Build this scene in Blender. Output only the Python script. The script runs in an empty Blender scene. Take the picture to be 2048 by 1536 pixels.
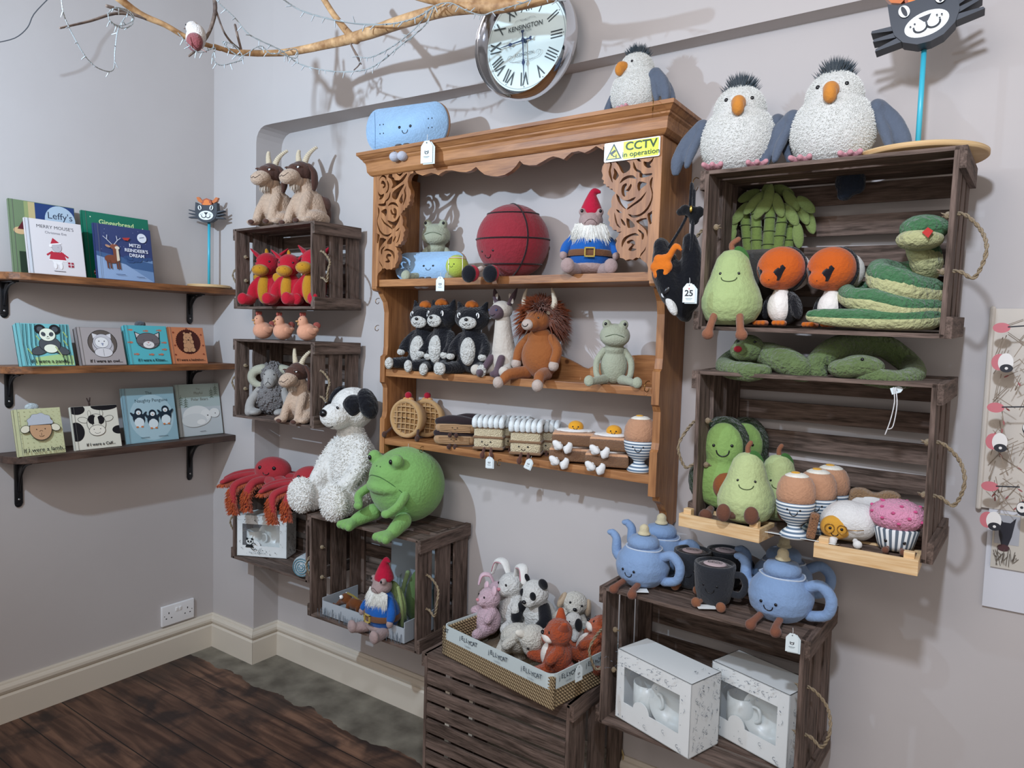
import bpy, bmesh, math, random
from mathutils import Vector, Matrix, Euler
from mathutils.bvhtree import BVHTree
from math import sin, cos, pi, radians as R_
random.seed(7)
SC = bpy.context.scene
COL = SC.collection
# ------------------------------------------------------------------ camera
FPX, YAW, PITCH, ROLL = 1420.5, -.6009, -.066, .0296
CAM = Vector((2.8623, -1.8394, 1.4267))
Fw = Vector((sin(YAW)*cos(PITCH), cos(YAW)*cos(PITCH), sin(PITCH)))
R0 = Vector((cos(YAW), -sin(YAW), 0)); U0 = R0.cross(Fw)
Rt = cos(ROLL)*R0 + sin(ROLL)*U0; Up = -sin(ROLL)*R0 + cos(ROLL)*U0
cd = bpy.data.cameras.new('camera'); co = bpy.data.objects.new('camera', cd); COL.objects.link(co)
cd.sensor_width = 36; cd.lens = FPX*36/2048; cd.clip_start = .02
M = Matrix.Identity(4)
for i, a in enumerate((Rt, Up, -Fw)):
    for j in range(3): M[j][i] = a[j]
M.translation = CAM; co.matrix_world = M; SC.camera = co
# ------------------------------------------------------------------ world, lamps, exposure
W = bpy.data.worlds.new('world'); SC.world = W; W.use_nodes = True
W.node_tree.nodes['Background'].inputs[0].default_value = (1.0, .92, .88, 1)
W.node_tree.nodes['Background'].inputs[1].default_value = .70
def lamp(name, kind, loc, energy, col, size=.1, target=None, spot=None):
    l = bpy.data.lights.new(name, kind); l.energy = energy; l.color = col
    if kind == 'AREA': l.size = size
    else: l.shadow_soft_size = size
    if spot: l.spot_size = spot; l.spot_blend = .6
    o = bpy.data.objects.new(name, l); COL.objects.link(o); o.location = loc
    if target is not None:
        o.rotation_euler = (Vector(target)-Vector(loc)).to_track_quat('-Z', 'Y').to_euler()
    return o
lamp('ceiling_spot', 'SPOT', (.97, -1.86, 2.2), 140, (.62, .80, 1), .02, (.62, -.1, 1.85), R_(128)).data.spot_blend = 1
lamp('ceiling_spot_right', 'SPOT', (2.75, -1.6, 2.3), 92, (.76, .85, 1), .05, (2.9, .1, 1.2), R_(128)).data.spot_blend = 1
lamp('soft_front_fill', 'AREA', (2.1, -2.3, 2.45), 16, (1, .93, .90), .9, (1.8, .1, 1.5))  # added fill light without a visible source, softens and warms the shadows
SC.view_settings.view_transform = 'Standard'; SC.view_settings.look = 'None'
SC.view_settings.gamma = 1; SC.view_settings.use_curve_mapping = False
SC.view_settings.exposure = 0
# ------------------------------------------------------------------ photo geometry
def ray(u, v): return Fw + Rt*((u-1024)/FPX) - Up*((v-768)/FPX)
def at(u, v, x=None, y=None, z=None):
    d = ray(u, v)
    t = (x-CAM.x)/d.x if x is not None else (y-CAM.y)/d.y if y is not None else (z-CAM.z)/d.z
    return CAM + d*t
def depth(p): return (p-CAM).dot(Fw)
def mpp(p): return depth(p)/FPX
# ------------------------------------------------------------------ materials
def lin(c):
    c = c.lstrip('#'); o = []
    for i in (0, 2, 4):
        v = int(c[i:i+2], 16)/255
        o.append(v/12.92 if v <= .04045 else ((v+.055)/1.055)**2.4)
    return (*o, 1)
MATS = {}
def nodes(name):
    m = bpy.data.materials.new(name); m.use_nodes = True
    nt = m.node_tree; return m, nt, nt.nodes['Principled BSDF']
def mat(col, kind='plush', sc=28, amt=None, rough=None):
    """procedural material by kind: plush, fur, cloth, paper, gloss, metal, plastic"""
    key = (col, kind, sc, amt, rough)
    if key in MATS: return MATS[key]
    m, nt, b = nodes(kind+'_'+col.strip('#'))
    N, L = nt.nodes, nt.links
    c = lin(col)
    tc = N.new('ShaderNodeTexCoord')
    nz = N.new('ShaderNodeTexNoise'); L.new(tc.outputs['Object'], nz.inputs[0])
    mix = N.new('ShaderNodeMix'); mix.data_type = 'RGBA'
    mix.inputs['A'].default_value = c
    var = {'plush': .16, 'fur': .3, 'cloth': .12, 'paper': .03, 'gloss': .02, 'metal': .05, 'plastic': .02}[kind]
    mix.inputs['B'].default_value = (*[x*(1-var) for x in c[:3]], 1)
    L.new(nz.outputs[0], mix.inputs['Factor']); L.new(mix.outputs['Result'], b.inputs['Base Color'])
    b.inputs['Roughness'].default_value = rough if rough is not None else {'plush': .9, 'fur': .95, 'cloth': .9, 'paper': .6, 'gloss': .25, 'metal': .18, 'plastic': .45}[kind]
    if kind in ('plush', 'fur', 'cloth'):
        nz.inputs['Scale'].default_value = sc*(.5 if kind == 'plush' else 1)
        n2 = N.new('ShaderNodeTexNoise'); n2.inputs['Scale'].default_value = sc*(1.6 if kind != 'cloth' else 3); n2.inputs['Detail'].default_value = 5
        L.new(tc.outputs['Object'], n2.inputs[0])
        bp = N.new('ShaderNodeBump'); bp.inputs['Strength'].default_value = amt if amt is not None else {'plush': .22, 'fur': .45, 'cloth': .3}[kind]
        bp.inputs['Distance'].default_value = .015 if kind != 'fur' else .03
        L.new(n2.outputs[0], bp.inputs['Height']); L.new(bp.outputs[0], b.inputs['Normal'])
        b.inputs['Sheen Weight'].default_value = .25; b.inputs['Sheen Roughness'].default_value = .5
        b.inputs['Specular IOR Level'].default_value = .15
    if kind == 'metal': b.inputs['Metallic'].default_value = 1
    MATS[key] = m; return m
def wood(name, c1, c2, scale=(1, 12, 12), rough=.55, bump=.15, knots=False):
    if name in MATS: return MATS[name]
    m, nt, b = nodes(name); N, L = nt.nodes, nt.links
    tc = N.new('ShaderNodeTexCoord'); mp = N.new('ShaderNodeMapping'); mp.inputs['Scale'].default_value = scale
    L.new(tc.outputs['Object'], mp.inputs[0])
    nz = N.new('ShaderNodeTexNoise'); nz.inputs['Scale'].default_value = 3; nz.inputs['Detail'].default_value = 8; nz.inputs['Distortion'].default_value = .6
    L.new(mp.outputs[0], nz.inputs[0])
    wv = N.new('ShaderNodeTexNoise'); wv.inputs['Scale'].default_value = 14; wv.inputs['Detail'].default_value = 4
    L.new(mp.outputs[0], wv.inputs[0])
    ad = N.new('ShaderNodeMath'); ad.operation = 'MULTIPLY_ADD'; ad.inputs[1].default_value = .5; L.new(wv.outputs[0], ad.inputs[0]); L.new(nz.outputs[0], ad.inputs[2])
    rp = N.new('ShaderNodeValToRGB'); L.new(ad.outputs[0], rp.inputs[0])
    rp.color_ramp.elements[0].position = .55; rp.color_ramp.elements[0].color = lin(c1)
    rp.color_ramp.elements[1].position = .95; rp.color_ramp.elements[1].color = lin(c2)
    out = rp.outputs[0]
    if knots:
        vo = N.new('ShaderNodeTexVoronoi'); vo.inputs['Scale'].default_value = 5.5; L.new(tc.outputs['Object'], vo.inputs[0])
        r2 = N.new('ShaderNodeValToRGB'); r2.color_ramp.elements[0].position = .03; r2.color_ramp.elements[1].position = .055
        r2.color_ramp.elements[0].color = (.35, .28, .25, 1); r2.color_ramp.elements[1].color = (1, 1, 1, 1)
        L.new(vo.outputs['Distance'], r2.inputs[0])
        mx = N.new('ShaderNodeMix'); mx.data_type = 'RGBA'; mx.blend_type = 'MULTIPLY'; mx.inputs['Factor'].default_value = 1
        L.new(out, mx.inputs['A']); L.new(r2.outputs[0], mx.inputs['B']); out = mx.outputs['Result']
    L.new(out, b.inputs['Base Color']); b.inputs['Roughness'].default_value = rough
    bp = N.new('ShaderNodeBump'); bp.inputs['Strength'].default_value = bump; bp.inputs['Distance'].default_value = .004
    L.new(ad.outputs[0], bp.inputs['Height']); L.new(bp.outputs[0], b.inputs['Normal'])
    MATS[name] = m; return m
PINE = wood('pine_wood', '#7c4f2c', '#ae7a4c', (1.2, 14, 14), .45, .12, True)
PINEV = wood('pine_wood_upright', '#7c4f2c', '#ae7a4c', (14, 14, 1.2), .45, .12, True)
CRATE = wood('weathered_dark_wood', '#35281f', '#77645a', (2, 20, 20), .85, .5)
CRATEV = wood('weathered_dark_wood_upright', '#35281f', '#77645a', (20, 20, 2), .85, .5)
CRATEY = wood('weathered_dark_wood_deep', '#35281f', '#77645a', (20, 2, 20), .85, .5)
SHELFW = wood('brown_shelf_wood', '#4a2c1a', '#93603a', (14, 1.2, 14), .45, .2)
LIGHTW = wood('light_tray_wood', '#c9a06c', '#e6cba0', (1.5, 12, 22), .6, .1)
# ------------------------------------------------------------------ mesh builder
class B:
    def __init__(s): s.bm = bmesh.new(); s.bvh = None
    def add(s, verts, faces, M=None, mi=0):
        vs = [s.bm.verts.new(M @ Vector(v) if M else Vector(v)) for v in verts]
        for f in faces:
            try: s.bm.faces.new([vs[i] for i in f]).material_index = mi
            except ValueError: pass
        return vs
    def e(s, c, r, rot=(0, 0, 0), n=3):
        if not hasattr(r, '__len__'): r = (r, r, r)
        M = Matrix.Translation(c) @ Euler([R_(a) for a in rot]).to_matrix().to_4x4() @ Matrix.Diagonal((*r, 1))
        bmesh.ops.create_icosphere(s.bm, subdivisions=n, radius=1, matrix=M); return s
    def t(s, pts, rad, n=12, caps=True, flat=1.0, fx=None):
        """smooth tube through points with radii, rounded ends"""
        pts = [Vector(p) for p in pts]
        if not hasattr(rad, '__len__'): rad = [rad]*len(pts)
        P, Q = [], []
        m = len(pts)
        if m == 2: P, Q = pts[:], list(rad)
        else:
            for i in range(m-1):
                a, b, c, d = pts[max(i-1, 0)], pts[i], pts[i+1], pts[min(i+2, m-1)]
                for k in range(4):
                    u = k/4
                    P.append(.5*((2*b)+(c-a)*u+(2*a-5*b+4*c-d)*u*u+(3*b-a-3*c+d)*u**3)); Q.append(rad[i]*(1-u)+rad[i+1]*u)
            P.append(pts[-1]); Q.append(rad[-1])
        if caps:
            d0 = (P[0]-P[1]).normalized(); d1 = (P[-1]-P[-2]).normalized()
            A, B_, C_, D_ = [], [], [], []
            for a in (80, 50, 25):
                A.append(P[0]+d0*Q[0]*sin(R_(a))); B_.append(Q[0]*cos(R_(a)))
            for a in (25, 50, 80):
                C_.append(P[-1]+d1*Q[-1]*sin(R_(a))); D_.append(Q[-1]*cos(R_(a)))
            P = A+P+C_; Q = B_+Q+D_
        rings = []; nrm = None
        for i, p in enumerate(P):
            d = (P[min(i+1, len(P)-1)]-P[max(i-1, 0)])
            if d.length < 1e-9: d = Vector((0, 0, 1))
            d.normalize()
            if nrm is None:
                nrm = d.cross(Vector((0, 0, 1)) if abs(d.z) < .9 else Vector((1, 0, 0))).normalized()
            else:
                nrm = (nrm - d*nrm.dot(d)).normalized()
            bn = d.cross(nrm)
            rings.append([s.bm.verts.new(p+(nrm*cos(2*pi*k/n)+bn*sin(2*pi*k/n)*flat)*Q[i]) for k in range(n)])
        for a, b in zip(rings, rings[1:]):
            for k in range(n): s.bm.faces.new((a[k], a[(k+1) % n], b[(k+1) % n], b[k]))
        s.bm.faces.new(rings[0][::-1]); s.bm.faces.new(rings[-1]); return s
    def box(s, c, d, rot=(0, 0, 0), bev=0, mi=0):
        M = Matrix.Translation(c) @ Euler([R_(a) for a in rot]).to_matrix().to_4x4() @ Matrix.Diagonal((*d, 1))
        r = bmesh.ops.create_cube(s.bm, size=1, matrix=M)
        fs = {f for v in r['verts'] for f in v.link_faces}
        for f in fs: f.material_index = mi
        if bev:
            es = list({e for v in r['verts'] for e in v.link_edges})
            bmesh.ops.bevel(s.bm, geom=es, offset=bev, segments=2, affect='EDGES', profile=.7)
        return s
    def lathe(s, prof, c=(0, 0, 0), n=32, rot=(0, 0, 0), sx=1, sy=1):
        M = Matrix.Translation(c) @ Euler([R_(a) for a in rot]).to_matrix().to_4x4()
        rings = []
        for r, z in prof:
            if r < 1e-6: rings.append([s.bm.verts.new(M @ Vector((0, 0, z)))])
            else: rings.append([s.bm.verts.new(M @ Vector((r*sx*cos(2*pi*k/n), r*sy*sin(2*pi*k/n), z))) for k in range(n)])
        for a, b in zip(rings, rings[1:]):
            for k in range(n):
                k2 = (k+1) % n
                f = [a[k % len(a)], a[k2 % len(a)], b[k2 % len(b)], b[k % len(b)]]
                f = list(dict.fromkeys(f))
                if len(f) > 2: s.bm.faces.new(f)
        return s
    def prism(s, pts, y0, y1, M=None, mi=0):
        """outline in x,z extruded from y0 (front) to y1"""
        n = len(pts)
        v = [(p[0], y0, p[1]) for p in pts]+[(p[0], y1, p[1]) for p in pts]
        f = [list(range(n)), list(range(2*n-1, n-1, -1))]+[(i, i+n, (i+1) % n+n, (i+1) % n) for i in range(n)]
        s.add(v, f, M, mi); return s
    def spike(s, p, d, L, w, bend=(0, 0, 0), n=4):
        p = Vector(p); d = Vector(d).normalized(); a = d.cross(Vector((.3, .5, .8))).normalized(); b = d.cross(a)
        m = p+d*L*.5+Vector(bend)*L*.15; q = p+d*L+Vector(bend)*L*.6
        r0 = [s.bm.verts.new(p+(a*cos(2*pi*k/n)+b*sin(2*pi*k/n))*w) for k in range(n)]
        r1 = [s.bm.verts.new(m+(a*cos(2*pi*k/n)+b*sin(2*pi*k/n))*w*.7) for k in range(n)]
        t = s.bm.verts.new(q)
        for k in range(n):
            k2 = (k+1) % n
            s.bm.faces.new((r0[k], r0[k2], r1[k2], r1[k])); s.bm.faces.new((r1[k], r1[k2], t))
        return s
    def tree(s):
        s.bvh = BVHTree.FromBMesh(s.bm); return s.bvh
RNG = random.Random(3)
CLOUD = {}
def cloud(sz):
    if sz not in CLOUD:
        t = bpy.data.textures.new('fluff', 'CLOUDS'); t.noise_scale = sz; t.noise_depth = 2; CLOUD[sz] = t
    return CLOUD[sz]
def obj(name, b, m, parent=None, vox=0, sm=0, fluff=0, fsz=.05, smooth=True, sub=0):
    b.tree()
    bmesh.ops.recalc_face_normals(b.bm, faces=b.bm.faces[:])
    me = bpy.data.meshes.new(name); b.bm.to_mesh(me)
    b.bm.free()
    for mm in (m if isinstance(m, (list, tuple)) else [m]): me.materials.append(mm)
    if smooth:
        me.polygons.foreach_set('use_smooth', [True]*len(me.polygons))
    o = bpy.data.objects.new(name, me); COL.objects.link(o)
    if parent is not None: o.parent = parent
    if vox:
        r = o.modifiers.new('blend', 'REMESH'); r.mode = 'VOXEL'; r.voxel_size = vox; r.use_smooth_shade = True
        if sm:
            k = o.modifiers.new('soft', 'SMOOTH'); k.iterations = sm; k.factor = .6
    if sub:
        k = o.modifiers.new('sub', 'SUBSURF'); k.levels = k.render_levels = sub
    if fluff:
        d = o.modifiers.new('pile', 'DISPLACE'); d.texture = cloud(fsz); d.strength = fluff*.6; d.mid_level = .5; d.texture_coords = 'LOCAL'
    return o
def fleece(par, tr, c, r_, n, L, w, m, name='fleece', zmin=-1, skip=None):
    """short pile: fine tufts standing on the surface around an ellipsoid"""
    b = B()
    for i in range(n):
        z = RNG.uniform(zmin, 1); a = RNG.uniform(0, 2*pi); q = math.sqrt(1-z*z); d = Vector((q*cos(a), q*sin(a), z))
        o = Vector(c)+Vector((d.x*r_[0], d.y*r_[1], d.z*r_[2]))*1.6
        h = tr.ray_cast(o, (Vector(c)-o).normalized())
        if h[0] is None or (skip and skip(h[0])): continue
        b.spike(h[0]-h[1]*w, h[1]+Vector((RNG.uniform(-.5, .5), RNG.uniform(-.5, .5), RNG.uniform(-.8, .1))), RNG.uniform(.6, 1.2)*L, w, n=3)
    return obj(name, b, m, par, smooth=False)
def root(name): 
    o = bpy.data.objects.new(name, None); COL.objects.link(o); o.empty_display_size = .02; return o
def tag(o, label, cat, group=None, kind=None):
    if label: o['label'] = label
    if cat: o['category'] = cat
    if group: o['group'] = group
    if kind: o['kind'] = kind
    return o
def dup(r):
    c = r.copy(); COL.objects.link(c)
    for ch in list(r.children):
        k = ch.copy(); COL.objects.link(k); k.parent = c
        for g in list(ch.children):
            d = g.copy(); COL.objects.link(d); d.parent = k
    return c
def put(o, label, cat, u, v, Y, hpx, z=None, rz=0, group=None, rx=0, ry=0, dz=0):
    """stand a unit-height thing at photo pixel u,v on depth plane Y (surface height z)"""
    p = at(u, v, y=Y)
    s = hpx*mpp(p)
    if z is not None: p.z = z
    o.location = p + Vector((0, 0, dz)); o.scale = (s, s, s); o.rotation_euler = (R_(rx), R_(ry), R_(rz))
    return tag(o, label, cat, group)
BLK = mat('#0b0c12', 'gloss'); WHT = mat('#f2f2f0', 'gloss')
def hitp(tr, x, z, rz=0, c=(0, 0, 0), rx=0):
    Mx = Matrix.Translation(c) @ Euler((R_(rx), 0, R_(rz))).to_matrix().to_4x4()
    o = Mx @ Vector((x, -3, z)); d = (Mx @ Vector((x, 0, z))-o).normalized()
    h = tr.ray_cast(o, d)
    return (h[0], h[1]) if h[0] is not None else (Mx @ Vector((x, -.2, z)), -d)
def eye(par, tr, x, z, r, rz=0, c=(0, 0, 0), rx=0, m=None, fl=.6):
    p, n = hitp(tr, x, z, rz, c, rx)
    b = B(); b.e((0, 0, 0), (r, r*fl, r), n=2)
    o = obj('eye', b, m or BLK, par); o.location = p
    o.rotation_euler = (R_(rx), 0, R_(rz)); return o
def smile(par, tr, pts, r, rz=0, c=(0, 0, 0), rx=0, m=None, name='mouth'):
    P = []
    for x, z in pts: P.append(hitp(tr, x, z, rz, c, rx)[0])
    b = B(); b.t(P, r, n=6); return obj(name, b, m or BLK, par)
def arc(cx, cz, w, h, n=7):
    return [(cx+w*cos(pi+pi*i/(n-1)), cz+h*sin(pi+pi*i/(n-1))) for i in range(n)]
# ------------------------------------------------------------------ flat artwork and lettering
def text_mesh(s, size=1, bold=0, shear=0, spacing=1, ext=0):
    c = bpy.data.curves.new('lettering', 'FONT'); c.body = s; c.size = size; c.align_x = 'CENTER'; c.align_y = 'CENTER'
    c.offset = bold; c.shear = shear; c.space_character = spacing; c.extrude = ext; c.resolution_u = 3
    o = bpy.data.objects.new('lettering', c); COL.objects.link(o)
    bpy.context.view_layer.update()
    me = bpy.data.meshes.new_from_object(o.evaluated_get(bpy.context.evaluated_depsgraph_get()))
    bpy.data.objects.remove(o); bpy.data.curves.remove(c)
    vs = [v.co.copy() for v in me.vertices]; fs = [tuple(p.vertices) for p in me.polygons]
    bpy.data.meshes.remove(me); return vs, fs
class Art:
    """layered flat artwork in the x,z plane facing -y; one mesh, one material per colour"""
    def __init__(s, step=.0003): s.b = B(); s.m = []; s.y = 0; s.step = step; s.clip = None
    def mi(s, c):
        if c not in s.m: s.m.append(c)
        return s.m.index(c)
    def poly(s, pts, c):
        s.y -= s.step
        if s.clip:
            for ax, lim, sg in ((0, s.clip[0], 1), (0, s.clip[2], -1), (1, s.clip[1], 1), (1, s.clip[3], -1)):
                o = []; ins = lambda p: (p[ax]-lim)*sg >= 0
                for a, b in zip(pts, pts[1:]+pts[:1]):
                    if ins(a): o.append(a)
                    if ins(a) != ins(b):
                        t = (lim-a[ax])/(b[ax]-a[ax]); o.append((a[0]+(b[0]-a[0])*t, a[1]+(b[1]-a[1])*t))
                pts = o
                if len(pts) < 3: return s
        s.b.add([(x, s.y, z) for x, z in pts], [range(len(pts))], None, s.mi(c)); return s
    def ell(s, cx, cz, rx, rz, c, rot=0, a0=0, a1=360, n=28):
        k = R_(rot); P = []
        for i in range(n if a1-a0 >= 360 else n+1):
            a = R_(a0+(a1-a0)*i/n); x, z = rx*cos(a), rz*sin(a)
            P.append((cx+x*cos(k)-z*sin(k), cz+x*sin(k)+z*cos(k)))
        return s.poly(P, c)
    def out(s, cx, cz, rx, rz, c, oc='#15181c', w=.008, rot=0):
        s.ell(cx, cz, rx+w, rz+w, oc, rot); return s.ell(cx, cz, rx, rz, c, rot)
    def rect(s, x0, z0, x1, z1, c): return s.poly([(x0, z0), (x1, z0), (x1, z1), (x0, z1)], c)
    def line(s, pts, w, c):
        s.y -= s.step
        for a, b in zip(pts, pts[1:]):
            dx, dz = b[0]-a[0], b[1]-a[1]; l = math.hypot(dx, dz) or 1; nx, nz = -dz/l*w/2, dx/l*w/2; ex, ez = dx/l*w*.3, dz/l*w*.3
            s.b.add([(a[0]+nx-ex, s.y, a[1]+nz-ez), (a[0]-nx-ex, s.y, a[1]-nz-ez), (b[0]-nx+ex, s.y, b[1]-nz+ez), (b[0]+nx+ex, s.y, b[1]+nz+ez)], [(0, 1, 2, 3)], None, s.mi(c))
        return s
    def curve(s, cx, cz, rx, rz, a0, a1, w, c, n=14):
        return s.line([(cx+rx*cos(R_(a0+(a1-a0)*i/n)), cz+rz*sin(R_(a0+(a1-a0)*i/n))) for i in range(n+1)], w, c)
    def text(s, t, cx, cz, size, c, rot=0, bold=0, sx=1, shear=0, sp=1):
        s.y -= s.step; vs, fs = text_mesh(t, size, bold, shear, sp); k = R_(rot)
        s.b.add([(cx+v.x*sx*cos(k)-v.y*sin(k), s.y, cz+v.x*sx*sin(k)+v.y*cos(k)) for v in vs], fs, None, s.mi(c)); return s
    def make(s, name, parent, kind='paper', loc=(0, 0, 0), rot=(0, 0, 0), rough=None):
        for f in s.b.bm.faces: 
            f.normal_update()
        me = bpy.data.meshes.new(name); s.b.bm.to_mesh(me); s.b.bm.free()
        for c in s.m: me.materials.append(mat(c, kind, rough=rough))
        o = bpy.data.objects.new(name, me); COL.objects.link(o); o.parent = parent; o.location = loc; o.rotation_euler = [R_(a) for a in rot]; return o
def holed(outer, holes, y0, y1, name, m, parent=None):
    """flat board with cut-outs: outlines in x,z, thickness y0..y1"""
    c = bpy.data.curves.new(name, 'CURVE'); c.dimensions = '2D'; c.fill_mode = 'BOTH'; c.extrude = abs(y1-y0)/2
    for P in [outer]+holes:
        sp = c.splines.new('POLY'); sp.points.add(len(P)-1); sp.use_cyclic_u = True
        for i, (x, z) in enumerate(P): sp.points[i].co = (x, z, 0, 1)
    o = bpy.data.objects.new(name, c); COL.objects.link(o); bpy.context.view_layer.update()
    me = bpy.data.meshes.new_from_object(o.evaluated_get(bpy.context.evaluated_depsgraph_get()))
    bpy.data.objects.remove(o)
    me.transform(Matrix(((1, 0, 0, 0), (0, 0, -1, (y0+y1)/2), (0, 1, 0, 0), (0, 0, 0, 1))))
    me.name = name; me.materials.clear(); me.materials.append(m)
    o = bpy.data.objects.new(name, me); COL.objects.link(o); o.parent = parent; return o
def smoothpts(P, k=3):
    out = []; n = len(P)
    for i in range(n):
        a, b, c, d = [Vector(P[(i+j) % n]) for j in (-1, 0, 1, 2)]
        for q in range(k):
            u = q/k; v = .5*((2*b)+(c-a)*u+(2*a-5*b+4*c-d)*u*u+(3*b-a-3*c+d)*u**3); out.append((v.x, v.y))
    return out
# ================================================================== the room
RW = .1245   # recessed wall plane
def wallmat(name, c1, c2, sc=1.2):
    m, nt, b = nodes(name); N, L = nt.nodes, nt.links
    tc = N.new('ShaderNodeTexCoord'); nz = N.new('ShaderNodeTexNoise'); nz.inputs['Scale'].default_value = sc; nz.inputs['Detail'].default_value = 6
    L.new(tc.outputs['Object'], nz.inputs[0])
    rp = N.new('ShaderNodeValToRGB'); rp.color_ramp.elements[0].position = .35; rp.color_ramp.elements[1].position = .65
    rp.color_ramp.elements[0].color = lin(c1); rp.color_ramp.elements[1].color = lin(c2)
    L.new(nz.outputs[0], rp.inputs[0]); L.new(rp.outputs[0], b.inputs['Base Color']); b.inputs['Roughness'].default_value = .75
    n2 = N.new('ShaderNodeTexNoise'); n2.inputs['Scale'].default_value = 9; n2.inputs['Detail'].default_value = 8; L.new(tc.outputs['Object'], n2.inputs[0])
    bp = N.new('ShaderNodeBump'); bp.inputs['Strength'].default_value = .12; bp.inputs['Distance'].default_value = .01
    L.new(n2.outputs[0], bp.inputs['Height']); L.new(bp.outputs[0], b.inputs['Normal']); b.inputs['Specular IOR Level'].default_value = .3
    return m
WALL = wallmat('painted_plaster', '#b9b3b1', '#bfbab8')
def struct(name, b, m, smooth=False):
    o = obj(name, b, m, smooth=smooth); o['kind'] = 'structure'; return o
TOP = 2.95
b = B(); b.box((-.05, -1.6, TOP/2), (.1, 3.6, TOP)); struct('wall_left', b, WALL)
# back wall with the recess: pilaster on the left, lintel above with a rounded corner
b = B()
b.box((2.4, RW+.05, TOP/2), (4.9, .1, TOP))
ZS = 2.252
W_ = .2955
out = [(0, 0), (W_, 0)]
rr = .06
out += [(W_, ZS-rr)]+[(W_+rr-rr*cos(R_(a)), ZS-rr+rr*sin(R_(a))) for a in (20, 40, 60, 80)]+[(W_+rr, ZS), (4.8, ZS), (4.8, TOP), (0, TOP)]
n = len(out); yl = lambda x: 0 if x < .4 else .06*min(1, (x-.4)/1.1)
# the old lintel runs slightly out of true
F_out = [(0, 0), (W_, 0), (W_, ZS-rr)]
pts = F_out+out[3:7]+[(W_+rr, ZS)]+[(.4+1.1*i/4, ZS) for i in range(1, 5)]+[(4.8, ZS), (4.8, TOP)]+[(.4+1.1*i/4, TOP) for i in range(4, -1, -1)]+[(0, TOP)]
top = [p for p in pts if p[1] >= ZS-rr-1e-6]
v = [(x, yl(x), z) for x, z in pts]+[(x, RW+.001, z) for x, z in pts]; n = len(pts)
fs = [(i, i+n, (i+1) % n+n, (i+1) % n) for i in range(n)]
b.add(v, fs)
# front skin
xs = sorted({round(x, 5) for x, z in pts if x >= W_-1e-6})
def zb(x):
    if x <= W_+1e-6: return ZS-rr
    if x < W_+rr: return ZS-rr+math.sqrt(max(0, rr*rr-(W_+rr-x)**2))
    return ZS
b.add([(0, 0, 0), (W_, 0, 0), (W_, 0, TOP), (0, 0, TOP)], [(0, 1, 2, 3)])
for x0, x1 in zip(xs, xs[1:]):
    b.add([(x0, yl(x0), zb(x0)), (x1, yl(x1), zb(x1)), (x1, yl(x1), TOP), (x0, yl(x0), TOP)], [(0, 1, 2, 3)])
struct('wall_back', b, WALL)
b = B(); b.box((2.4, -1.6, TOP+.04), (4.9, 3.6, .08)); struct('ceiling', b, wallmat('ceiling_paint', '#d8d6d2', '#dedcd8'))
# floorboards
m, nt, bs = nodes('old_floorboards'); N, L = nt.nodes, nt.links
tc = N.new('ShaderNodeTexCoord'); sep = N.new('ShaderNodeSeparateXYZ'); L.new(tc.outputs['Object'], sep.inputs[0])
def mth(op, a, b=None, c=None):
    n = N.new('ShaderNodeMath'); n.operation = op
    for i, q in enumerate((a, b, c)):
        if q is None: continue
        if isinstance(q, (int, float)): n.inputs[i].default_value = q
        else: L.new(q, n.inputs[i])
    return n.outputs[0]
def noise(sc, vec=None, det=6, dist=0):
    n = N.new('ShaderNodeTexNoise'); n.inputs['Scale'].default_value = sc; n.inputs['Detail'].default_value = det; n.inputs['Distortion'].default_value = dist
    L.new(vec or tc.outputs['Object'], n.inputs[0]); return n.outputs[0]
def ramp(f, p0, c0, p1, c1):
    r = N.new('ShaderNodeValToRGB'); r.color_ramp.elements[0].position = p0; r.color_ramp.elements[1].position = p1
    r.color_ramp.elements[0].color = c0; r.color_ramp.elements[1].color = c1; L.new(f, r.inputs[0]); return r.outputs[0]
def mixc(f, a, b, bt='MIX'):
    x = N.new('ShaderNodeMix'); x.data_type = 'RGBA'; x.blend_type = bt
    for k, q in (('Factor', f), ('A', a), ('B', b)):
        if isinstance(q, (int, float, tuple)): x.inputs[k].default_value = q
        else: L.new(q, x.inputs[k])
    return x.outputs['Result']
mp = N.new('ShaderNodeMapping'); mp.inputs['Scale'].default_value = (1.5, 16, 1); L.new(tc.outputs['Object'], mp.inputs[0])
bw = .14
br = mth('DIVIDE', mth('ADD', sep.outputs[1], .43+1.4+.07), bw); fr = mth('FRACT', br); fl = mth('FLOOR', br)
tone = mth('FRACT', mth('MULTIPLY', mth('SINE', mth('MULTIPLY', fl, 12.99)), 43758.5))
grain = noise(2.2, mp.outputs[0], 8, .5)
c = ramp(grain, .38, lin('#493226'), .66, lin('#906c56'))
c = mixc(mth('MULTIPLY', tone, .55), c, lin('#3a241c'))
st = noise(5.5, None, 5, .4); c = mixc(ramp(st, .52, (0, 0, 0, 1), .64, (.85, .85, .85, 1)), c, lin('#231a1a'))
st2 = noise(2.1, None, 4, .2); c = mixc(ramp(st2, .56, (0, 0, 0, 1), .68, (.7, .7, .7, 1)), c, lin('#2c2624'))
gap = mth('LESS_THAN', mth('ABSOLUTE', mth('SUBTRACT', fr, .5)), .486)
c = mixc(gap, lin('#120c0a'), c)
edge = mth('ADD', sep.outputs[1], mth('MULTIPLY', mth('SUBTRACT', noise(6, None, 4), .5), .12))
lft = mth('MULTIPLY', mth('LESS_THAN', sep.outputs[0], .45), mth('MULTIPLY', mth('SUBTRACT', .45, sep.outputs[0]), .0))
cem = mth('GREATER_THAN', edge, -.115)
cc = ramp(noise(9, None, 6), .35, lin('#5c564c'), .7, lin('#8a8476'))
c = mixc(cem, c, cc)
L.new(c, bs.inputs['Base Color']); bs.inputs['Roughness'].default_value = .6
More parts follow.
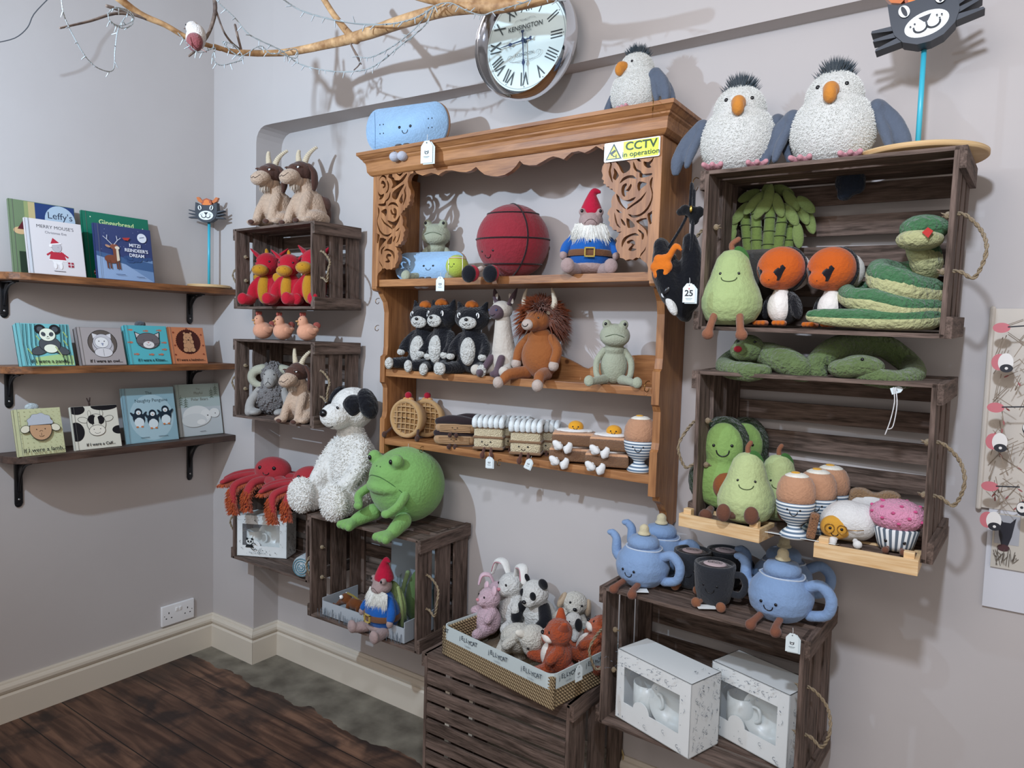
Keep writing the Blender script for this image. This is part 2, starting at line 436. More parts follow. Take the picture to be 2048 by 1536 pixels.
bp = N.new('ShaderNodeBump'); bp.inputs['Strength'].default_value = .5; bp.inputs['Distance'].default_value = .004
L.new(mth('ADD', mth('MULTIPLY', grain, .6), gap), bp.inputs['Height']); L.new(bp.outputs[0], bs.inputs['Normal'])
b = B(); b.box((2.4, -1.6, -.04), (4.9, 3.6, .08)); struct('floor', b, m)
# baseboards: torus profile swept along each wall
CREAM = mat('#d4cbbc', 'gloss', rough=.4)
prof = [(0, .148), (.006, .148), (.009, .143), (.010, .137), (.016, .135), (.021, .128), (.022, .118), (.018, .108), (.012, .104), (.016, .102), (.018, .099), (.0205, .095), (.0205, 0), (0, 0)]
def skirt(name, a, bb, nrm, ma=0, mb=0):
    a, bb, nrm = Vector(a), Vector(bb), Vector(nrm); d = (bb-a).normalized()
    k = B(); n = len(prof); rows = []
    for p, s_, mt in ((a, -1, ma), (bb, 1, mb)):
        rows.append([k.bm.verts.new(p+nrm*o_+Vector((0, 0, z))+d*s_*o_*mt) for o_, z in prof])
    for i in range(n-1): k.bm.faces.new((rows[0][i], rows[0][i+1], rows[1][i+1], rows[1][i]))
    k.bm.faces.new(rows[0]); k.bm.faces.new(rows[1][::-1])
    struct(name, k, CREAM)
skirt('baseboard_left', (.0005, -3.4, 0), (.0005, 0, 0), (1, 0, 0), 0, -1)
skirt('baseboard_pilaster', (0, -.0005, 0), (W_, -.0005, 0), (0, -1, 0), -1, 1)
skirt('baseboard_return', (W_+.0005, 0, 0), (W_+.0005, RW, 0), (1, 0, 0), 1, -1)
skirt('baseboard_back', (W_, RW-.0005, 0), (4.8, RW-.0005, 0), (0, -1, 0), -1, 0)
# ================================================================== crates
ROPE = mat('#b09a78', 'cloth', 160, .8)
def crate(label, W_c, H, D, loc, rz=0, nback=4, ropes='LR', rope_shape=0, rx=0, front=False, ry=0):
    r = root('wooden_crate'); tk = .010
    r.location = loc; r.rotation_euler = (R_(rx), R_(ry), R_(rz))
    tag(r, label, 'crate')
    # end panels: three upright boards on each side
    bwid = D*.27; g = (D-3*bwid)/2
    for x in (tk/2, W_c-tk/2):
        b = B()
        for i in range(3): b.box((x, -D+bwid/2+i*(bwid+g), H/2), (tk, bwid, H), bev=.0012)
        obj('end_panel', b, CRATEV, r, smooth=False)
    for x in (-.006, W_c+.006):
        for z in (.022, H-.022):
            b = B(); b.box((x, -D/2, z), (.012, D*1.0, .044), bev=.0015); obj('batten', b, CRATEY, r, smooth=False)
    # long sides (top and bottom) of three boards, back of several slats
    for nm, z in (('top_panel', H-.0045), ('bottom_panel', .0045)):
        b = B()
        for i in range(3): b.box((W_c/2, -D+bwid/2+i*(bwid+g*.85), z), (W_c-.0005, bwid, .009), bev=.001)
        obj(nm, b, CRATE, r, smooth=False)
    hh = H/nback
    yb = [-.005] if not front else [-D+.005]
    for y in yb:
        b = B()
        for i in range(nback): b.box((W_c/2, y, hh*(i+.5)), (W_c-.022, .009, hh*(.76 if front else .65)), bev=.001)
        obj('back_panel' if not front else 'slatted_panel', b, CRATE, r, smooth=False)
    if not front:
        for x in (.018, W_c-.018):
            b = B(); b.box((x, -.016, H/2), (.016, .012, H-.03), bev=.001); obj('corner_post', b, CRATEV, r, smooth=False)
    for side in ropes:
        sx = -1 if side == 'L' else 1; x = 0 if side == 'L' else W_c
        b = B(); y0 = -D+bwid*.62
        z1, z2 = H*.66, H*.36
        o = .055 if rope_shape == 0 else .02
        P = [(x-sx*.018, y0, z1), (x+sx*.012, y0, z1), (x+sx*o*.8, y0+.005, z1-.035), (x+sx*o, y0-.012, (z1+z2)/2-.02), (x+sx*o*.7, y0-.004, z2-.012), (x+sx*.012, y0, z2), (x-sx*.018, y0, z2)]
        rope_mesh(b, P, .0038)
        for z in (z1, z2): b.e((x-sx*.016, y0, z), (.007, .008, .008), n=2); b.spike((x-sx*.018, y0, z), (-sx, -.5, .5), .014, .003); b.spike((x-sx*.018, y0, z), (-sx, .5, -.2), .014, .003)
        obj('rope_handle', b, ROPE, r)
    return r
def catmull(pts, k=6):
    pts = [Vector(p) for p in pts]; out = []
    for i in range(len(pts)-1):
        a, b, c, d = pts[max(i-1, 0)], pts[i], pts[i+1], pts[min(i+2, len(pts)-1)]
        for q in range(k):
            u = q/k; out.append(.5*((2*b)+(c-a)*u+(2*a-5*b+4*c-d)*u*u+(3*b-a-3*c+d)*u**3))
    return out+[pts[-1]]
def rope_mesh(b, P, r, strands=2, turns=None):
    C = catmull(P, 8); L_ = sum((x-y).length for x, y in zip(C, C[1:])); turns = turns or L_/(r*7)
    for s_ in range(strands):
        pts = []; acc = 0
        for i, p in enumerate(C):
            if i: acc += (C[i]-C[i-1]).length
            d = (C[min(i+1, len(C)-1)]-C[max(i-1, 0)]).normalized()
            n = d.cross(Vector((.2, .3, 1))).normalized(); q = d.cross(n)
            a = 2*pi*(acc/L_*turns+s_/strands); pts.append(p+(n*cos(a)+q*sin(a))*r*.55)
        b.t(pts, r*.62, n=6)
S, Sh, Sd = .474, .314, .223
Lx, Lh, Ld = .513, .3746, .268
A = crate('small dark wooden crate shelf holding the red dragon toys, goats on top', S, Sh, Sd, (.334, .107, 1.511), rz=-1.1, rx=1, nback=4)
Bc = crate('small dark wooden crate shelf holding the grey ram toy, three chicks on top', S, Sh, Sd, (.335, .102, 1.073), rz=-.6, nback=4)
Cc = crate('small dark wooden crate shelf under the red crabs holding a panda gift box', S-.01, Sh, Sd, (.309, .112, .485), nback=4)
D_ = crate('dark wooden crate shelf under the large green frog, holding the gnome display', Lx, Lh, Ld, (.845, .106, .397), rz=1.0, rx=.8, nback=5)
E_ = crate('dark wooden crate shelf under two seagulls, holding the pear, puffins and snake', Lx, Lh, Ld, (2.264, .100, 1.467), rz=-1.9, rx=2.0, nback=5, ry=1.0)
F_ = crate('dark wooden crate shelf holding avocado, pear and egg toys, green snakes on top', Lx, Lh, Ld-.02, (2.262, .118, .992), rz=-3.0, rx=2.0, nback=5)
G_ = crate('dark wooden crate shelf under the teapot toys, holding two speckled gift boxes', Lx, Lh, Ld, (2.040, .105, .399), rz=-2.2, rx=.6, nback=4)
H_ = crate('upturned slatted wooden crate on the floor under the rope basket', Lx, .452, .345, (1.462, .118, 0), nback=9, front=True, ropes='')
# ================================================================== pine dresser
dr = root('pine_wall_rack'); dr.location = (1.59, .12, 1.5)
tag(dr, 'large pine wall rack with three shelves and carved rose fretwork corners', 'shelf unit')
def W2(o, name='x'):  # parent in world coordinates
    o.parent = dr; o.matrix_parent_inverse = Matrix.Translation(-Vector(dr.location)); return o
XL, XR, YF, YL = 1.067, 2.112, -.09, -.040
def sidepanel(x0, x1):
    P = [(.121, .905)]
    P += [(.085, .900), (.06, .915), (.045, .945), (.02, .972), (-.005, .985), (-.010, 1.0), (YL, 1.003), (YL, 1.125)]
    P += [(YL+.008, 1.132), (YL+.012, 1.15), (YL+.012, 1.235), (YL+.004, 1.25), (YL-.004, 1.255), (YL-.004, 1.345), (YL+.008, 1.352), (YL+.012, 1.38), (YL+.012, 1.50), (YL+.004, 1.535), (YL-.012, 1.556), (YL-.02, 1.568)]
    P += [(YF+.006, 1.572), (YF, 1.578), (YF, 1.975), (.121, 1.975)]
    b = B(); n = len(P)
    v = [(x0, y, z) for y, z in P]+[(x1, y, z) for y, z in P]
    b.add(v, [list(range(n)), list(range(2*n-1, n-1, -1))]+[(i, i+n, (i+1) % n+n, (i+1) % n) for i in range(n)])
    return b
W2(obj('side_panel', sidepanel(XL, XL+.022), PINEV, smooth=False)); W2(obj('side_panel', sidepanel(XR-.022, XR), PINEV, smooth=False))
for z, yf in ((1.609, -.082), (1.301, YL+.002), (1.060, YL+.002)):
    b = B(); b.box(((XL+XR)/2, (yf+.1)/2, z-.012), (XR-XL-.044, .1-yf, .024), bev=.002); W2(obj('shelf', b, PINE, smooth=False))
# low back rail on the middle shelf, cut in two waves
P = [(XL+.022, 1.301)]+[(XL+.022+(XR-XL-.044)*i/48, 1.301+.03+.055*abs(sin(i/48*pi*2.5+.6))**.8) for i in range(49)]+[(XR-.022, 1.301)]
b = B(); b.prism(P, .092, .104); W2(obj('back_rail', b, PINE, smooth=False))
# cornice mould swept round three sides
cp = [(0, 1.957), (.005, 1.957), (.009, 1.960), (.014, 1.967), (.016, 1.970), (.0175, 1.988), (.020, 1.998), (.026, 2.004), (.027, 2.008), (.030, 2.010), (.038, 2.020), (.042, 2.022), (.042, 2.032), (-.02, 2.032)]
b = B(); rows = []
for px_, py_, sx, sy in ((XL, .121, -1, 0), (XL, YF, -1, -1), (XR, YF, 1, -1), (XR, .121, 1, 0)):
    rows.append([b.bm.verts.new((px_+sx*o_, py_+sy*o_, z)) for o_, z in cp])
for r0, r1 in zip(rows, rows[1:]):
    for i in range(len(cp)-1): b.bm.faces.new((r0[i], r0[i+1], r1[i+1], r1[i]))
b.bm.faces.new(rows[0]); b.bm.faces.new(rows[-1][::-1])
W2(obj('cornice', b, PINE, smooth=False))
b = B(); b.box(((XL+XR)/2, .015, 2.024), (XR-XL+.04, .205, .014)); W2(obj('top_board', b, PINE, smooth=False))
# valance
vp = [(362, 395), (380, 418), (412, 430), (435, 422), (462, 414), (485, 420), (503, 428), (520, 414), (545, 402), (580, 400), (620, 408), (660, 410), (690, 400), (717, 380), (735, 400), (765, 424), (800, 432), (840, 434), (880, 425), (915, 405), (942, 378), (965, 345), (985, 365), (1020, 372), (1060, 370), (1095, 350), (1125, 332), (1155, 320), (1190, 328), (1215, 338), (1235, 318), (1260, 298), (1300, 290), (1335, 300), (1365, 285), (1400, 262), (1440, 285)]
P = []
for u, v in vp:
    q = at(700+u/2.844, 200+v/2.844, y=YF); P.append((q.x, q.z))
P = [(P[0][0], 1.96)]+P+[(P[-1][0], 1.96)]
b = B(); b.prism(P[::-1], YF, YF+.018); W2(obj('valance', b, PINE, smooth=False))
# fretwork: outline and cut-outs of the rose panel
def fz(P): 
    o = []
    for u, v in P:
        q = at(740+u/5.3, 290+v/5.3, y=YF); o.append((q.x, q.z))
    return o
OUT = [(462, 240), (462, 295), (430, 310), (408, 345), (402, 390), (412, 440), (432, 480), (437, 520), (425, 560), (432, 590), (414, 608), (418, 632), (398, 645), (395, 665), (375, 667), (370, 692), (352, 692), (343, 716), (326, 735), (345, 760), (353, 800), (348, 850), (366, 870), (376, 905), (360, 930), (366, 960), (352, 985), (355, 1010), (335, 1030), (330, 1052), (305, 1055), (298, 1075), (266, 1074), (285, 1090), (290, 1110), (305, 1130), (295, 1150), (305, 1180), (298, 1215), (288, 1245), (272, 1265), (268, 1297), (245, 1305), (228, 1322), (205, 1315), (180, 1322), (160, 1305), (140, 1312), (118, 1275), (104, 1250), (99, 1218), (112, 1250), (130, 1275), (137, 1300), (125, 1325), (90, 1360), (79, 1395), (79, 1500), (34, 1500), (42, 240)]
HO = [[(98, 378), (110, 345), (130, 325), (155, 322), (175, 345), (172, 375), (160, 350), (140, 338), (120, 345), (108, 362)],
 [(120, 415), (122, 388), (140, 378), (160, 395), (170, 430), (155, 455), (140, 460), (137, 442), (150, 437), (148, 420), (135, 412)],
 [(180, 375), (200, 400), (205, 450), (190, 500), (165, 512), (184, 480), (192, 440)],
 [(85, 485), (95, 510), (120, 530), (150, 515), (145, 550), (120, 578), (98, 575), (110, 555), (93, 530)],
 [(218, 495), (215, 550), (195, 585), (172, 602), (170, 640), (140, 650), (95, 642), (95, 625), (148, 620), (165, 590), (190, 568), (202, 540)],
 [(195, 345), (205, 310), (235, 305), (240, 340), (258, 350), (262, 370), (290, 375), (320, 370), (345, 345), (385, 302), (395, 315), (362, 370), (330, 400), (290, 430), (240, 462), (232, 448), (245, 420), (225, 360)],
 [(280, 298), (310, 308), (355, 292), (325, 330), (305, 325)],
 [(235, 545), (245, 500), (290, 460), (365, 412), (350, 450), (320, 500), (300, 550), (280, 580), (250, 570)],
 [(310, 590), (330, 545), (350, 515), (345, 560), (352, 600), (332, 625), (322, 612)],
 [(385, 430), (376, 480), (386, 540), (372, 595), (350, 645), (362, 580), (370, 530), (364, 480)],
 [(190, 650), (212, 615), (250, 606), (285, 622), (302, 662), (275, 642), (240, 630), (210, 640)],
 [(218, 700), (227, 682), (245, 720), (262, 725), (252, 690), (256, 668), (280, 680), (287, 715), (280, 760), (262, 782), (250, 762), (256, 745), (233, 738)],
 [(85, 660), (100, 680), (103, 712), (92, 760), (84, 800), (90, 850), (112, 905), (150, 945), (195, 950), (232, 930), (210, 962), (170, 972), (120, 944), (88, 885), (76, 800), (90, 735)],
 [(120, 702), (170, 675), (182, 710), (170, 757), (155, 737), (140, 725)],
 [(118, 765), (155, 815), (200, 850), (238, 882), (236, 895), (195, 866), (148, 832)],
 [(185, 800), (215, 806), (240, 815), (280, 800), (320, 742), (312, 790), (290, 840), (252, 888), (235, 870), (240, 850), (215, 840)],
 [(67, 935), (90, 945), (105, 962), (85, 1045), (68, 1010)],
 [(110, 985), (175, 1000), (150, 1032), (108, 1090), (96, 1145), (96, 1060)],
 [(180, 1045), (200, 1002), (240, 965), (230, 1040), (215, 1052)],
 [(245, 1030), (250, 1000), (280, 960), (265, 1010)], [(271, 915), (315, 875), (300, 907)],
 [(275, 1042), (300, 1000), (325, 900), (320, 960), (302, 1020)],
 [(120, 1155), (120, 1110), (160, 1070), (150, 1095), (135, 1112), (130, 1158)],
 [(150, 1125), (175, 1100), (215, 1108), (250, 1130), (263, 1170), (258, 1212), (245, 1170), (215, 1132), (185, 1120)],
 [(160, 1235), (185, 1250), (214, 1238), (205, 1215), (192, 1198), (200, 1180), (220, 1185), (228, 1165), (200, 1152), (178, 1165), (172, 1195), (190, 1222)]]
o_ = fz(OUT); hs = [smoothpts(fz(h), 2) for h in HO]
o_ = [(max(x, XL+.0005), min(z, 1.962)) for x, z in o_]
o_ = o_[:-2]+[(XL+.0005, o_[-3][1]), (XL+.0005, 1.962)]
W2(holed(o_, hs, YF-.001, YF+.017, 'fretwork', PINEV))
mr = lambda P: [(XL+XR-x, z) for x, z in P][::-1]
W2(holed(mr(o_), [mr(h) for h in hs], YF-.001, YF+.017, 'fretwork', PINEV))
BRASS = mat('#8a6a3c', 'metal', rough=.35)
def hook(x, y, z, s=.012, d=(-.2, -1)):
    b = B(); dx, dy = d
    b.t([(x, y, z), (x+dx*s*.6, y+dy*s*.6, z), (x+dx*s*1.2, y+dy*s*1.2, z-s*.5), (x+dx*s*1.2, y+dy*s*1.2, z-s*1.3), (x+dx*s*.5, y+dy*s*.5, z-s*1.6), (x+dx*s*.1, y+dy*s*.1, z-s*1.1)], .0011, n=6)
    return obj('cup_hook', b, BRASS)
for u, v in ((758, 597), (757, 651), (846, 893), (1001, 919)):
    q = at(u, v, y=YL-.001); W2(hook(q.x, YL+.001, q.z))
q = at(1300, 762, y=YL); W2(hook(q.x, YL-.002, 1.318, .018))
q = at(1305, 205, y=YF-.042); W2(hook(q.x, YF-.040, 2.034, .018, (.5, -1)))
# CCTV sticker
r = root('warning_sign'); r.location = (2.027, YF-.0065, 1.929); r.scale = (.816, 1, .70)
tag(r, 'yellow and white CCTV warning sign on the right of the pine rack', 'sign')
a = Art(.0002); w, h = .098, .036; hw = w
def rrect(x0, z0, x1, z1, rd):
    P = []
    for cx, cz, a0 in ((x1-rd, z1-rd, 0), (x0+rd, z1-rd, 90), (x0+rd, z0+rd, 180), (x1-rd, z0+rd, 270)):
        P += [(cx+rd*cos(R_(a0+k)), cz+rd*sin(R_(a0+k))) for k in (0, 30, 60, 90)]
    return P
b = B(); b.prism(rrect(-hw, -h, hw, h, .005), 0, .002); obj('sign_plate', b, mat('#eef0ee', 'gloss'), r, smooth=False)
a.poly(rrect(-hw+.004, -h+.004, hw-.004, h-.004, .003), '#e4ecee').rect(-.028, -h+.004, hw-.004, h-.004, '#d7e34a')
a.poly([(-.092, -.029), (-.033, -.029), (-.0625, .031)], '#1d2a22').poly([(-.085, -.025), (-.040, -.025), (-.0625, .022)], '#d9e24a')
a.poly([(-.077, -.004), (-.058, .008), (-.053, .001), (-.071, -.013)], '#23262a').poly([(-.072, -.012), (-.066, -.008), (-.067, -.016)], '#23262a')
a.line([(-.066, -.012), (-.062, -.018), (-.053, -.018)], .003, '#23262a').line([(-.053, -.024), (-.053, -.012)], .003, '#23262a')
a.text('CCTV', .034, .012, .042, '#24402a', bold=.0006).text('in operation', .034, -.017, .0265, '#24402a', bold=.0001)
a.make('lettering', r, 'gloss', (0, -.0005, 0))
# ================================================================== wall shelves on the left wall
IRON = mat('#0d0f14', 'gloss', rough=.35)
def wshelf(label, z, y0, y1, dep, brk, th=.025, dark=False):
    r = root('wall_shelf'); r.location = (0, (y0+y1)/2, z); ym = (y0+y1)/2
    tag(r, label, 'shelf')
    b = B(); cr = .09
    P = [(.0005, y0), (dep-cr, y0)]+[(dep-cr+cr*sin(R_(a)), y0+cr-cr*cos(R_(a))) for a in (20, 40, 60, 80)]+[(dep, y0+cr+.01), (dep, y1), (.0005, y1)]
    n = len(P)
    b.add([(x, y-ym, -th) for x, y in P]+[(x, y-ym, 0) for x, y in P], [list(range(n))[::-1], list(range(n, 2*n))]+[(i, (i+1) % n, (i+1) % n+n, i+n) for i in range(n)])
    bmesh.ops.bevel(b.bm, geom=b.bm.edges[:], offset=.002, segments=1, affect='EDGES')
    obj('board', b, SHELFW if not dark else wood('dark_shelf_wood', '#2c1e18', '#574238', (14, 1.2, 14), .5, .2), r, smooth=False)
    for yb, ln, dp in brk:
        b = B(); yy = yb-ym
        b.box((.004, yy, -th-ln/2), (.006, .026, ln), bev=.002); b.box((dp/2, yy, -th-.003), (dp, .022, .006), bev=.002)
        b.e((.004, yy, -th-ln), (.003, .013, .013), n=2)
        C = [Vector((.007, 0, -th-ln*.72)), Vector((dp*.22, 0, -th-ln*.38)), Vector((dp*.5, 0, -th-ln*.14)), Vector((dp*.92, 0, -th-.006))]
        b.t([(q.x, yy, q.z) for q in C], .0045, n=8)
        b.prism([(.006, -th-.004), (dp*.5, -th-.004), (dp*.36, -th-ln*.2), (.012, -th-ln*.5), (.006, -th-ln*.62)], yy-.003, yy+.003)
        k = obj('bracket', b, IRON, r)
        k2 = B(); k2.e((.0085, yy, -th-ln*.9), (.002, .004, .004), n=2); obj('screw', k2, mat('#b8b8b8', 'metal', rough=.4), k)
    return r
wshelf('top brown wooden shelf on the left wall, holding Christmas picture books', 1.594, -.853, -.003, .165, ((-.80, .115, .10), (-.115, .115, .10)))
wshelf('middle brown wooden shelf on the left wall, holding four animal board books', 1.278, -.853, -.003, .165, ((-.79, .115, .10), (-.115, .115, .10)))
wshelf('bottom dark wooden shelf on the left wall, under the penguin book', .970, -.84, .0, .165, ((-.765, .165, .12), (-.115, .165, .12)), dark=True)
# ================================================================== socket
r = root('wall_socket'); r.location = (0, -.172, .2)
tag(r, 'white double plug socket low on the left wall above the skirting', 'socket')
b = B(); b.box((.006, 0, 0), (.012, .146, .086), bev=.003); obj('face_plate', b, mat('#e9e9ea', 'gloss'), r)
b = B()
for s_ in (-1, 1): b.box((.0135, s_*.0075, .018), (.004, .010, .016), (0, 8, 0), bev=.001)
obj('switch', b, mat('#f4f4f4', 'gloss'), r)
for s_ in (-1, 1):
    cx = s_*.042; a = Art(.0001)
    a.rect(cx-.002, .006, cx+.002, .014, '#101010').rect(cx-.0145, -.014, cx-.0085, -.010, '#101010').rect(cx+.0085, -.014, cx+.0145, -.010, '#101010').ell(s_*.062, 0, .002, .002, '#303030', n=10)
    a.make('plug_holes', r, 'gloss', (.0122, 0, 0), (0, 0, 90))
# ================================================================== clock
r = root('wall_clock')
def clock():
    pL, pR = at(968, 110, y=.03), at(1163, 60, y=.03)
    c = at(1066, 93, y=.02); rad = .172
    r.location = (c.x, .0, c.z); tag(r, 'round chrome wall clock with roman numerals above the pine rack', 'clock')
    return rad
rad = clock()
CH = mat('#d8dade', 'metal', rough=.08)
b = B(); b.lathe([(rad*.80, -.02), (rad*.84, -.012), (rad*.85, .004), (rad*.9, .012), (rad*.955, .006), (rad*.985, -.004), (rad, -.022), (rad*.98, -.045), (rad*.95, -.058)], n=72, rot=(-90, 0, 0))
obj('chrome_rim', b, CH, r)
b = B(); b.lathe([(0, -.014), (rad*.83, -.014), (rad*.83, -.02), (0, -.02)], n=72, rot=(-90, 0, 0)); obj('dial', b, mat('#dcecea', 'gloss', rough=.35), r, smooth=False)
a = Art(.0002); k = rad*.83
INK = '#3a4448'
NUM = ['XII', 'I', 'II', 'III', 'IIII', 'V', 'VI', 'VII', 'VIII', 'IX', 'X', 'XI']
a.ell(0, 0, k*.965, k*.965, '#8a9496', n=72).ell(0, 0, k*.955, k*.955, '#dcecea', n=72)
TILT = 0
for i, t in enumerate(NUM):
    an = 90-30*i; ca, sa = cos(R_(an)), sin(R_(an))
    a.text(t, ca*k*.745, sa*k*.745, .058, INK, rot=an-90, bold=.0, sx=.62)
    a.ell(ca*k*.93, sa*k*.93, .0016, .0016, INK, n=8)
a.text('KENSINGTON', 0, k*.30, .0195, INK, bold=.0002).text('STATION', 0, k*.215, .010, '#6a7478', sp=1.1).text('LONDON', 0, -k*.26, .014, '#6a7478', sp=1.1)
for s_ in (-1, 1):
    a.curve(s_*k*.13, k*.43, k*.13, k*.035, 0, 180, .0008, '#8a9498').curve(s_*k*.06, k*.46, k*.06, k*.03, 180, 360, .0008, '#8a9498')
    a.curve(s_*k*.2, -k*.34, k*.18, k*.05, 180, 360, .001, '#8a9498').curve(s_*k*.36, -k*.29, k*.06, k*.05, -90, 200, .001, '#8a9498').curve(s_*k*.12, -k*.38, k*.1, k*.04, 180, 360, .0008, '#8a9498')
# hands drawn as raised plates
a.make('dial_print', r, 'paper', (0, -.0203, 0))
def hand(L_, an, name, y):
    b = B(); ca, sa = cos(R_(an)), sin(R_(an))
    q = [(-.028, .0), (-.030, .004), (-.025, .006), (-.02, .0018), (-.008, .002), (0, .006), (.008, .002), (L_*.48, .0015), (L_*.58, .006), (L_*.66, .0016), (L_, .0006)]
    P = q+[(x, -z) for x, z in q[::-1]]
    b.prism([(x*ca-z*sa, x*sa+z*ca) for x, z in P], y, y+.0012); return obj(name, b, mat('#3b4a68', 'gloss'), r, smooth=False)
hand(.083, 184, 'hour_hand', -.034); hand(.115, -86, 'minute_hand', -.037)
b = B(); b.lathe([(0, -.040), (.004, -.039), (.005, -.02)], n=16, rot=(-90, 0, 0)); obj('centre_cap', b, mat('#3b4a68', 'gloss'), r)
# ================================================================== soft toys: one builder per kind, unit height, facing -y
def gull():
    r = root('seagull_toy'); w = mat('#dedfda', 'fur', 22, .35); g = mat('#5a6474', 'plush', 20); o = mat('#c98437', 'plush', 20); pk = mat('#c98f98', 'plush', 20)
    b = B(); b.e((0, 0, .40), (.42, .38, .41), n=4); b.e((0, -.02, .72), (.285, .27, .29), n=4)
    body = obj('body', b, w, r, vox=.03, sm=4, fluff=.008, fsz=.06); tr = b.bvh
    wc_ = mat('#e2e3de', 'cloth', 8, .1); fleece(body, tr, (0, 0, .38), (.42, .38, .4), 9000, .020, .0045, wc_, zmin=-.7); fleece(body, tr, (0, -.02, .72), (.28, .27, .29), 4200, .018, .0042, wc_, skip=lambda p: p.z < .6 or (p.y < -.2 and abs(p.x) < .17))
    b = B(); b.e((0, -.30, .74), (.08, .12, .08)); b.e((0, -.37, .68), (.068, .075, .095)); obj('beak', b, o, r, vox=.014, sm=2)
    for s in (-1, 1):
        eye(r, tr, s*.135, .80, .022)
        b = B(); b.e((s*.40, .0, .56), (.09, .12, .12)); b.t([(s*.40, 0, .60), (s*.56, .0, .42), (s*.66, -.03, .22), (s*.68, -.05, .08)], [.075, .08, .07, .04], flat=1.2)
        b.t([(s*.44, .03, .56), (s*.60, .08, .36), (s*.72, .07, .16)], [.05, .06, .04]); b.t([(s*.42, -.06, .5), (s*.50, -.09, .3), (s*.55, -.10, .14)], [.05, .055, .035]); wg = obj('wing', b, g, r, vox=.018, sm=2, fluff=.012, fsz=.05)
        b = B()
        for k in (-1, 0, 1): b.t([(s*.2, -.30, .03), (s*.2+k*.06+s*.02, -.42, .035), (s*.2+k*.09+s*.03, -.50, .05)], [.035, .036, .03], n=8)
        obj('foot', b, pk, r, vox=.012, sm=1)
    b = B()
    for i in range(420):
        a = RNG.uniform(0, 2*pi); q = RNG.random()**.6; x, y = .12*q*cos(a), .12*q*sin(a)
        b.spike((x, y, .99-.12*q*q), (x*3.0, y*3.0, .55+RNG.uniform(-.12, .15)), RNG.uniform(.09, .19), .011, (cos(a)*.3, sin(a)*.3, 0), n=3)
    obj('crest', b, mat('#46535c', 'cloth', 30), r, smooth=False)
    return r
def goat():
    r = root('goat_toy'); t = mat('#cdb29b', 'fur', 26, .4); d = mat('#553930', 'plush', 24); hn = mat('#d8cab0', 'plush', 20)
    b = B(); b.e((0, .06, .24), (.19, .23, .24), (12, 0, 0)); b.e((0, -.02, .44), (.125, .13, .16)); b.e((0, -.07, .56), (.10, .10, .12))
    for s in (-1, 1):
        b.t([(s*.09, -.08, .36), (s*.11, -.17, .2), (s*.12, -.22, .05)], [.065, .06, .055]); b.e((s*.12, -.27, .035), (.055, .07, .035))
        b.e((s*.17, .0, .1), (.1, .2, .1)); b.e((s*.21, -.2, .04), (.05, .09, .04))
    obj('body', b, t, r, vox=.017, sm=2, fluff=.014, fsz=.04)
    b = B(); b.e((0, .24, .19), (.16, .09, .17)); b.e((.1, .18, .3), (.1, .1, .12)); obj('brown_patch', b, d, r, vox=.02, sm=1, fluff=.01)
    for s in (-1, 1):
        b = B(); b.e((s*.12, -.32, .03), (.045, .03, .03), n=2); obj('hoof', b, d, r)
    b = B(); b.e((0, -.08, .68), (.135, .15, .135)); b.e((0, -.17, .66), (.115, .12, .11)); tr = b.tree(); obj('head', b, d, r, vox=.015, sm=2)
    b = B(); b.e((0, -.27, .585), (.115, .135, .095), (14, 0, 0)); b.e((0, -.33, .56), (.10, .085, .08)); b.e((0, -.17, .55), (.09, .1, .08)); tr2 = b.tree(); mz = obj('muzzle', b, t, r, vox=.013, sm=2, fluff=.006, fsz=.03)
    smile(r, tr2, [(-.07, .60), (-.05, .57), (-.02, .56), (0, .575), (.02, .56), (.05, .57), (.07, .60)], .004, m=mat('#4a3a34', 'plush'))
    b = B()
    for i in range(90):
        x = RNG.uniform(-.05, .05); b.spike((x, -.2+RNG.uniform(-.05, .04), .50), (x*3, -.1+RNG.uniform(-.2, .2), -1), RNG.uniform(.05, .10), .007, n=3)
    obj('beard', b, mat('#cfc0b0', 'cloth', 30), r, smooth=False)
    for s in (-1, 1):
        b = B(); b.t([(s*.11, -.04, .74), (s*.16, -.03, .66), (s*.165, -.03, .54), (s*.155, -.03, .47)], [.05, .06, .065, .04], flat=.5); obj('ear', b, d, r)
        b = B()
        for i in range(11):
            u = i/10; b.e((s*(.05+.07*u+.03*u*u), -.07+.02*u+.08*u*u, .795+.23*u-.04*u*u), (.042-.020*u, .042-.020*u, .018-.004*u), (-30*u, s*28, 0), n=2)
        obj('horn', b, hn, r)
        b = B(); b.e((0, 0, 0), (.030, .014, .020), n=2); o = obj('eye', b, WHT, r); p, n = hitp(tr, s*.085, .70); o.location = p
        b = B(); b.e((0, -.012, -.004), (.011, .006, .012), n=2); obj('pupil', b, BLK, o)
        b = B(); b.e((0, -.006, .013), (.038, .018, .014), n=2); obj('eyelid', b, d, o)
    return r
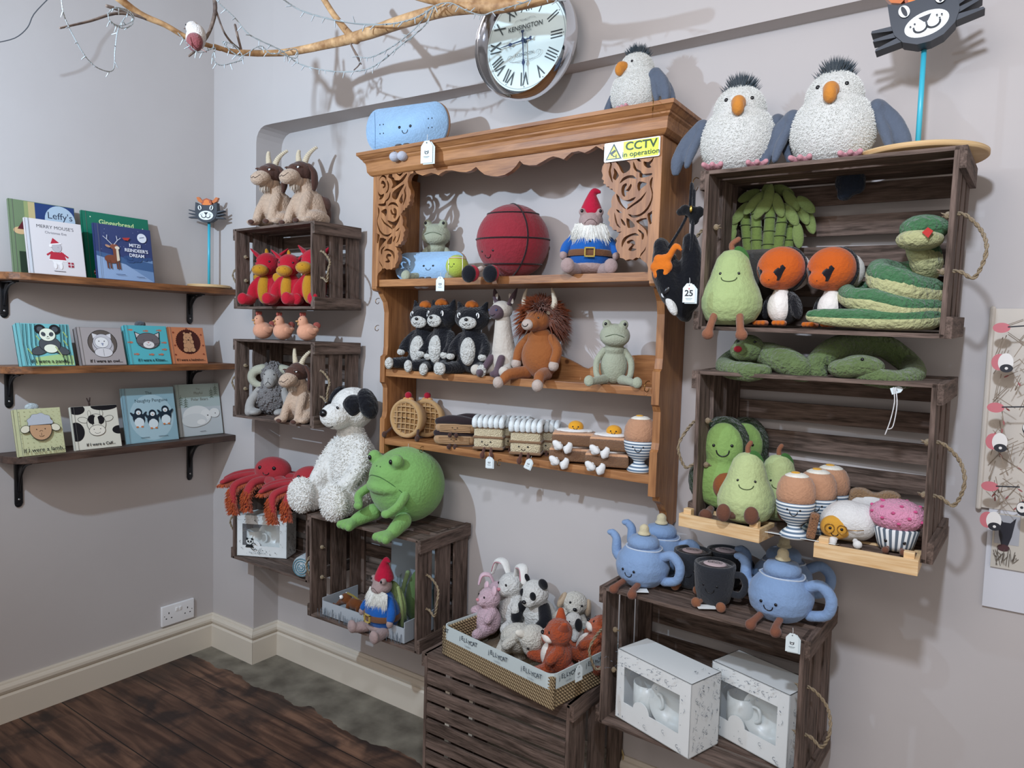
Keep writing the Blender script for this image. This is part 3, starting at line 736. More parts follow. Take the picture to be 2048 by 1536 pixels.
def dragon():
    r = root('dragon_toy'); m = mat('#b3162c', 'plush', 26); y = mat('#b98422', 'plush', 26)
    b = B(); b.e((0, 0, .27), (.20, .19, .26)); b.e((0, 0, .45), (.13, .13, .13))
    for s in (-1, 1):
        b.t([(s*.13, -.04, .42), (s*.19, -.13, .28), (s*.19, -.17, .12)], [.07, .075, .08])
        b.e((s*.22, -.22, .09), (.10, .16, .09)); b.e((s*.25, -.33, .10), (.09, .06, .1))
    b.t([(0, .15, .08), (.2, .25, .07), (.34, .2, .06)], [.1, .07, .03])
    obj('body', b, m, r, vox=.018, sm=3)
    b = B(); b.e((0, -.10, .27), (.11, .12, .24)); obj('belly', b, y, r)
    b = B(); b.e((0, -.02, .68), (.195, .185, .19)); b.e((0, -.10, .62), (.16, .13, .13)); tr = b.tree(); obj('head', b, m, r, vox=.016, sm=2)
    b = B(); b.e((0, -.23, .565), (.135, .12, .095)); tr2 = b.tree(); obj('muzzle', b, y, r)
    for s in (-1, 1):
        eye(r, tr, s*.115, .71, .018)
        b = B(); p, n = hitp(tr2, s*.05, .59); b.e(p, (.01, .006, .008), n=1); obj('nostril', b, mat('#7a5210'), r)
        b = B(); b.t([(s*.13, .02, .76), (s*.22, .03, .84), (s*.33, .03, .93)], [.07, .065, .02], flat=.5); obj('ear', b, m, r)
        b = B(); b.e((s*.22, .14, .45), (.15, .03, .1), (0, s*-30, 0)); obj('wing', b, y, r)
    b = B()
    for z, yy, h in ((.84, -.03, .1), (.80, .1, .07), (.7, .16, .06), (.58, .15, .05)): b.e((0, yy, z), (.035, .04, h), (20, 0, 0), n=2)
    obj('spines', b, y, r); return r
def chick():
    r = root('chicken_toy'); m = mat('#e0a384', 'plush', 26); c = mat('#b55d52', 'plush'); 
    b = B(); b.e((0, .03, .30), (.30, .34, .30)); b.e((0, -.12, .62), (.17, .17, .22)); b.e((0, .30, .38), (.12, .16, .14)); tr = b.tree()
    obj('body', b, m, r, vox=.025, sm=3)
    b = B(); b.e((0, -.31, .64), (.04, .07, .035), n=2); b.e((0, -.28, .55), (.03, .03, .05), n=2); obj('beak', b, mat('#c99a66'), r)
    b = B()
    for k in (-1, 0, 1): b.e((0, -.12+k*.07, .88), (.035, .045, .075), n=2)
    obj('comb', b, c, r)
    b = B(); b.e((.0, .38, .52), (.05, .14, .12)); obj('tail', b, c, r)
    for s in (-1, 1):
        eye(r, tr, s*.09, .70, .02)
        b = B(); b.e((s*.28, .06, .33), (.07, .18, .12), (-20, 0, 0)); b.e((s*.3, .18, .38), (.05, .12, .07)); obj('wing', b, m, r, vox=.025, sm=1)
    return r
def ram():
    r = root('ram_toy'); wl = mat('#a39d9c', 'fur', 30, 1); g = mat('#a9a6a2', 'plush'); hn = mat('#b5b5a2', 'plush')
    b = B(); b.e((0, 0, .28), (.30, .26, .28)); b.e((0, 0, .66), (.20, .18, .2)); b.e((0, 0, .5), (.2, .18, .15))
    for i in range(420):
        a = RNG.uniform(0, 2*pi); z = RNG.uniform(-.95, 1); q = math.sqrt(1-z*z)
        c, rr_ = ((0, 0, .28), (.3, .26, .28)) if i % 5 < 3 else ((0, .02, .68), (.2, .18, .2))
        if i % 5 >= 3 and z < .3 and sin(a) < 0: continue
        b.e((c[0]+rr_[0]*q*cos(a), c[1]+rr_[1]*q*sin(a), c[2]+rr_[2]*z), .026, n=1)
    obj('woolly_body', b, wl, r)
    b = B(); b.e((0, -.15, .62), (.12, .10, .15)); b.e((0, -.21, .55), (.095, .09, .1)); tr = b.tree(); obj('face', b, g, r, vox=.015, sm=2)
    for s in (-1, 1):
        eye(r, tr, s*.075, .68, .013)
        b = B(); P = [(s*(.16+.20*sin(R_(a))*.9), -.02-.06*a/360, .76-.14+.14*cos(R_(a))) for a in range(0, 350, 35)]
        b.t(P, [.085-.006*i for i in range(len(P))], n=14)
        o = obj('horn', b, hn, r)
        b = B(); b.t([(s*.2, -.1, .4), (s*.3, -.2, .22), (s*.3, -.28, .06)], [.07, .075, .08]); b.e((s*.2, -.3, .06), (.1, .15, .06)); obj('leg', b, g, r, vox=.02, sm=2)
    smile(r, tr, [(-.04, .52), (0, .56), (.04, .52)], .005); smile(r, tr, [(0, .56), (0, .62)], .005)
    return r
def crab():
    r = root('crab_toy'); m = mat('#a83038', 'plush', 20); f = mat('#b4532c', 'cloth', 30)
    b = B(); b.e((0, 0, .46), (.60, .45, .44), (12, 0, 0), n=4); tr = b.tree(); obj('body', b, m, r)
    for s in (-1, 1): eye(r, tr, s*.24, .60, .065)
    smile(r, tr, arc(0, .46, .1, .07), .014)
    legs = [[(.45, .0, .3), (.85, -.1, .28), (1.15, -.35, .16), (1.1, -.6, .12)], [(-.45, .0, .3), (-.9, -.05, .26), (-1.25, -.3, .18), (-1.35, -.65, .12)],
            [(.35, -.25, .25), (.7, -.5, .2), (.95, -.8, .13)], [(-.35, -.25, .25), (-.65, -.6, .2), (-.85, -.85, .05), (-.80, -1.0, -.35), (-.70, -1.0, -.62)],
            [(.45, .2, .3), (.9, .25, .28), (1.3, .1, .14)], [(-.45, .2, .3), (-.95, .25, .3), (-1.4, .1, .2), (-1.5, -.2, .15)], [(.1, -.4, .22), (.35, -.7, .18), (.75, -.88, .12)], [(-.1, -.4, .22), (-.25, -.8, .18), (-.30, -1.0, -.12), (-.25, -1.02, -.5)]]
    for P in legs:
        b = B(); n = len(P); b.t(P, [.19]+[.155]*(n-2)+[.11], n=12, flat=.7); lg = obj('leg', b, m, r)
        b = B(); C = catmull(P, 9)
        for i, p in enumerate(C[3:]):
            for q in range(22):
                a = RNG.uniform(0, 2*pi); side = Vector((cos(a)*.9, -.4+sin(a)*.6, -.75))
                b.spike(p+side*.12, side+Vector((0, 0, RNG.uniform(-.3, .2))), RNG.uniform(.10, .18), .022, n=3)
        obj('fringe', b, f, lg, smooth=False)
    return r
def pup():
    r = root('puppy_toy'); w = mat('#f0eee8', 'fur', 26, .5); k = mat('#14151c', 'fur', 22, .5)
    b = B(); b.e((0, .02, .30), (.20, .18, .28), n=4); b.e((0, 0, .50), (.13, .12, .14)); b.t([(0, .0, .5), (0, -.02, .62)], .1)
    for s in (-1, 1):
        b.t([(s*.13, -.02, .48), (s*.19, -.1, .34), (s*.16, -.2, .22)], [.07, .065, .07])
        b.t([(s*.13, -.05, .1), (s*.18, -.25, .09)], [.12, .1]); b.e((s*.19, -.33, .12), (.12, .085, .135))
    bd_o = obj('body', b, w, r, vox=.018, sm=2, fluff=.014, fsz=.03); wc_ = mat('#e9e8e3', 'cloth', 8, .1)
    fleece(bd_o, b.bvh, (0, .02, .30), (.2, .18, .28), 4200, .020, .0045, wc_); fleece(bd_o, b.bvh, (0, 0, .5), (.2, .14, .14), 1200, .018, .004, wc_)
    for s in (-1, 1): fleece(bd_o, b.bvh, (s*.19, -.33, .12), (.12, .09, .13), 1200, .018, .004, wc_)
    b = B(); b.e((0, 0, .78), (.175, .165, .165), n=4); b.e((0, -.15, .73), (.12, .14, .105)); tr = b.tree(); obj('head', b, w, r, vox=.016, sm=3, fluff=.012, fsz=.04)
    b = B(); b.e((0, -.285, .76), (.036, .026, .03), n=2); obj('nose', b, BLK, r)
    smile(r, tr, [(-.05, .66), (0, .645), (.05, .66)], .004)
    for s in (-1, 1):
        b = B(); b.e((s*.17, .0, .83), (.06, .09, .13), (0, s*-25, 0)); obj('ear', b, k, r, vox=.02, sm=1, fluff=.012)
        eye(r, tr, s*.07, .80, .014)
    b = B(); b.e((.095, -.075, .81), (.075, .09, .09)); obj('eye_patch', b, k, r, vox=.015, sm=1, fluff=.008)
    return r
def bigfrog():
    r = root('round_frog_toy'); m = mat('#7ba85f', 'plush', 16, .3)
    b = B(); b.e((0, .05, .50), (.50, .47, .48), n=4); b.e((-.0, -.12, .62), (.36, .34, .30), n=4); b.e((0, -.2, .52), (.34, .3, .13), n=4); tr0 = b.tree()
    for s in (-1, 1): b.e((s*.22, -.30, .86), (.095, .085, .09))
    body = obj('body', b, m, r, vox=.02, sm=4)
    for s in (-1, 1):
        b = B(); b.t([(s*.33, -.22, .48), (s*.40, -.40, .36), (s*.30, -.47, .26)], [.06, .055, .05]); b.e((s*.28, -.50, .25), (.07, .05, .05)); obj('arm', b, m, r, vox=.014, sm=2)
        b = B(); b.t([(s*.30, -.25, .13), (s*.36, -.42, .06), (s*.37, -.50, .02)], [.11, .09, .07])
        for q in (-1, 0, 1): b.t([(s*.37, -.5, .02), (s*.37+q*.09, -.63, -.0)], [.07, .055])
        obj('leg', b, m, r, vox=.015, sm=2)
        b = B(); b.e((0, 0, 0), (.028, .02, .032), n=2); o = obj('eye', b, BLK, r); o.location = (s*.21, -.385, .86)
    smile(r, tr0, [(-.33, .50), (-.22, .60), (-.1, .66), (0, .67), (.1, .66), (.22, .60), (.33, .50)], .006, m=mat('#3f6630'))
    b = B()
    for s in (-1, 1): b.e(hitp(tr0, s*.035, .78)[0], .01, n=1)
    obj('nostrils', b, mat('#3f6630'), r); return r
def frog(col='#a3a893'):
    """lean frog sitting with legs out"""
    r = root('sitting_frog_toy'); m = mat(col, 'plush', 22, .3)
    b = B(); b.e((0, .02, .27), (.20, .16, .27), n=4); b.e((0, -.01, .52), (.15, .13, .10)); b.e((0, -.03, .72), (.225, .18, .18), n=4); b.e((0, -.14, .67), (.20, .12, .11))
    tr0 = b.tree()
    for s in (-1, 1): b.e((s*.125, -.09, .885), (.068, .065, .07))
    obj('body', b, m, r, vox=.015, sm=3)
    for s in (-1, 1):
        b = B(); b.t([(s*.15, .0, .50), (s*.25, -.03, .34), (s*.25, -.14, .16), (s*.21, -.2, .09)], [.05, .05, .045, .05]); b.e((s*.21, -.23, .06), (.06, .07, .05)); obj('arm', b, m, r, vox=.014, sm=2)
        b = B(); b.t([(s*.13, -.05, .07), (s*.24, -.28, .06), (s*.32, -.42, .04)], [.08, .06, .05]); b.e((s*.34, -.46, .06), (.075, .045, .085), (-15, 0, 0)); obj('leg', b, m, r, vox=.014, sm=2)
        b = B(); b.e((0, 0, 0), (.022, .015, .024), n=2); o = obj('eye', b, BLK, r); o.location = (s*.14, -.15, .89)
    smile(r, tr0, [(-.20, .64), (-.13, .70), (0, .735), (.13, .70), (.20, .64)], .005, m=mat('#4d5a40'))
    return r
def gnome():
    r = root('gnome_frog_toy'); sk = mat('#a58f8c', 'plush', 24); bl = mat('#1c5aa8', 'plush', 20); rd = mat('#b51638', 'plush', 20); gr = mat('#7c8f5a', 'plush', 20)
    b = B(); b.e((0, .0, .26), (.26, .22, .25), n=4); b.e((0, 0, .44), (.17, .15, .14)); tr = b.tree(); obj('blue_coat', b, bl, r, vox=.018, sm=3)
    b = B(); b.e((0, -.01, .63), (.14, .125, .12), n=4); b.e((0, -.09, .60), (.11, .07, .07)); tr2 = b.tree()
    for s in (-1, 1): b.e((s*.1, -.07, .72), (.045, .045, .045))
    obj('head', b, sk, r, vox=.015, sm=2, fluff=.006, fsz=.03)
    b = B(); b.e((0, 0, .10), (.22, .2, .1)); obj('fur_hem', b, sk, r, fluff=.006, fsz=.03)
    b = B(); b.lathe([(.275, .21), (.28, .23), (.275, .27), (.262, .285), (.25, .28), (.25, .22)], n=40, sy=.85); obj('belt', b, mat('#6d4a34', 'plush'), r)
    b = B(); 
    for x0, z0, x1, z1 in ((-.06, .19, -.045, .30), (.045, .19, .06, .30), (-.06, .19, .06, .205), (-.06, .285, .06, .30)): b.box(((x0+x1)/2, -.245, (z0+z1)/2), (x1-x0, .02, z1-z0))
    obj('buckle', b, mat('#b9a04e', 'cloth'), r, smooth=False)
    b = B(); b.e(hitp(tr, 0, .37)[0], (.012, .008, .012), n=1); obj('button', b, BLK, r)
    for s in (-1, 1):
        b = B(); b.t([(s*.15, 0, .46), (s*.26, -.05, .34), (s*.29, -.09, .27)], [.06, .06, .055]); sl = obj('sleeve', b, bl, r, vox=.016, sm=1)
        b = B(); b.e((0, 0, 0), (.045, .045, .055), n=2); o = obj('hand', b, sk, r); o.location = (s*.30, -.11, .22)
        b = B(); b.t([(s*.15, -.08, .06), (s*.22, -.26, .06)], [.08, .07]); b.e((s*.24, -.31, .085), (.08, .05, .09)); obj('leg', b, sk, r, vox=.015, sm=2, fluff=.006)
        b = B(); b.e((0, 0, 0), (.018, .013, .02), n=2); o = obj('eye', b, BLK, r); o.location = (s*.105, -.11, .725)
    smile(r, tr2, [(-.07, .58), (-.035, .615), (0, .625), (.035, .615), (.07, .58)], .004, m=mat('#5a4644'))
    b = B(); b.lathe([(0, .70), (.128, .70), (.132, .735), (.115, .79), (.085, .86), (.05, .93), (.02, .97), (0, .975)], c=(0, .02, 0), n=28); b.t([(0, .02, .93), (.03, .03, .975), (.09, .03, .965)], [.045, .04, .02])
    obj('red_hat', b, rd, r, vox=.014, sm=1)
    b = B()
    for i in range(900):
        x = RNG.uniform(-.18, .18); z = .575-abs(x)*.12+RNG.uniform(-.07, .03)
        b.spike((x, -.13+abs(x)*.35, z), (x*2.2+RNG.uniform(-.25, .25), -.35, -1), RNG.uniform(.10, .24)*(1.15-abs(x)*2.4), .009, n=3)
    obj('white_beard', b, mat('#e8e8e2', 'cloth', 20), r, smooth=False)
    b = B(); b.e((0, .20, .34), (.25, .07, .32), (6, 0, 0)); sh = obj('green_shell', b, gr, r, vox=.02, sm=1)
    b = B()
    for s in (-1, 1): b.t([(s*.15, .14, .6), (s*.22, .15, .35), (s*.17, .2, .08)], .025)
    obj('shell_rim', b, mat('#98a86c', 'plush'), r)
    return r
def blackcat():
    r = root('black_cat_toy'); k = mat('#12131b', 'fur', 24, .5); w = mat('#ecebe4', 'fur', 24, .8); o = mat('#b3601f', 'plush', 20)
    b = B(); b.e((0, .02, .29), (.22, .18, .29), n=4); b.e((0, 0, .52), (.13, .12, .1)); b.e((0, -.01, .72), (.235, .17, .165), n=4); tr = b.tree()
    for s in (-1, 1):
        b.t([(s*.16, 0, .84), (s*.2, 0, .93)], [.06, .02])
        b.t([(s*.15, 0, .48), (s*.23, -.08, .34), (s*.22, -.16, .24)], [.06, .06, .055])
        b.t([(s*.14, -.04, .08), (s*.24, -.26, .07)], [.09, .075])
    obj('body', b, k, r, vox=.018, sm=2, fluff=.012, fsz=.03)
    b = B(); b.e((0, -.12, .29), (.11, .085, .19)); obj('white_belly', b, w, r, vox=.016, sm=1, fluff=.014, fsz=.025)
    b = B(); b.e((0, -.16, .66), (.125, .055, .085)); tr2 = b.tree(); obj('white_muzzle', b, w, r, vox=.013, sm=1, fluff=.01, fsz=.02)
    b = B(); b.e((0, -.222, .70), (.026, .015, .02), n=2); obj('nose', b, BLK, r)
    smile(r, tr2, [(-.05, .645), (-.025, .625), (0, .65), (.025, .625), (.05, .645)], .004)
    for s in (-1, 1):
        e_ = B(); e_.e((0, 0, 0), (.026, .008, .038), (0, s*-8, 0), n=2); p, n = hitp(tr, s*.13, .755); oo = obj('eye', e_, WHT, r); oo.location = p
        e_ = B(); e_.e((0, -.006, 0), (.010, .006, .030), n=2); obj('pupil', e_, BLK, oo)
        b = B(); b.e((s*.28, -.34, .06), (.065, .05, .085)); b.e((s*.22, -.18, .22), (.06, .05, .05)); obj('white_paw', b, w, r, vox=.016, sm=1, fluff=.012, fsz=.025)
    b = B(); b.e((0, -.03, .90), (.085, .08, .055))
    for a in range(0, 360, 60): b.e((.06*cos(R_(a)), -.03+.055*sin(R_(a)), .885), (.04, .04, .035), n=2)
    b.t([(0, -.03, .93), (.01, -.03, .975)], [.02, .006], n=8)
    obj('orange_bud', b, o, r, vox=.014, sm=1); return r
def llama():
    r = root('long_eared_cat_toy'); c = mat('#c9c1b6', 'plush', 22); g = mat('#5d4c55', 'plush', 22)
    b = B(); b.e((0, .02, .20), (.16, .15, .20)); b.t([(0, .0, .3), (0, -.02, .5), (0, -.03, .66)], [.14, .105, .085]); 
    for s in (-1, 1): b.t([(s*.1, -.04, .09), (s*.2, -.16, .06)], [.07, .06]); b.e((s*.22, -.22, .06), (.065, .06, .065))
    obj('body', b, c, r, vox=.016, sm=3)
    b = B(); b.e((0, -.05, .74), (.115, .13, .105), n=4); tr0 = b.tree(); obj('head', b, c, r)
    b = B(); b.e((0, -.13, .715), (.095, .09, .085)); tr = b.tree(); obj('dark_mask', b, g, r)
    for s in (-1, 1):
        eye(r, tr, s*.055, .735, .014, m=mat('#2c3f66', 'gloss'))
        b = B(); b.t([(s*.08, -.02, .80), (s*.13, -.01, .89), (s*.17, 0, .975)], [.045, .05, .015], flat=.5); obj('ear', b, g, r)
        b = B(); b.e((s*.118, -.032, .87), (.03, .008, .07), (0, s*-25, 0), n=2); obj('inner_ear', b, c, r)
        b = B(); b.t([(s*.08, -.12, .2), (s*.10, -.19, .1), (s*.13, -.24, .03)], [.045, .04, .05]); b.e((s*.1, -.27, .03), (.035, .04, .035)); obj('dark_paw', b, g, r, vox=.013, sm=1)
    smile(r, tr, [(-.04, .685), (0, .67), (.04, .685)], .004); return r
def yak():
    r = root('highland_cow_toy'); m = mat('#95592f', 'plush', 20); hr = mat('#7a3a1a', 'cloth', 24); p_ = mat('#b9aaa0', 'plush'); hn = mat('#cfc4b0', 'plush')
    b = B(); b.e((0, .02, .24), (.23, .18, .24), n=4); b.e((0, 0, .42), (.15, .13, .14))
    obj('body', b, m, r, vox=.018, sm=3)
    b = B(); b.e((0, -.06, .62), (.14, .14, .12)); b.e((0, -.17, .59), (.10, .09, .08)); tr = b.tree(); obj('head', b, m, r, vox=.015, sm=2)
    b = B(); b.e((0, -.24, .575), (.07, .045, .06)); tr2 = b.tree(); obj('muzzle', b, p_, r)
    smile(r, tr2, arc(0, .58, .035, .025), .005)
    b = B()
    for i in range(2600):
        a = RNG.uniform(0, 2*pi); e_ = RNG.uniform(-.3, 1); q = math.sqrt(max(0, 1-e_*e_)); x, y, z = cos(a)*q, sin(a)*q, e_
        if y < -.35 and z < .62: continue
        b.spike((x*.14, .01+y*.13, .64+z*.15), (x*.8+RNG.uniform(-.3, .3), y*.6-.1, z*.75+RNG.uniform(-.6, .25)), RNG.uniform(.13, .25), .009, (0, 0, -.6), n=3)
    obj('shaggy_mane', b, hr, r, smooth=False)
    for s in (-1, 1):
        b = B(); b.t([(s*.13, -.03, .72), (s*.2, -.04, .80), (s*.19, -.05, .90), (s*.165, -.05, .965)], [.035, .033, .022, .008]); obj('horn', b, hn, r)
        eye(r, tr, s*.085, .65, .012)
        b = B(); b.t([(s*.15, 0, .44), (s*.25, -.03, .32), (s*.25, -.08, .2)], [.05, .055, .05]); obj('arm', b, m, r)
        b = B(); b.e((s*.25, -.09, .15), (.055, .055, .06)); obj('hoof', b, p_, r)
        b = B(); b.t([(s*.13, -.06, .06), (s*.2, -.26, .04), (s*.24, -.34, -.03)], [.075, .06, .05]); lg = obj('leg', b, m, r)
        b = B(); b.e((s*.26, -.38, -.05), (.06, .055, .065)); obj('hoof', b, p_, r)
    return r
def feet(r, m, y, z, dx=.12, L=.12, rad=.03, shoe=(.06, .05, .07), dz=.1, name='foot'):
    for s in (-1, 1):
        b = B(); b.t([(s*dx, y, z), (s*dx*1.15, y-L, z-dz*.6), (s*dx*1.25, y-L-.01, z-dz)], rad, n=10); b.e((s*dx*1.3, y-L-.02, z-dz-.01), shoe)
        obj(name, b, m, r, vox=max(rad*.4, .011), sm=1)
def skate():
    r = root('skateboard_toy'); bl = mat('#9cc0e2', 'plush', 14, .2); tn = mat('#b58e72', 'plush')
    P = []
    for cx, a0 in ((.72, -90), (-.72, 90)):
        for k in range(0, 181, 12): P.append((cx+.42*cos(R_(a0+k))*.75, .47+.47*sin(R_(a0+k))))
    b = B(); b.prism(P, -.075, .055); bmesh.ops.bevel(b.bm, geom=[e for e in b.bm.edges if len(e.link_faces) == 2 and e.calc_face_angle(0) > 1], offset=.022, segments=3, affect='EDGES'); tr = b.tree(); obj('deck', b, bl, r)
    b = B(); b.prism([(x*1.015, .47+(z-.47)*1.03) for x, z in P], .02, .075); obj('wood_edge', b, tn, r)
    for x in (-.6, .6):
        for z in (.16, .78):
            b = B(); b.lathe([(0, -.06), (.11, -.05), (.13, 0), (.11, .05), (0, .06)], (x, .17, z), 20, (0, 90, 0)); obj('wheel', b, mat('#2c2426', 'plush'), r)
    b = B()
    for x in (-.62, .62):
        for dx in (-.045, .045):
            for z in (.38, .58): b.e((x+dx, -.078, z), (.014, .01, .018), n=1)
    obj('rivets', b, BLK, r)
    b = B(); b.t([(-.80, -.078, .06), (-.79, -.080, .47), (-.80, -.078, .88)], .004, n=5); obj('seam', b, mat('#5f83a8', 'plush'), r)
    for s in (-1, 1): eye(r, tr, s*.14-.02, .47, .034)
    smile(r, tr, arc(-.02, .39, .07, .07), .010)
    for s in (-1, 1):
        x = -.05+s*.10
        b = B(); b.t([(x, -.05, .05), (x-.02, -.18, .0), (x-.03, -.19, -.14)], [.06, .06, .06], n=10); lg = obj('leg', b, mat('#5f5856', 'plush'), r)
        b = B(); b.t([(x-.02, -.19, -.03), (x-.03, -.19, -.09)], .068, n=12); obj('sock_band', b, mat('#1d2033', 'plush'), lg)
        b = B(); b.e((x-.05, -.22, -.22), (.13, .13, .11)); obj('shoe', b, mat('#b9bcc8', 'plush'), lg)
        b = B(); b.t([(x-.10, -.315, -.18), (x-.05, -.325, -.17), (x, -.315, -.18)], .008, n=6); b.t([(x-.10, -.3, -.22), (x-.05, -.312, -.215), (x, -.3, -.22)], .008, n=6); obj('shoe_stripe', b, mat('#5f6f8c', 'plush'), lg)
    return r
def basketball():
    r = root('basketball_toy'); b = B(); b.e((0, 0, .5), .5, n=4); tr = b.tree(); obj('ball', b, mat('#8f2b36', 'plush', 16, .25), r)
    ln = mat('#261418', 'plush'); b = B()
    def gc(rx, rz, k, off):
        P = []
        Mx = Euler((R_(rx), 0, R_(rz))).to_matrix()
        for i in range(49):
            a = 2*pi*i/48; q = math.sqrt(1-off*off); P.append(Vector((0, 0, .5))+Mx @ Vector((cos(a)*q, sin(a)*q, off))*.502)
        b.t(P, .011, n=6, caps=False)
    gc(4, 0, 0, 0.05); gc(4, 0, 0, .72); gc(4, 0, 0, -.62)
    P = [Vector((0, 0, .5))+(Euler((0, 0, R_(38))).to_matrix() @ Vector((sin(2*pi*i/48)*.0+.18*cos(2*pi*i/24)*.5, -cos(2*pi*i/48), sin(2*pi*i/48)))).normalized()*.502 for i in range(49)]
    b.t(P, .011, n=6, caps=False)
    obj('seams', b, ln, r)
    for s in (-1, 1): eye(r, tr, s*.095-.2, .33, .016)
    smile(r, tr, arc(-.2, .28, .05, .04), .006)
    for s in (-1, 1):
        b = B(); b.t([(-.2+s*.1, -.38, .1), (-.22+s*.13, -.55, .02)], .035, n=10); lg = obj('leg', b, mat('#d8cfc4', 'plush'), r)
        b = B(); b.e((-.23+s*.15, -.60, .01), (.10, .06, .115)); obj('shoe_sole', b, mat('#10121a', 'plush'), lg)
        b = B(); b.e((-.21+s*.14, -.55, .02), (.10, .05, .11)); obj('shoe_upper', b, mat('#9c2a38', 'plush'), lg)
    return r
def tennis():
    r = root('tennis_ball_toy'); b = B(); b.e((0, 0, .5), .5, n=4); tr = b.tree(); obj('ball', b, mat('#aec04e', 'plush', 14, .25), r)
    b = B()
    for s in (-1, 1):
        b.t([Vector((0, 0, .5))+Vector((s*.80+.18*cos(a*2), -cos(a), sin(a))).normalized()*.50 for a in [2*pi*i/40 for i in range(41)]], .014, n=6, caps=False)
    obj('seams', b, WHT, r)
    b = B(); b.lathe([(.40, .78), (.355, .86), (.345, .86), (.38, .775)], n=40); obj('headband', b, mat('#e8e6e2', 'plush'), r)
    b = B(); b.lathe([(.395, .81), (.385, .83), (.375, .83), (.385, .81)], n=40); obj('headband_stripe', b, mat('#b02838', 'plush'), r)
    for s in (-1, 1): eye(r, tr, s*.12-.12, .55, .03)
    smile(r, tr, arc(-.12, .48, .07, .06), .010)
    return r
def pie():
    r = root('cherry_pie_toy'); m = mat('#c79f6c', 'cloth', 30, .5); f = mat('#a07a4c', 'plush')
    b = B(); b.lathe([(0, -.34), (.30, -.34), (.40, -.24), (.5, .04), (.47, .13), (.40, .12), (.38, .06), (0, .05)], (0, 0, .5), 40, (90, 0, 0)); obj('crust', b, m, r)
    b = B(); b.lathe([(0, .07), (.40, .06), (.40, 0), (0, 0)], (0, 0, .5), 32, (90, 0, 0)); obj('filling', b, f, r)
    b = B()
    for i in range(-2, 3):
        x = i*.14; h = math.sqrt(.42**2-x*x)
        b.t([(x-.02, -.075, .5-h), (x+.02, -.10, .5), (x-.01, -.075, .5+h)], .032, n=8, flat=.5)
        b.t([(-h, -.075, .5+x), (0, -.11, .5+x+.02), (h, -.075, .5+x)], .032, n=8, flat=.5)
    tr = b.tree(); obj('lattice', b, m, r)
    for i in range(3):
        pass
    b = B()
    for k in range(7): a = -30+10*k; b.e((.1*sin(R_(a*3)), .0, .97+.02*(k % 2)), (.06, .08, .03), (0, a, 0), n=2)
    obj('cream_frill', b, mat('#d89a5a', 'plush'), r)
    b = B(); b.e((0, .0, 1.07), .09); obj('cherry', b, mat('#a3162e', 'plush'), r)
    b = B()
    for s in (-1, 1): b.e((s*.07, -.14, .52), (.02, .012, .02), n=1)
    obj('eyes', b, BLK, r)
    for s in (-1, 1):
        b = B(); b.t([(s*.4, -.1, .25), (s*.5, -.25, .10)], .03, n=8); b.e((s*.52, -.28, .07), (.06, .06, .08)); obj('foot', b, mat('#4c342c', 'plush'), r)
    return r
def eclair():
    r = root('eclair_toy'); c = mat('#c39a6e', 'cloth', 26, .6); d = mat('#2f2427', 'plush')
    b = B(); b.t([(-.75, 0, .30), (0, -.03, .30), (.75, 0, .30)], [.26, .30, .26], n=18); tr = b.tree()
    for i in range(5): b.t([(-.72, -.27+.0*i, .14+.07*i), (0, -.315+.01*abs(i-2), .13+.08*i), (.72, -.27, .14+.07*i)], .03, n=6)
    obj('pastry', b, c, r)
    b = B(); b.t([(-.85, -.02, .58), (-.3, -.08, .68), (.3, -.08, .66), (.85, .0, .58)], [.18, .23, .23, .18], n=14, flat=1); obj('chocolate_icing', b, d, r)
    for s in (-1, 1):
        b = B(); b.e((s*.12, -.345, .34), (.028, .02, .03), n=1); obj('eye', b, BLK, r)
        b = B(); b.t([(s*.12-.05, -.25, .12), (s*.13-.05, -.42, .02)], .05, n=8); b.e((s*.15-.05, -.48, 0), (.10, .08, .12)); obj('foot', b, mat('#4a322b', 'plush'), r)
    b = B(); b.t([(-.04, -.35, .29), (0, -.355, .26), (.04, -.35, .29)], .010, n=6); obj('mouth', b, BLK, r); return r
def mille():
    r = root('custard_slice_toy'); cr = mat('#f4e4bd', 'fur', 18, .7); br = mat('#86694f', 'cloth', 30); ic = mat('#e4ebec', 'plush', 16, .2)
    b = B(); b.box((0, .0, .43), (.88, .62, .70), bev=.12); tr = b.tree(); obj('custard', b, cr, r, vox=.03, sm=3, fluff=.045, fsz=.06)
    for z in (.10, .42, .72):
        b = B(); b.box((0, 0, z), (.93, .67, .09), bev=.04); obj('pastry_layer', b, br, r, vox=.025, sm=3)
    for i in range(6):
        b = B(); x = -.40+.16*i; b.t([(x, -.33, .78), (x, -.33, .92), (x, 0, .97), (x, .33, .92), (x, .33, .78)], .088, n=12); obj('white_icing', b, ic, r)
    b = B()
    for i in range(5):
        x = -.32+.16*i; b.t([(x, -.385, .78), (x, -.36, .95), (x, -.1, 1.02), (x, .2, 1.02)], .007, n=6)
    obj('icing_lines', b, mat('#5c636a'), r)
    for s in (-1, 1): eye(r, tr, s*.13-.05, .29, .026)
    smile(r, tr, arc(-.05, .23, .05, .05), .009)
    feet(r, mat('#5d3c32', 'plush'), -.30, .10, .10, .14, .045, (.075, .07, .10), .18)
    return r
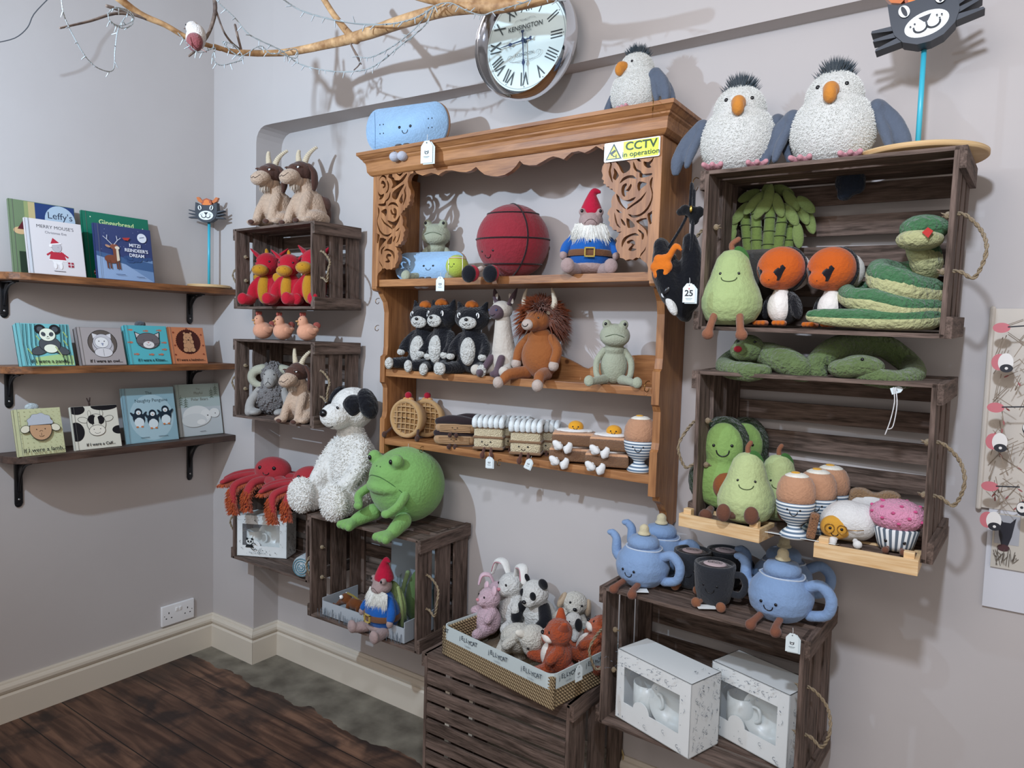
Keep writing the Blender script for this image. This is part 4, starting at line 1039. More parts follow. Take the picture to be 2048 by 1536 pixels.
def eggtoast():
    r = root('egg_on_toast_toy'); t = mat('#b47c4a', 'fur', 30, .9); bd = mat('#cfa07c', 'plush'); w = mat('#e6e6e4', 'plush', 12, .2)
    b = B(); b.box((0, 0, .26), (1.5, .9, .42), bev=.10); obj('toast', b, t, r, vox=.035, sm=3, fluff=.03, fsz=.04)
    b = B(); b.box((0, 0, .45), (1.46, .86, .12), bev=.05); obj('bread_top', b, bd, r, vox=.03, sm=3)
    b = B(); b.e((0, -.02, .56), (.56, .38, .09)); b.e((-.4, .05, .55), (.25, .22, .07)); b.e((.42, .02, .55), (.25, .25, .07)); obj('egg_white', b, w, r, vox=.025, sm=2)
    b = B(); b.e((.05, -.05, .70), (.27, .25, .21), n=4); tr = b.tree(); obj('yolk', b, mat('#e2a22c', 'plush'), r)
    for s in (-1, 1): eye(r, tr, .05+s*.09, .72, .028)
    smile(r, tr, arc(.05, .67, .06, .05), .012)
    for s in (-1, 1):
        b = B(); b.t([(s*.16-.30, -.4, .16), (s*.18-.30, -.56, .04)], .07, n=8); b.e((s*.19-.34, -.62, .06-s*.05), (.13, .10, .22), (0, s*42-14, s*20)); b.e((s*.15-.34, -.58, .0-s*.04), (.17, .10, .12), (0, s*25, 0)); obj('foot', b, w, r, vox=.03, sm=1)
    return r
def stripes(name, c1, c2, fr, axis=2):
    if name in MATS: return MATS[name]
    m, nt, b = nodes(name); N, L = nt.nodes, nt.links
    tc = N.new('ShaderNodeTexCoord'); sp = N.new('ShaderNodeSeparateXYZ'); L.new(tc.outputs['Object'], sp.inputs[0])
    a = N.new('ShaderNodeMath'); a.operation = 'MULTIPLY'; a.inputs[1].default_value = fr
    if axis == 'ang':
        an = N.new('ShaderNodeMath'); an.operation = 'ARCTAN2'; L.new(sp.outputs[1], an.inputs[0]); L.new(sp.outputs[0], an.inputs[1]); L.new(an.outputs[0], a.inputs[0])
    else: L.new(sp.outputs[axis], a.inputs[0])
    f = N.new('ShaderNodeMath'); f.operation = 'FRACT'; L.new(a.outputs[0], f.inputs[0])
    g = N.new('ShaderNodeMath'); g.operation = 'GREATER_THAN'; g.inputs[1].default_value = .5; L.new(f.outputs[0], g.inputs[0])
    x = N.new('ShaderNodeMix'); x.data_type = 'RGBA'; x.inputs['A'].default_value = lin(c1); x.inputs['B'].default_value = lin(c2)
    L.new(g.outputs[0], x.inputs['Factor']); L.new(x.outputs['Result'], b.inputs['Base Color']); b.inputs['Roughness'].default_value = .9
    MATS[name] = m; return m
def eggcup():
    r = root('boiled_egg_toy'); st = stripes('blue_striped_cloth', '#dfe4e4', '#5c7186', 19); eg = mat('#bd8f70', 'plush', 14, .3)
    b = B(); b.lathe([(0, 0), (.2, 0), (.215, .03), (.17, .09), (.10, .15), (.10, .2), (.19, .27), (.26, .38), (.285, .52), (.28, .56), (.25, .565), (.2, .5)], n=36); tr = b.tree(); obj('striped_egg_cup', b, st, r)
    b = B(); b.lathe([(.2, .50), (.27, .56), (.288, .66), (.272, .80), (.22, .91), (.13, .975), (0, .99)], n=36); obj('egg', b, eg, r)
    b = B(); b.lathe([(0, 1.0), (.12, .982), (.17, .955), (.175, .94), (.10, .965)], n=24); obj('egg_white', b, mat('#ece9dc', 'plush'), r)
    b = B(); b.e((-.02, 0, .995), (.07, .07, .02), n=2); obj('yolk', b, mat('#d6a035', 'plush'), r)
    for s in (-1, 1): eye(r, tr, s*.09, .47, .016)
    smile(r, tr, arc(0, .44, .055, .06), .007)
    b = B(); b.box((.27, -.12, .24), (.13, .12, .40), (0, 8, 0), bev=.03); tr = b.tree(); o = obj('toast_soldier', b, mat('#a2714c', 'fur', 24, .7), r, vox=.018, sm=2, fluff=.012, fsz=.03)
    b = B()
    for s in (-1, 1): b.e((.285+s*.025, -.185, .36), .008, n=1)
    obj('soldier_eyes', b, BLK, r); return r
def pear(small=False, leaf='#3e6a34'):
    r = root('pear_toy'); m = mat('#a4b67c' if not small else '#b6c48c', 'plush', 14, .3); br = mat('#8a5a42', 'plush')
    b = B(); b.lathe([(0, .02), (.16, .0), (.28, .06), (.345, .18), (.35, .30), (.31, .42), (.25, .54), (.215, .66), (.18, .77), (.11, .85), (0, .88)], n=40); tr = b.tree(); obj('body', b, m, r, vox=.025, sm=2, fluff=.01, fsz=.08)
    b = B(); b.t([(0, .0, .84), (-.02, 0, .93), (.05, 0, .99)] if not small else [(0, 0, .84), (-.01, 0, .93), (.02, 0, .99)], [.035, .032, .03], n=10); obj('stalk', b, br, r)
    b = B(); b.e((.10, -.03, .79), (.075, .02, .13), (15, -28, 0)); obj('leaf', b, mat(leaf, 'plush'), r)
    z = .58 if not small else .55
    for s in (-1, 1): eye(r, tr, s*.10, z, .017)
    smile(r, tr, arc(0, z-.05, .085, .045), .006, m=mat('#3c4a26'))
    if not small: feet(r, br, -.26, .10, .14, .10, .045, (.07, .06, .065), .20)
    else:
        for s in (-1, 1):
            b = B(); b.t([(s*.13, -.25, .12), (s*.15-.06, -.36, .14)], .05, n=8); b.e((s*.16-.08, -.40, .17), (.085, .06, .11)); obj('foot', b, mat('#6c4636', 'plush'), r)
    return r
def avocado():
    r = root('avocado_toy'); g = mat('#87a85f', 'plush', 12, .35); dk = mat('#27391f', 'fur', 16, .8)
    b = B(); b.e((0, .06, .32), (.36, .16, .33), n=4); b.e((0, .05, .68), (.25, .14, .30), n=4); obj('dark_skin', b, dk, r, vox=.026, sm=3, fluff=.03, fsz=.05)
    b = B(); b.e((0, -.04, .32), (.295, .13, .27), n=4); b.e((0, -.04, .67), (.19, .115, .25), n=4); tr = b.tree(); obj('green_flesh', b, g, r, vox=.022, sm=3, fluff=.012, fsz=.08)
    b = B(); b.e((.03, -.12, .30), (.135, .12, .145)); obj('stone', b, mat('#8a4f2c', 'plush'), r)
    for s in (-1, 1): eye(r, tr, s*.085, .70, .016)
    smile(r, tr, arc(0, .65, .06, .055), .007)
    feet(r, mat('#6c4636', 'plush'), -.12, .06, .12, .1, .04, (.07, .06, .07), .03)
    return r
def puffin():
    r = root('puffin_toy'); k = mat('#14141a', 'fur', 22, .5); w = mat('#ebe6df', 'plush', 22); o = mat('#c25a1c', 'plush', 16, .25)
    b = B(); b.e((0, .04, .24), (.20, .19, .23), n=4)
    for s in (-1, 1): b.e((s*.20, .0, .24), (.06, .1, .17), (0, s*-14, 0))
    obj('black_body', b, k, r, vox=.02, sm=2, fluff=.012, fsz=.03)
    b = B(); b.e((0, -.05, .24), (.155, .15, .21)); b.e((0, -.04, .40), (.1, .1, .1)); obj('white_belly', b, w, r, vox=.018, sm=2, fluff=.008, fsz=.03)
    b = B(); b.e((.0, .16, .70), (.25, .22, .25), n=4); obj('white_head', b, w, r, vox=.02, sm=1, fluff=.008, fsz=.03)
    b = B(); b.lathe([(.27, .02), (.292, .0), (.292, -.03), (.26, -.04)], (0, .03, .715), 32, (90, 0, 0)); obj('black_band', b, k, r)
    b = B(); b.e((0, -.07, .72), (.30, .27, .275), n=4); b.e((0, -.27, .58), (.13, .14, .12)); tr = b.tree(); obj('orange_beak', b, o, r, vox=.018, sm=3)
    for s in (-1, 1):
        b = B(); P = []
        for x, z in ((s*.05, .55), (s*.12, .55), (s*.20, .70), (s*.17, .74), (s*.09, .68)):
            p, n = hitp(tr, x, z); P.append(p+n*.004 if n.y < 0 else p-n*.004)
        c = sum(P, Vector())/5
        c += (hitp(tr, s*.13, .645)[1])*.004
        b.add([tuple(q) for q in P]+[tuple(hitp(tr, s*.13, .645)[0]+Vector((0, -.006, 0)))]+[tuple(q+Vector((0, .03, 0))) for q in P], [(i, (i+1) % 5, 5) for i in range(5)]+[(i, (i+1) % 5, (i+1) % 5+6, i+6) for i in range(5)])
        obj('beak_mark', b, mat('#17131a', 'plush'), r)
        b = B()
        for q in (-1, 0, 1): b.t([(s*.13, -.14, .03), (s*.14+q*.06, -.27, .03)], [.04, .035], n=8)
        obj('foot', b, mat('#c2651c', 'plush'), r, vox=.014, sm=2)
    return r
def teapot(lid='#cfc4a2'):
    r = root('teapot_toy'); m = mat('#839fc5', 'plush', 14, .2); br = mat('#7d4f3c', 'plush')
    b = B(); b.lathe([(0, .0), (.26, .0), (.30, .04), (.40, .14), (.435, .30), (.40, .46), (.29, .59), (.24, .62)], n=36); b.e((0, 0, .56), (.25, .25, .1)); tr = b.tree(); obj('pot', b, m, r, vox=.028, sm=2, fluff=.008, fsz=.12)
    b = B(); b.lathe([(0, .60), (.25, .61), (.245, .70), (.20, .76), (0, .80)], n=32); obj('lid', b, m, r)
    b = B(); b.t([(-.30, -.05, .585), (-.12, -.25, .60), (.12, -.25, .60), (.3, -.05, .585), (.2, .2, .6), (-.2, .2, .6), (-.3, -.05, .585)], .012, n=6, caps=False); obj('piping', b, mat('#c6d3e2'), r)
    b = B(); b.e((0, 0, .81), (.11, .11, .03)); b.e((0, 0, .88), (.08, .08, .085)); obj('knob', b, mat(lid, 'plush'), r, vox=.02, sm=1)
    b = B(); b.t([(.36, .0, .50), (.52, .0, .56), (.66, 0, .42), (.62, 0, .20), (.40, 0, .12)], [.075, .075, .075, .07, .07], n=14); obj('handle', b, m, r)
    b = B(); b.t([(-.36, .0, .30), (-.50, .0, .40), (-.52, 0, .62), (-.60, 0, .70)], [.10, .085, .07, .06], n=14); b.e((-.62, 0, .70), (.08, .07, .05)); obj('spout', b, m, r)
    for s in (-1, 1): eye(r, tr, s*.10, .30, .022)
    smile(r, tr, arc(0, .25, .06, .055), .008)
    feet(r, br, -.33, .08, .13, .20, .05, (.075, .09, .075), .08)
    return r
def cup():
    r = root('coffee_cup_toy'); m = mat('#2b2e34', 'plush', 14, .3); br = mat('#8a5a40', 'plush')
    b = B(); b.lathe([(0, 0), (.27, .0), (.34, .06), (.40, .3), (.43, .62), (.44, .80), (.43, .87), (.38, .87), (.36, .80), (0, .78)], n=40); tr = b.tree(); obj('cup', b, m, r)
    b = B(); b.lathe([(0, .855), (.25, .85), (.37, .81), (.37, .78), (0, .78)], n=36); obj('coffee_top', b, mat('#3b3234', 'plush'), r)
    b = B(); b.lathe([(0, .875), (.20, .87), (.27, .84), (0, .84)], n=36, sy=.9); obj('foam', b, mat('#c9b3b4', 'plush'), r)
    a = Art(.001); a.text('coffee', 0, .03, .14, '#2b2226', bold=.004).line([(-.16, -.04), (.16, -.04)], .014, '#2b2226').text('cup', 0, -.09, .10, '#2b2226')
    a = Art(.001)
    for k in range(4): a.curve(-.12+.08*k, .02, .03, .04, 20, 330, .014, '#2b2226')
    a.line([(-.15, -.045), (.15, -.045)], .012, '#2b2226').curve(0, .06, .09, .04, 20, 160, .012, '#2b2226')
    a.make('foam_embroidery', r, 'cloth', (0, -.02, .880), (-90, 0, 0))
    b = B(); b.t([(.38, 0, .66), (.56, 0, .68), (.66, 0, .48), (.56, 0, .26), (.36, 0, .26)], .075, n=12); obj('handle', b, m, r)
    for s in (-1, 1): eye(r, tr, s*.14, .48, .026)
    smile(r, tr, arc(0, .40, .09, .08), .010, m=mat('#0c0c10', 'gloss'))
    for s in (-1, 1):
        b = B(); b.t([(s*.2, -.3, .08), (s*.24, -.42, .07)], .05, n=8); b.e((s*.26, -.48, .09), (.105, .08, .11)); obj('foot', b, br, r)
    return r
def snake_path(name, P, rad, m, m2=None, fl=.006, belly=None):
    """snake laid out through world points; P relative to root"""
    r = root(name); b = B(); b.t(P, rad, n=18); tr = b.tree(); return r, b, tr
def bun():
    r = root('steamed_bun_toy'); b = B()
    b.e((0, 0, .46), (.56, .50, .46), n=4); b.e((.28, .02, .46), (.36, .46, .43), (0, 10, 0), n=4); b.e((-.25, 0, .40), (.36, .46, .38), n=4); tr = b.tree(); obj('egg_white', b, mat('#dcdcda', 'plush', 14, .3), r, vox=.04, sm=1)
    b = B(); b.e((-.22, -.36, .34), (.34, .18, .28)); tr = b.tree(); obj('yolk', b, mat('#cf9a3a', 'plush'), r)
    gd = mat('#a9824a', 'metal', rough=.3)
    for s in (-1, 1):
        eye(r, tr, s*.12-.2, .34, .035)
        b = B(); p = hitp(tr, s*.13-.2, .34)[0]; b.t([p+Vector((.10*cos(a), -.02, .10*sin(a))) for a in [2*pi*i/16 for i in range(17)]], .010, n=6, caps=False); obj('glasses_rim', b, gd, r)
    smile(r, tr, arc(-.22, .22, .07, .05), .012)
    b = B(); b.t([(.02, -.50, .34), (.2, -.53, .36), (.36, -.48, .38)], .010, n=6); obj('glasses_arm', b, gd, r)
    feet(r, mat('#dcdcda', 'plush'), -.4, .1, .2, .1, .06, (.10, .08, .10), .04); return r
def cupcake():
    r = root('cupcake_toy'); pk = mat('#f3a3c4', 'fur', 16, .6)
    b = B(); b.lathe([(0, 0), (.30, 0), (.34, .1), (.42, .42), (.40, .44), (0, .44)], n=36); tr = b.tree(); obj('striped_case', b, stripes('cupcake_case_stripes', '#d9dcdc', '#56626e', 3.5, 'ang'), r)
    b = B(); b.e((0, 0, .66), (.52, .50, .32), n=4); tr2 = b.tree(); obj('pink_icing', b, pk, r, vox=.03, sm=1, fluff=.06, fsz=.05)
    b = B()
    for i in range(26):
        a = i*2.4; z = -.3+1.2*(i/26); q = math.sqrt(max(0, 1-z*z)); n = Vector((q*cos(a), q*sin(a), z)); b.e((n.x*.525, n.y*.505, .66+n.z*.325), (.05, .05, .04), n=1)
    obj('dark_pink_dots', b, mat('#dc5a92', 'fur', 16), r, vox=.02, sm=1)
    for s in (-1, 1): eye(r, tr, s*.16, .2, .035)
    feet(r, mat('#6c4636', 'plush'), -.3, .06, .12, .1, .04, (.07, .06, .07), .02); return r
def bread():
    r = root('egg_sandwich_toy'); b = B(); b.box((0, 0, .5), (1.1, .3, .95), bev=.14); b.e((-.3, 0, .92), (.25, .14, .14)); b.e((.3, 0, .92), (.25, .14, .14)); obj('bread_slice', b, mat('#a98763', 'fur', 16, .7), r, vox=.04, sm=3)
    b = B(); b.e((-.05, -.18, .55), (.42, .1, .36)); b.e((-.3, -.17, .66), (.22, .08, .2)); obj('egg_white', b, mat('#dcdcda', 'plush'), r, vox=.035, sm=2)
    b = B(); b.e((.15, -.26, .5), (.17, .08, .18)); obj('yolk', b, mat('#cf8a3a', 'plush'), r); return r
def bamboo():
    r = root('bamboo_plant_toy'); g = mat('#6e8244', 'plush', 16, .3); lf = mat('#76874f', 'plush', 20, .3)
    b = B(); b.lathe([(0, -.50), (.20, -.50), (.30, .36), (.33, .37), (.33, .43), (.29, .43), (.27, .38), (0, .38)], n=28, sx=1.1, sy=.7); obj('grey_pot', b, mat('#54524e', 'plush'), r)
    b = B()
    lines = B()
    for i, (x, y) in enumerate(((-.27, .0), (-.14, -.10), (.02, -.14), (.15, -.11), (.27, 0))):
        dx = .06*(i-1.8)/2
        b.t([(x*.95, y, .36), (x+dx*.6, y, .68), (x+dx*1.6, y, 1.02)], [.085, .08, .072], n=12)
        for k in range(3):
            z = .50+.19*k+.07*((i*2) % 3-1); t_ = (z-.36)/.66; xx = x*.95+dx*1.6*t_+ (x*.05)*t_
            lines.t([(xx+.088*cos(a), y+.088*sin(a), z) for a in [2*pi*q/16 for q in range(17)]], .006, n=5, caps=False)
    obj('stems', b, g, r); obj('stem_joints', lines, mat('#3a4a22', 'plush'), r)
    L_ = [(-.40, -.05, .98, 35, .22), (-.52, 0, .80, 20, .20), (-.20, -.15, 1.10, 40, .24), (.0, -.2, 1.15, 8, .24), (-.08, -.2, 1.02, 30, .22), (.14, -.18, 1.05, -20, .22), (.30, -.1, 1.12, -35, .22), (.45, -.05, .96, -25, .24), (.55, 0, .84, -18, .24), (.42, -.12, .62, -8, .22), (-.55, 0, .62, 30, .2), (.5, -.1, 1.05, -45, .2), (-.3, 0, 1.24, 65, .2), (.18, 0, 1.28, -60, .2), (-.05, -.05, 1.28, 20, .2), (.32, -.14, .9, -30, .2)]
    for x, y, z, a, l in L_:
        b = B(); b.e((x, y-.03, z), (.075, .03, l*.85), (0, a, 0)); obj('leaf', b, lf, r)
    return r
def anteater():
    r = root('brown_elephant_shrew_toy'); m = mat('#6d3d1c', 'plush', 16, .3)
    b = B(); b.e((.25, 0, .42), (.42, .25, .28)); b.e((-.28, 0, .58), (.28, .24, .26)); b.t([(-.4, 0, .5), (-.62, 0, .34), (-.82, 0, .18), (-.98, 0, .15)], [.2, .13, .085, .07]); b.e((-1.0, 0, .17), (.06, .09, .09))
    for x in (-.05, .5):
        for s in (-1, 1): b.t([(x, s*.18, .36), (x-.03, s*.22, .08)], [.09, .07])
    obj('body', b, m, r, vox=.03, sm=3)
    for s in (-1, 1):
        b = B(); b.e((-.36, s*.20-.06, .72), .10, n=2); e_ = obj('eye', b, WHT, r); b = B(); b.e((-.40, s*.20-.145, .72), (.03, .02, .035), n=1); obj('pupil', b, BLK, e_)
    b = B(); b.t([(-.2, 0, .85), (.2, .0, .74), (.6, 0, .5)], .05); obj('back_stripe', b, mat('#8a7a3c', 'plush'), r); return r
def lyingtoy(kind, body, ear, nm, patch=None):
    """small floppy toy for the basket, unit height, facing -y"""
    r = root(nm); m = mat(body, 'fur', 20, .6); em = mat(ear, 'plush')
    b = B(); b.e((0, .02, .27), (.28, .23, .28)); b.e((0, -.02, .68), (.22, .20, .19), n=4); b.e((0, -.16, .62), (.12, .11, .10)); tr = b.tree()
    for s in (-1, 1): b.t([(s*.16, 0, .46), (s*.26, -.14, .36)], [.085, .08]); b.t([(s*.12, -.08, .1), (s*.22, -.3, .09)], [.11, .1])
    obj('body', b, m, r, vox=.025, sm=2, fluff=.018, fsz=.04)
    for s in (-1, 1): eye(r, tr, s*.10, .72, .022)
    b = B(); b.e((0, -.265, .65), (.04, .03, .03), n=2); obj('nose', b, mat('#d08a94', 'plush') if kind in ('bunny', 'pig') else BLK, r)
    for s in (-1, 1):
        b = B()
        if kind == 'bunny': b.t([(s*.1, 0, .84), (s*.2, .0, 1.0), (s*.36, -.03, 1.0), (s*.42, -.08, .82)], [.05, .075, .075, .05], flat=.5)
        elif kind == 'pig': b.e((s*.15, -.03, .86), (.07, .03, .09), (0, s*-20, 0))
        elif kind in ('panda',): b.e((s*.18, 0, .86), (.085, .05, .085))
        elif kind == 'dog': b.e((s*.23, -.02, .66), (.06, .10, .15), (0, s*-12, 0))
        elif kind == 'lamb': b.e((s*.23, -.0, .70), (.10, .06, .05))
        elif kind == 'fox': b.t([(s*.13, 0, .82), (s*.17, -.01, .92)], [.085, .05], flat=.6)
        obj('ear', b, em, r)
    if kind == 'panda':
        for s in (-1, 1):
            b = B(); b.e((s*.10, -.16, .72), (.055, .05, .07)); obj('eye_patch', b, em, r)
            b = B(); b.t([(s*.15, -.02, .47), (s*.27, -.15, .36), (s*.24, -.24, .3)], [.095, .1, .09]); obj('black_arm', b, em, r)
    if kind == 'fox':
        b = B(); b.e((0, -.17, .60), (.15, .10, .09)); b.e((0, -.13, .28), (.13, .1, .18)); obj('white_front', b, mat('#e6e0d8', 'plush'), r)
        b = B(); b.t([(0, .18, .12), (.3, .2, .16), (.5, .05, .25)], [.1, .13, .05]); obj('tail', b, m, r)
    if kind == 'bunny':
        for s in (-1, 1):
            b = B(); b.t([(s*.2, -.035, .985), (s*.35, -.065, .985), (s*.40, -.11, .85)], [.04, .045, .03], flat=.3); obj('inner_ear', b, mat('#c08a94', 'cloth', 20), r)
    return r
# ================================================================== boxes, tags, baskets
CARD = mat('#e8eceb', 'paper'); CARDW = mat('#cfc7b4', 'paper')
def cathead(a, cx, cz, s, c='#20242c'):
    a.poly([(cx-s, cz+s*.9), (cx-s*.45, cz+s*.55), (cx+s*.45, cz+s*.55), (cx+s, cz+s*.9), (cx+s, cz-s*.3), (cx+s*.5, cz-s*.75), (cx-s*.5, cz-s*.75), (cx-s, cz-s*.3)], c)
    a.ell(cx, cz-s*.2, s*.5, s*.32, '#e4eae9', n=14); a.ell(cx-s*.5, cz+s*.25, s*.16, s*.2, '#e4eae9', n=8); a.ell(cx+s*.5, cz+s*.25, s*.16, s*.2, '#e4eae9', n=8)
def hangtag(u, v, Y, hpx, label, rz=20, num=None, parent=None, tilt=0, fold=True, X=None):
    r = root('swing_tag'); p = at(u, v, y=Y) if X is None else at(u, v, x=X); s = hpx*mpp(p); r.location = p; r.scale = (s,)*3; r.rotation_euler = (0, R_(tilt), R_(rz))
    tag(r, label, 'tag')
    O = [(-.3, 0), (.3, 0), (.3, .72), (.12, .95), (-.12, .95), (-.3, .72)]
    b = B(); b.prism(O, -.01, .01); obj('card', b, mat('#dce8ea', 'paper'), r, smooth=False)
    if fold:
        b = B(); b.prism([(x+.1, z-.05) for x, z in O], .03, .045); obj('back_card', b, mat('#cfdcdf', 'paper'), r, smooth=False)
    a = Art(.003)
    if num: a.text(num, .0, .45, .42, '#16181c', bold=.012).ell(-.0, .68, .035, .035, '#c03038', n=10).line([(-.15, .2), (.16, .2)], .03, '#9aa6a8').line([(-.12, .14), (.12, .14)], .02, '#9aa6a8')
    else: cathead(a, 0, .45, .10); a.line([(-.14, .27), (.14, .27)], .02, '#6a7478').line([(-.1, .22), (.1, .22)], .012, '#9aa6a8')
    a.ell(0, .86, .03, .03, '#50585a', n=10); a.make('tag_print', r, 'paper', (0, -.0105, 0))
    b = B(); b.t([(0, -.005, .86), (.02, -.01, 1.05), (.0, .03, 1.22)], .012, n=5); obj('string', b, mat('#e6e6e4', 'cloth'), r)
    return r
def box_art(w, h, c, seed, n=26):
    """speckle print: little curls and dots on a card face"""
    rg = random.Random(seed); a = Art(.0001)
    for i in range(n):
        x, z = rg.uniform(.06, .94)*w, rg.uniform(.06, .94)*h
        k = i % 4
        if k == 0: a.curve(x, z, .004, .004, 60, 330, .0009, c, n=6); a.line([(x, z-.004), (x+.006, z-.009)], .0008, c)
        elif k == 1: a.line([(x, z), (x+.004, z+.008), (x+.002, z+.012)], .0009, c)
        elif k == 2: a.ell(x, z, .0010, .0010, c, n=6)
        else: a.ell(x, z, .0014, .0032, c, rot=rg.uniform(0, 90), n=8)
    return a
def giftbox(label, w, h, d, loc, rz, panda=False):
    """window box holding a mug and a bowl; local origin front-bottom-left"""
    r = root('gift_box'); r.location = loc; r.rotation_euler = (0, 0, R_(rz)); tag(r, label, 'gift box')
    th = .002; wc = CARD
    fx0, fx1, fz0, fz1 = w*.11, w*.86, h*.26, h*.78
    b = B(); b.box((w/2, d-th/2, h/2), (w, th, h)); b.box((th/2, d/2, h/2), (th, d, h)); b.box((w-th/2, d/2, h/2), (th, d, h)); b.box((w/2, d/2, th/2), (w, d, th)); b.box((w/2, d/2, h-th/2), (w, d, th))
    obj('carton', b, wc, r, smooth=False)
    O = [(0, 0), (w, 0), (w, h), (0, h)]
    H = [(fx0, fz0), (fx0+.02, fz0)]+[(w*.36-w*.11*cos(R_(a)), fz0+.0+h*.13*sin(R_(a))) for a in range(0, 181, 20)]+[(fx1, fz0), (fx1, fz1), (fx0, fz1)]
    holed(O, [H], 0, th, 'window_frame', wc, r)
    gl, nt, bs = nodes('clear_window_film') if 'film' not in MATS else (MATS['film'], None, None)
    if nt:
        MATS['film'] = gl; bs.inputs['Roughness'].default_value = .12; bs.inputs['Alpha'].default_value = .08; bs.inputs['Base Color'].default_value = (.9, .95, 1, 1)
    b = B(); b.box(((fx0+fx1)/2, th+.001, (fz0+fz1)/2), (fx1-fx0+.006, .0004, fz1-fz0+.006)); obj('window_film', b, gl, r, smooth=False)
    for nm, ww, loc_, ro, sd in (('front_print', w, (0, -.0002, 0), (0, 0, 0), 1), ('side_print', d, (w+.0003, 0, 0), (0, 0, 90), 2), ('top_print', w, (0, 0, h+.0003), (-90, 0, 0), 3)):
        hh = h if nm != 'top_print' else d
        a = box_art(ww, hh, '#79838f' if not panda else '#2c3436', sd+(5 if panda else 0), 80 if nm != 'top_print' else 60)
        if nm == 'front_print':
            bm_ = a.b.bm; kill = [v for v in bm_.verts if fx0-.004 < v.co.x < fx1+.004 and fz0-.004 < v.co.z < fz1+.004]
            bmesh.ops.delete(bm_, geom=kill, context='VERTS')
            if panda: a.text('Mug, Cup & Bowl Set', w*.44, h*.11, .0085, '#50585a'); a.curve(w*.36, h*.26, .012, .014, 40, 320, .003, '#22282a')
        o = a.make(nm, r, 'paper', loc_, ro)
        if nm == 'top_print': o.rotation_euler = (R_(-90), 0, 0); o.location = (0, 0, h+.0004); o.scale = (1, 1, -1)
    b = B(); b.box((w*.47, d*.82, h*.5), (w-.012, .002, h-.02)); obj('shade_backing', b, mat('#7f8b98', 'paper'), r, smooth=False)  # added grey-blue sheet, its colour stands in for the shaded box interior
    po = mat('#d3dad8', 'gloss', rough=.3)
    mr_ = h*.19; mx = w*.29; my = d*.36
    b = B(); b.lathe([(0, 0), (mr_*.9, 0), (mr_, .004), (mr_, h*.42), (mr_*.93, h*.42), (mr_*.93, .01), (0, .01)], (mx, my, h*.17), 32)
    mug = obj('mug', b, po, r)
    b = B(); b.t([(mx+mr_*.95, my, h*.50), (mx+mr_*1.5, my-.003, h*.5), (mx+mr_*1.6, my-.003, h*.36), (mx+mr_*.95, my, h*.27)], .0042, n=8); obj('mug_handle', b, po, mug)
    if panda:
        a = Art(.0003); a.out(0, 0, .015, .0125, '#e3e8e6', '#20262a', .001).ell(-.006, .0, .004, .005, '#20262a', 20).ell(.006, .0, .004, .005, '#20262a', -20).ell(-.011, .011, .005, .005, '#20262a').ell(.011, .011, .005, .005, '#20262a').ell(0, -.005, .002, .0015, '#20262a').poly([(-.018, -.024), (.018, -.024), (.013, -.012), (-.013, -.012)], '#20262a')
        a.make('panda_print', mug, 'gloss', (mx-.006, my-mr_-.0015, h*.36), (0, 0, 0))
    br_ = h*.36; b = B()
    b.lathe([(0, -br_*.6), (br_*.35, -br_*.6), (br_*.4, -br_*.52), (br_*.75, -br_*.32), (br_, 0), (br_*.97, .002), (br_*.72, -br_*.26), (br_*.4, -br_*.42), (0, -br_*.46)], (w*.66, d*.30, h*.48), 40, (82, 0, 12))
    obj('bowl', b, po, r)
    return r
def tray(label, p0, p1, zb, depth_=.09, h=.032):
    """light wood tray seen from its front edge p0..p1 (x,y)"""
    r = root('wooden_display_tray'); a = Vector((*p0, zb)); c = Vector((*p1, zb)); d = c-a; L_ = d.length; r.location = a; r.rotation_euler = (0, 0, math.atan2(d.y, d.x)); tag(r, label, 'tray')
    for nm, cc, dd in (('front_board', (L_/2, .004, h/2), (L_, .008, h)), ('back_board', (L_/2, depth_-.004, h/2), (L_, .008, h)), ('end_board', (.004, depth_/2, h/2), (.0078, depth_-.016, h)), ('end_board', (L_-.004, depth_/2, h/2), (.0078, depth_-.016, h)), ('base_board', (L_/2, depth_/2, .002), (L_-.016, depth_-.016, .004))):
        b = B(); b.box(cc, dd, bev=.0008); obj(nm, b, LIGHTW, r, smooth=False)
    for x in (.018, L_-.018):
        b = B(); b.box((x, .0165, h*.72), (.020, .017, h*1.35), bev=.001); obj('corner_block', b, LIGHTW, r, smooth=False)
    return r
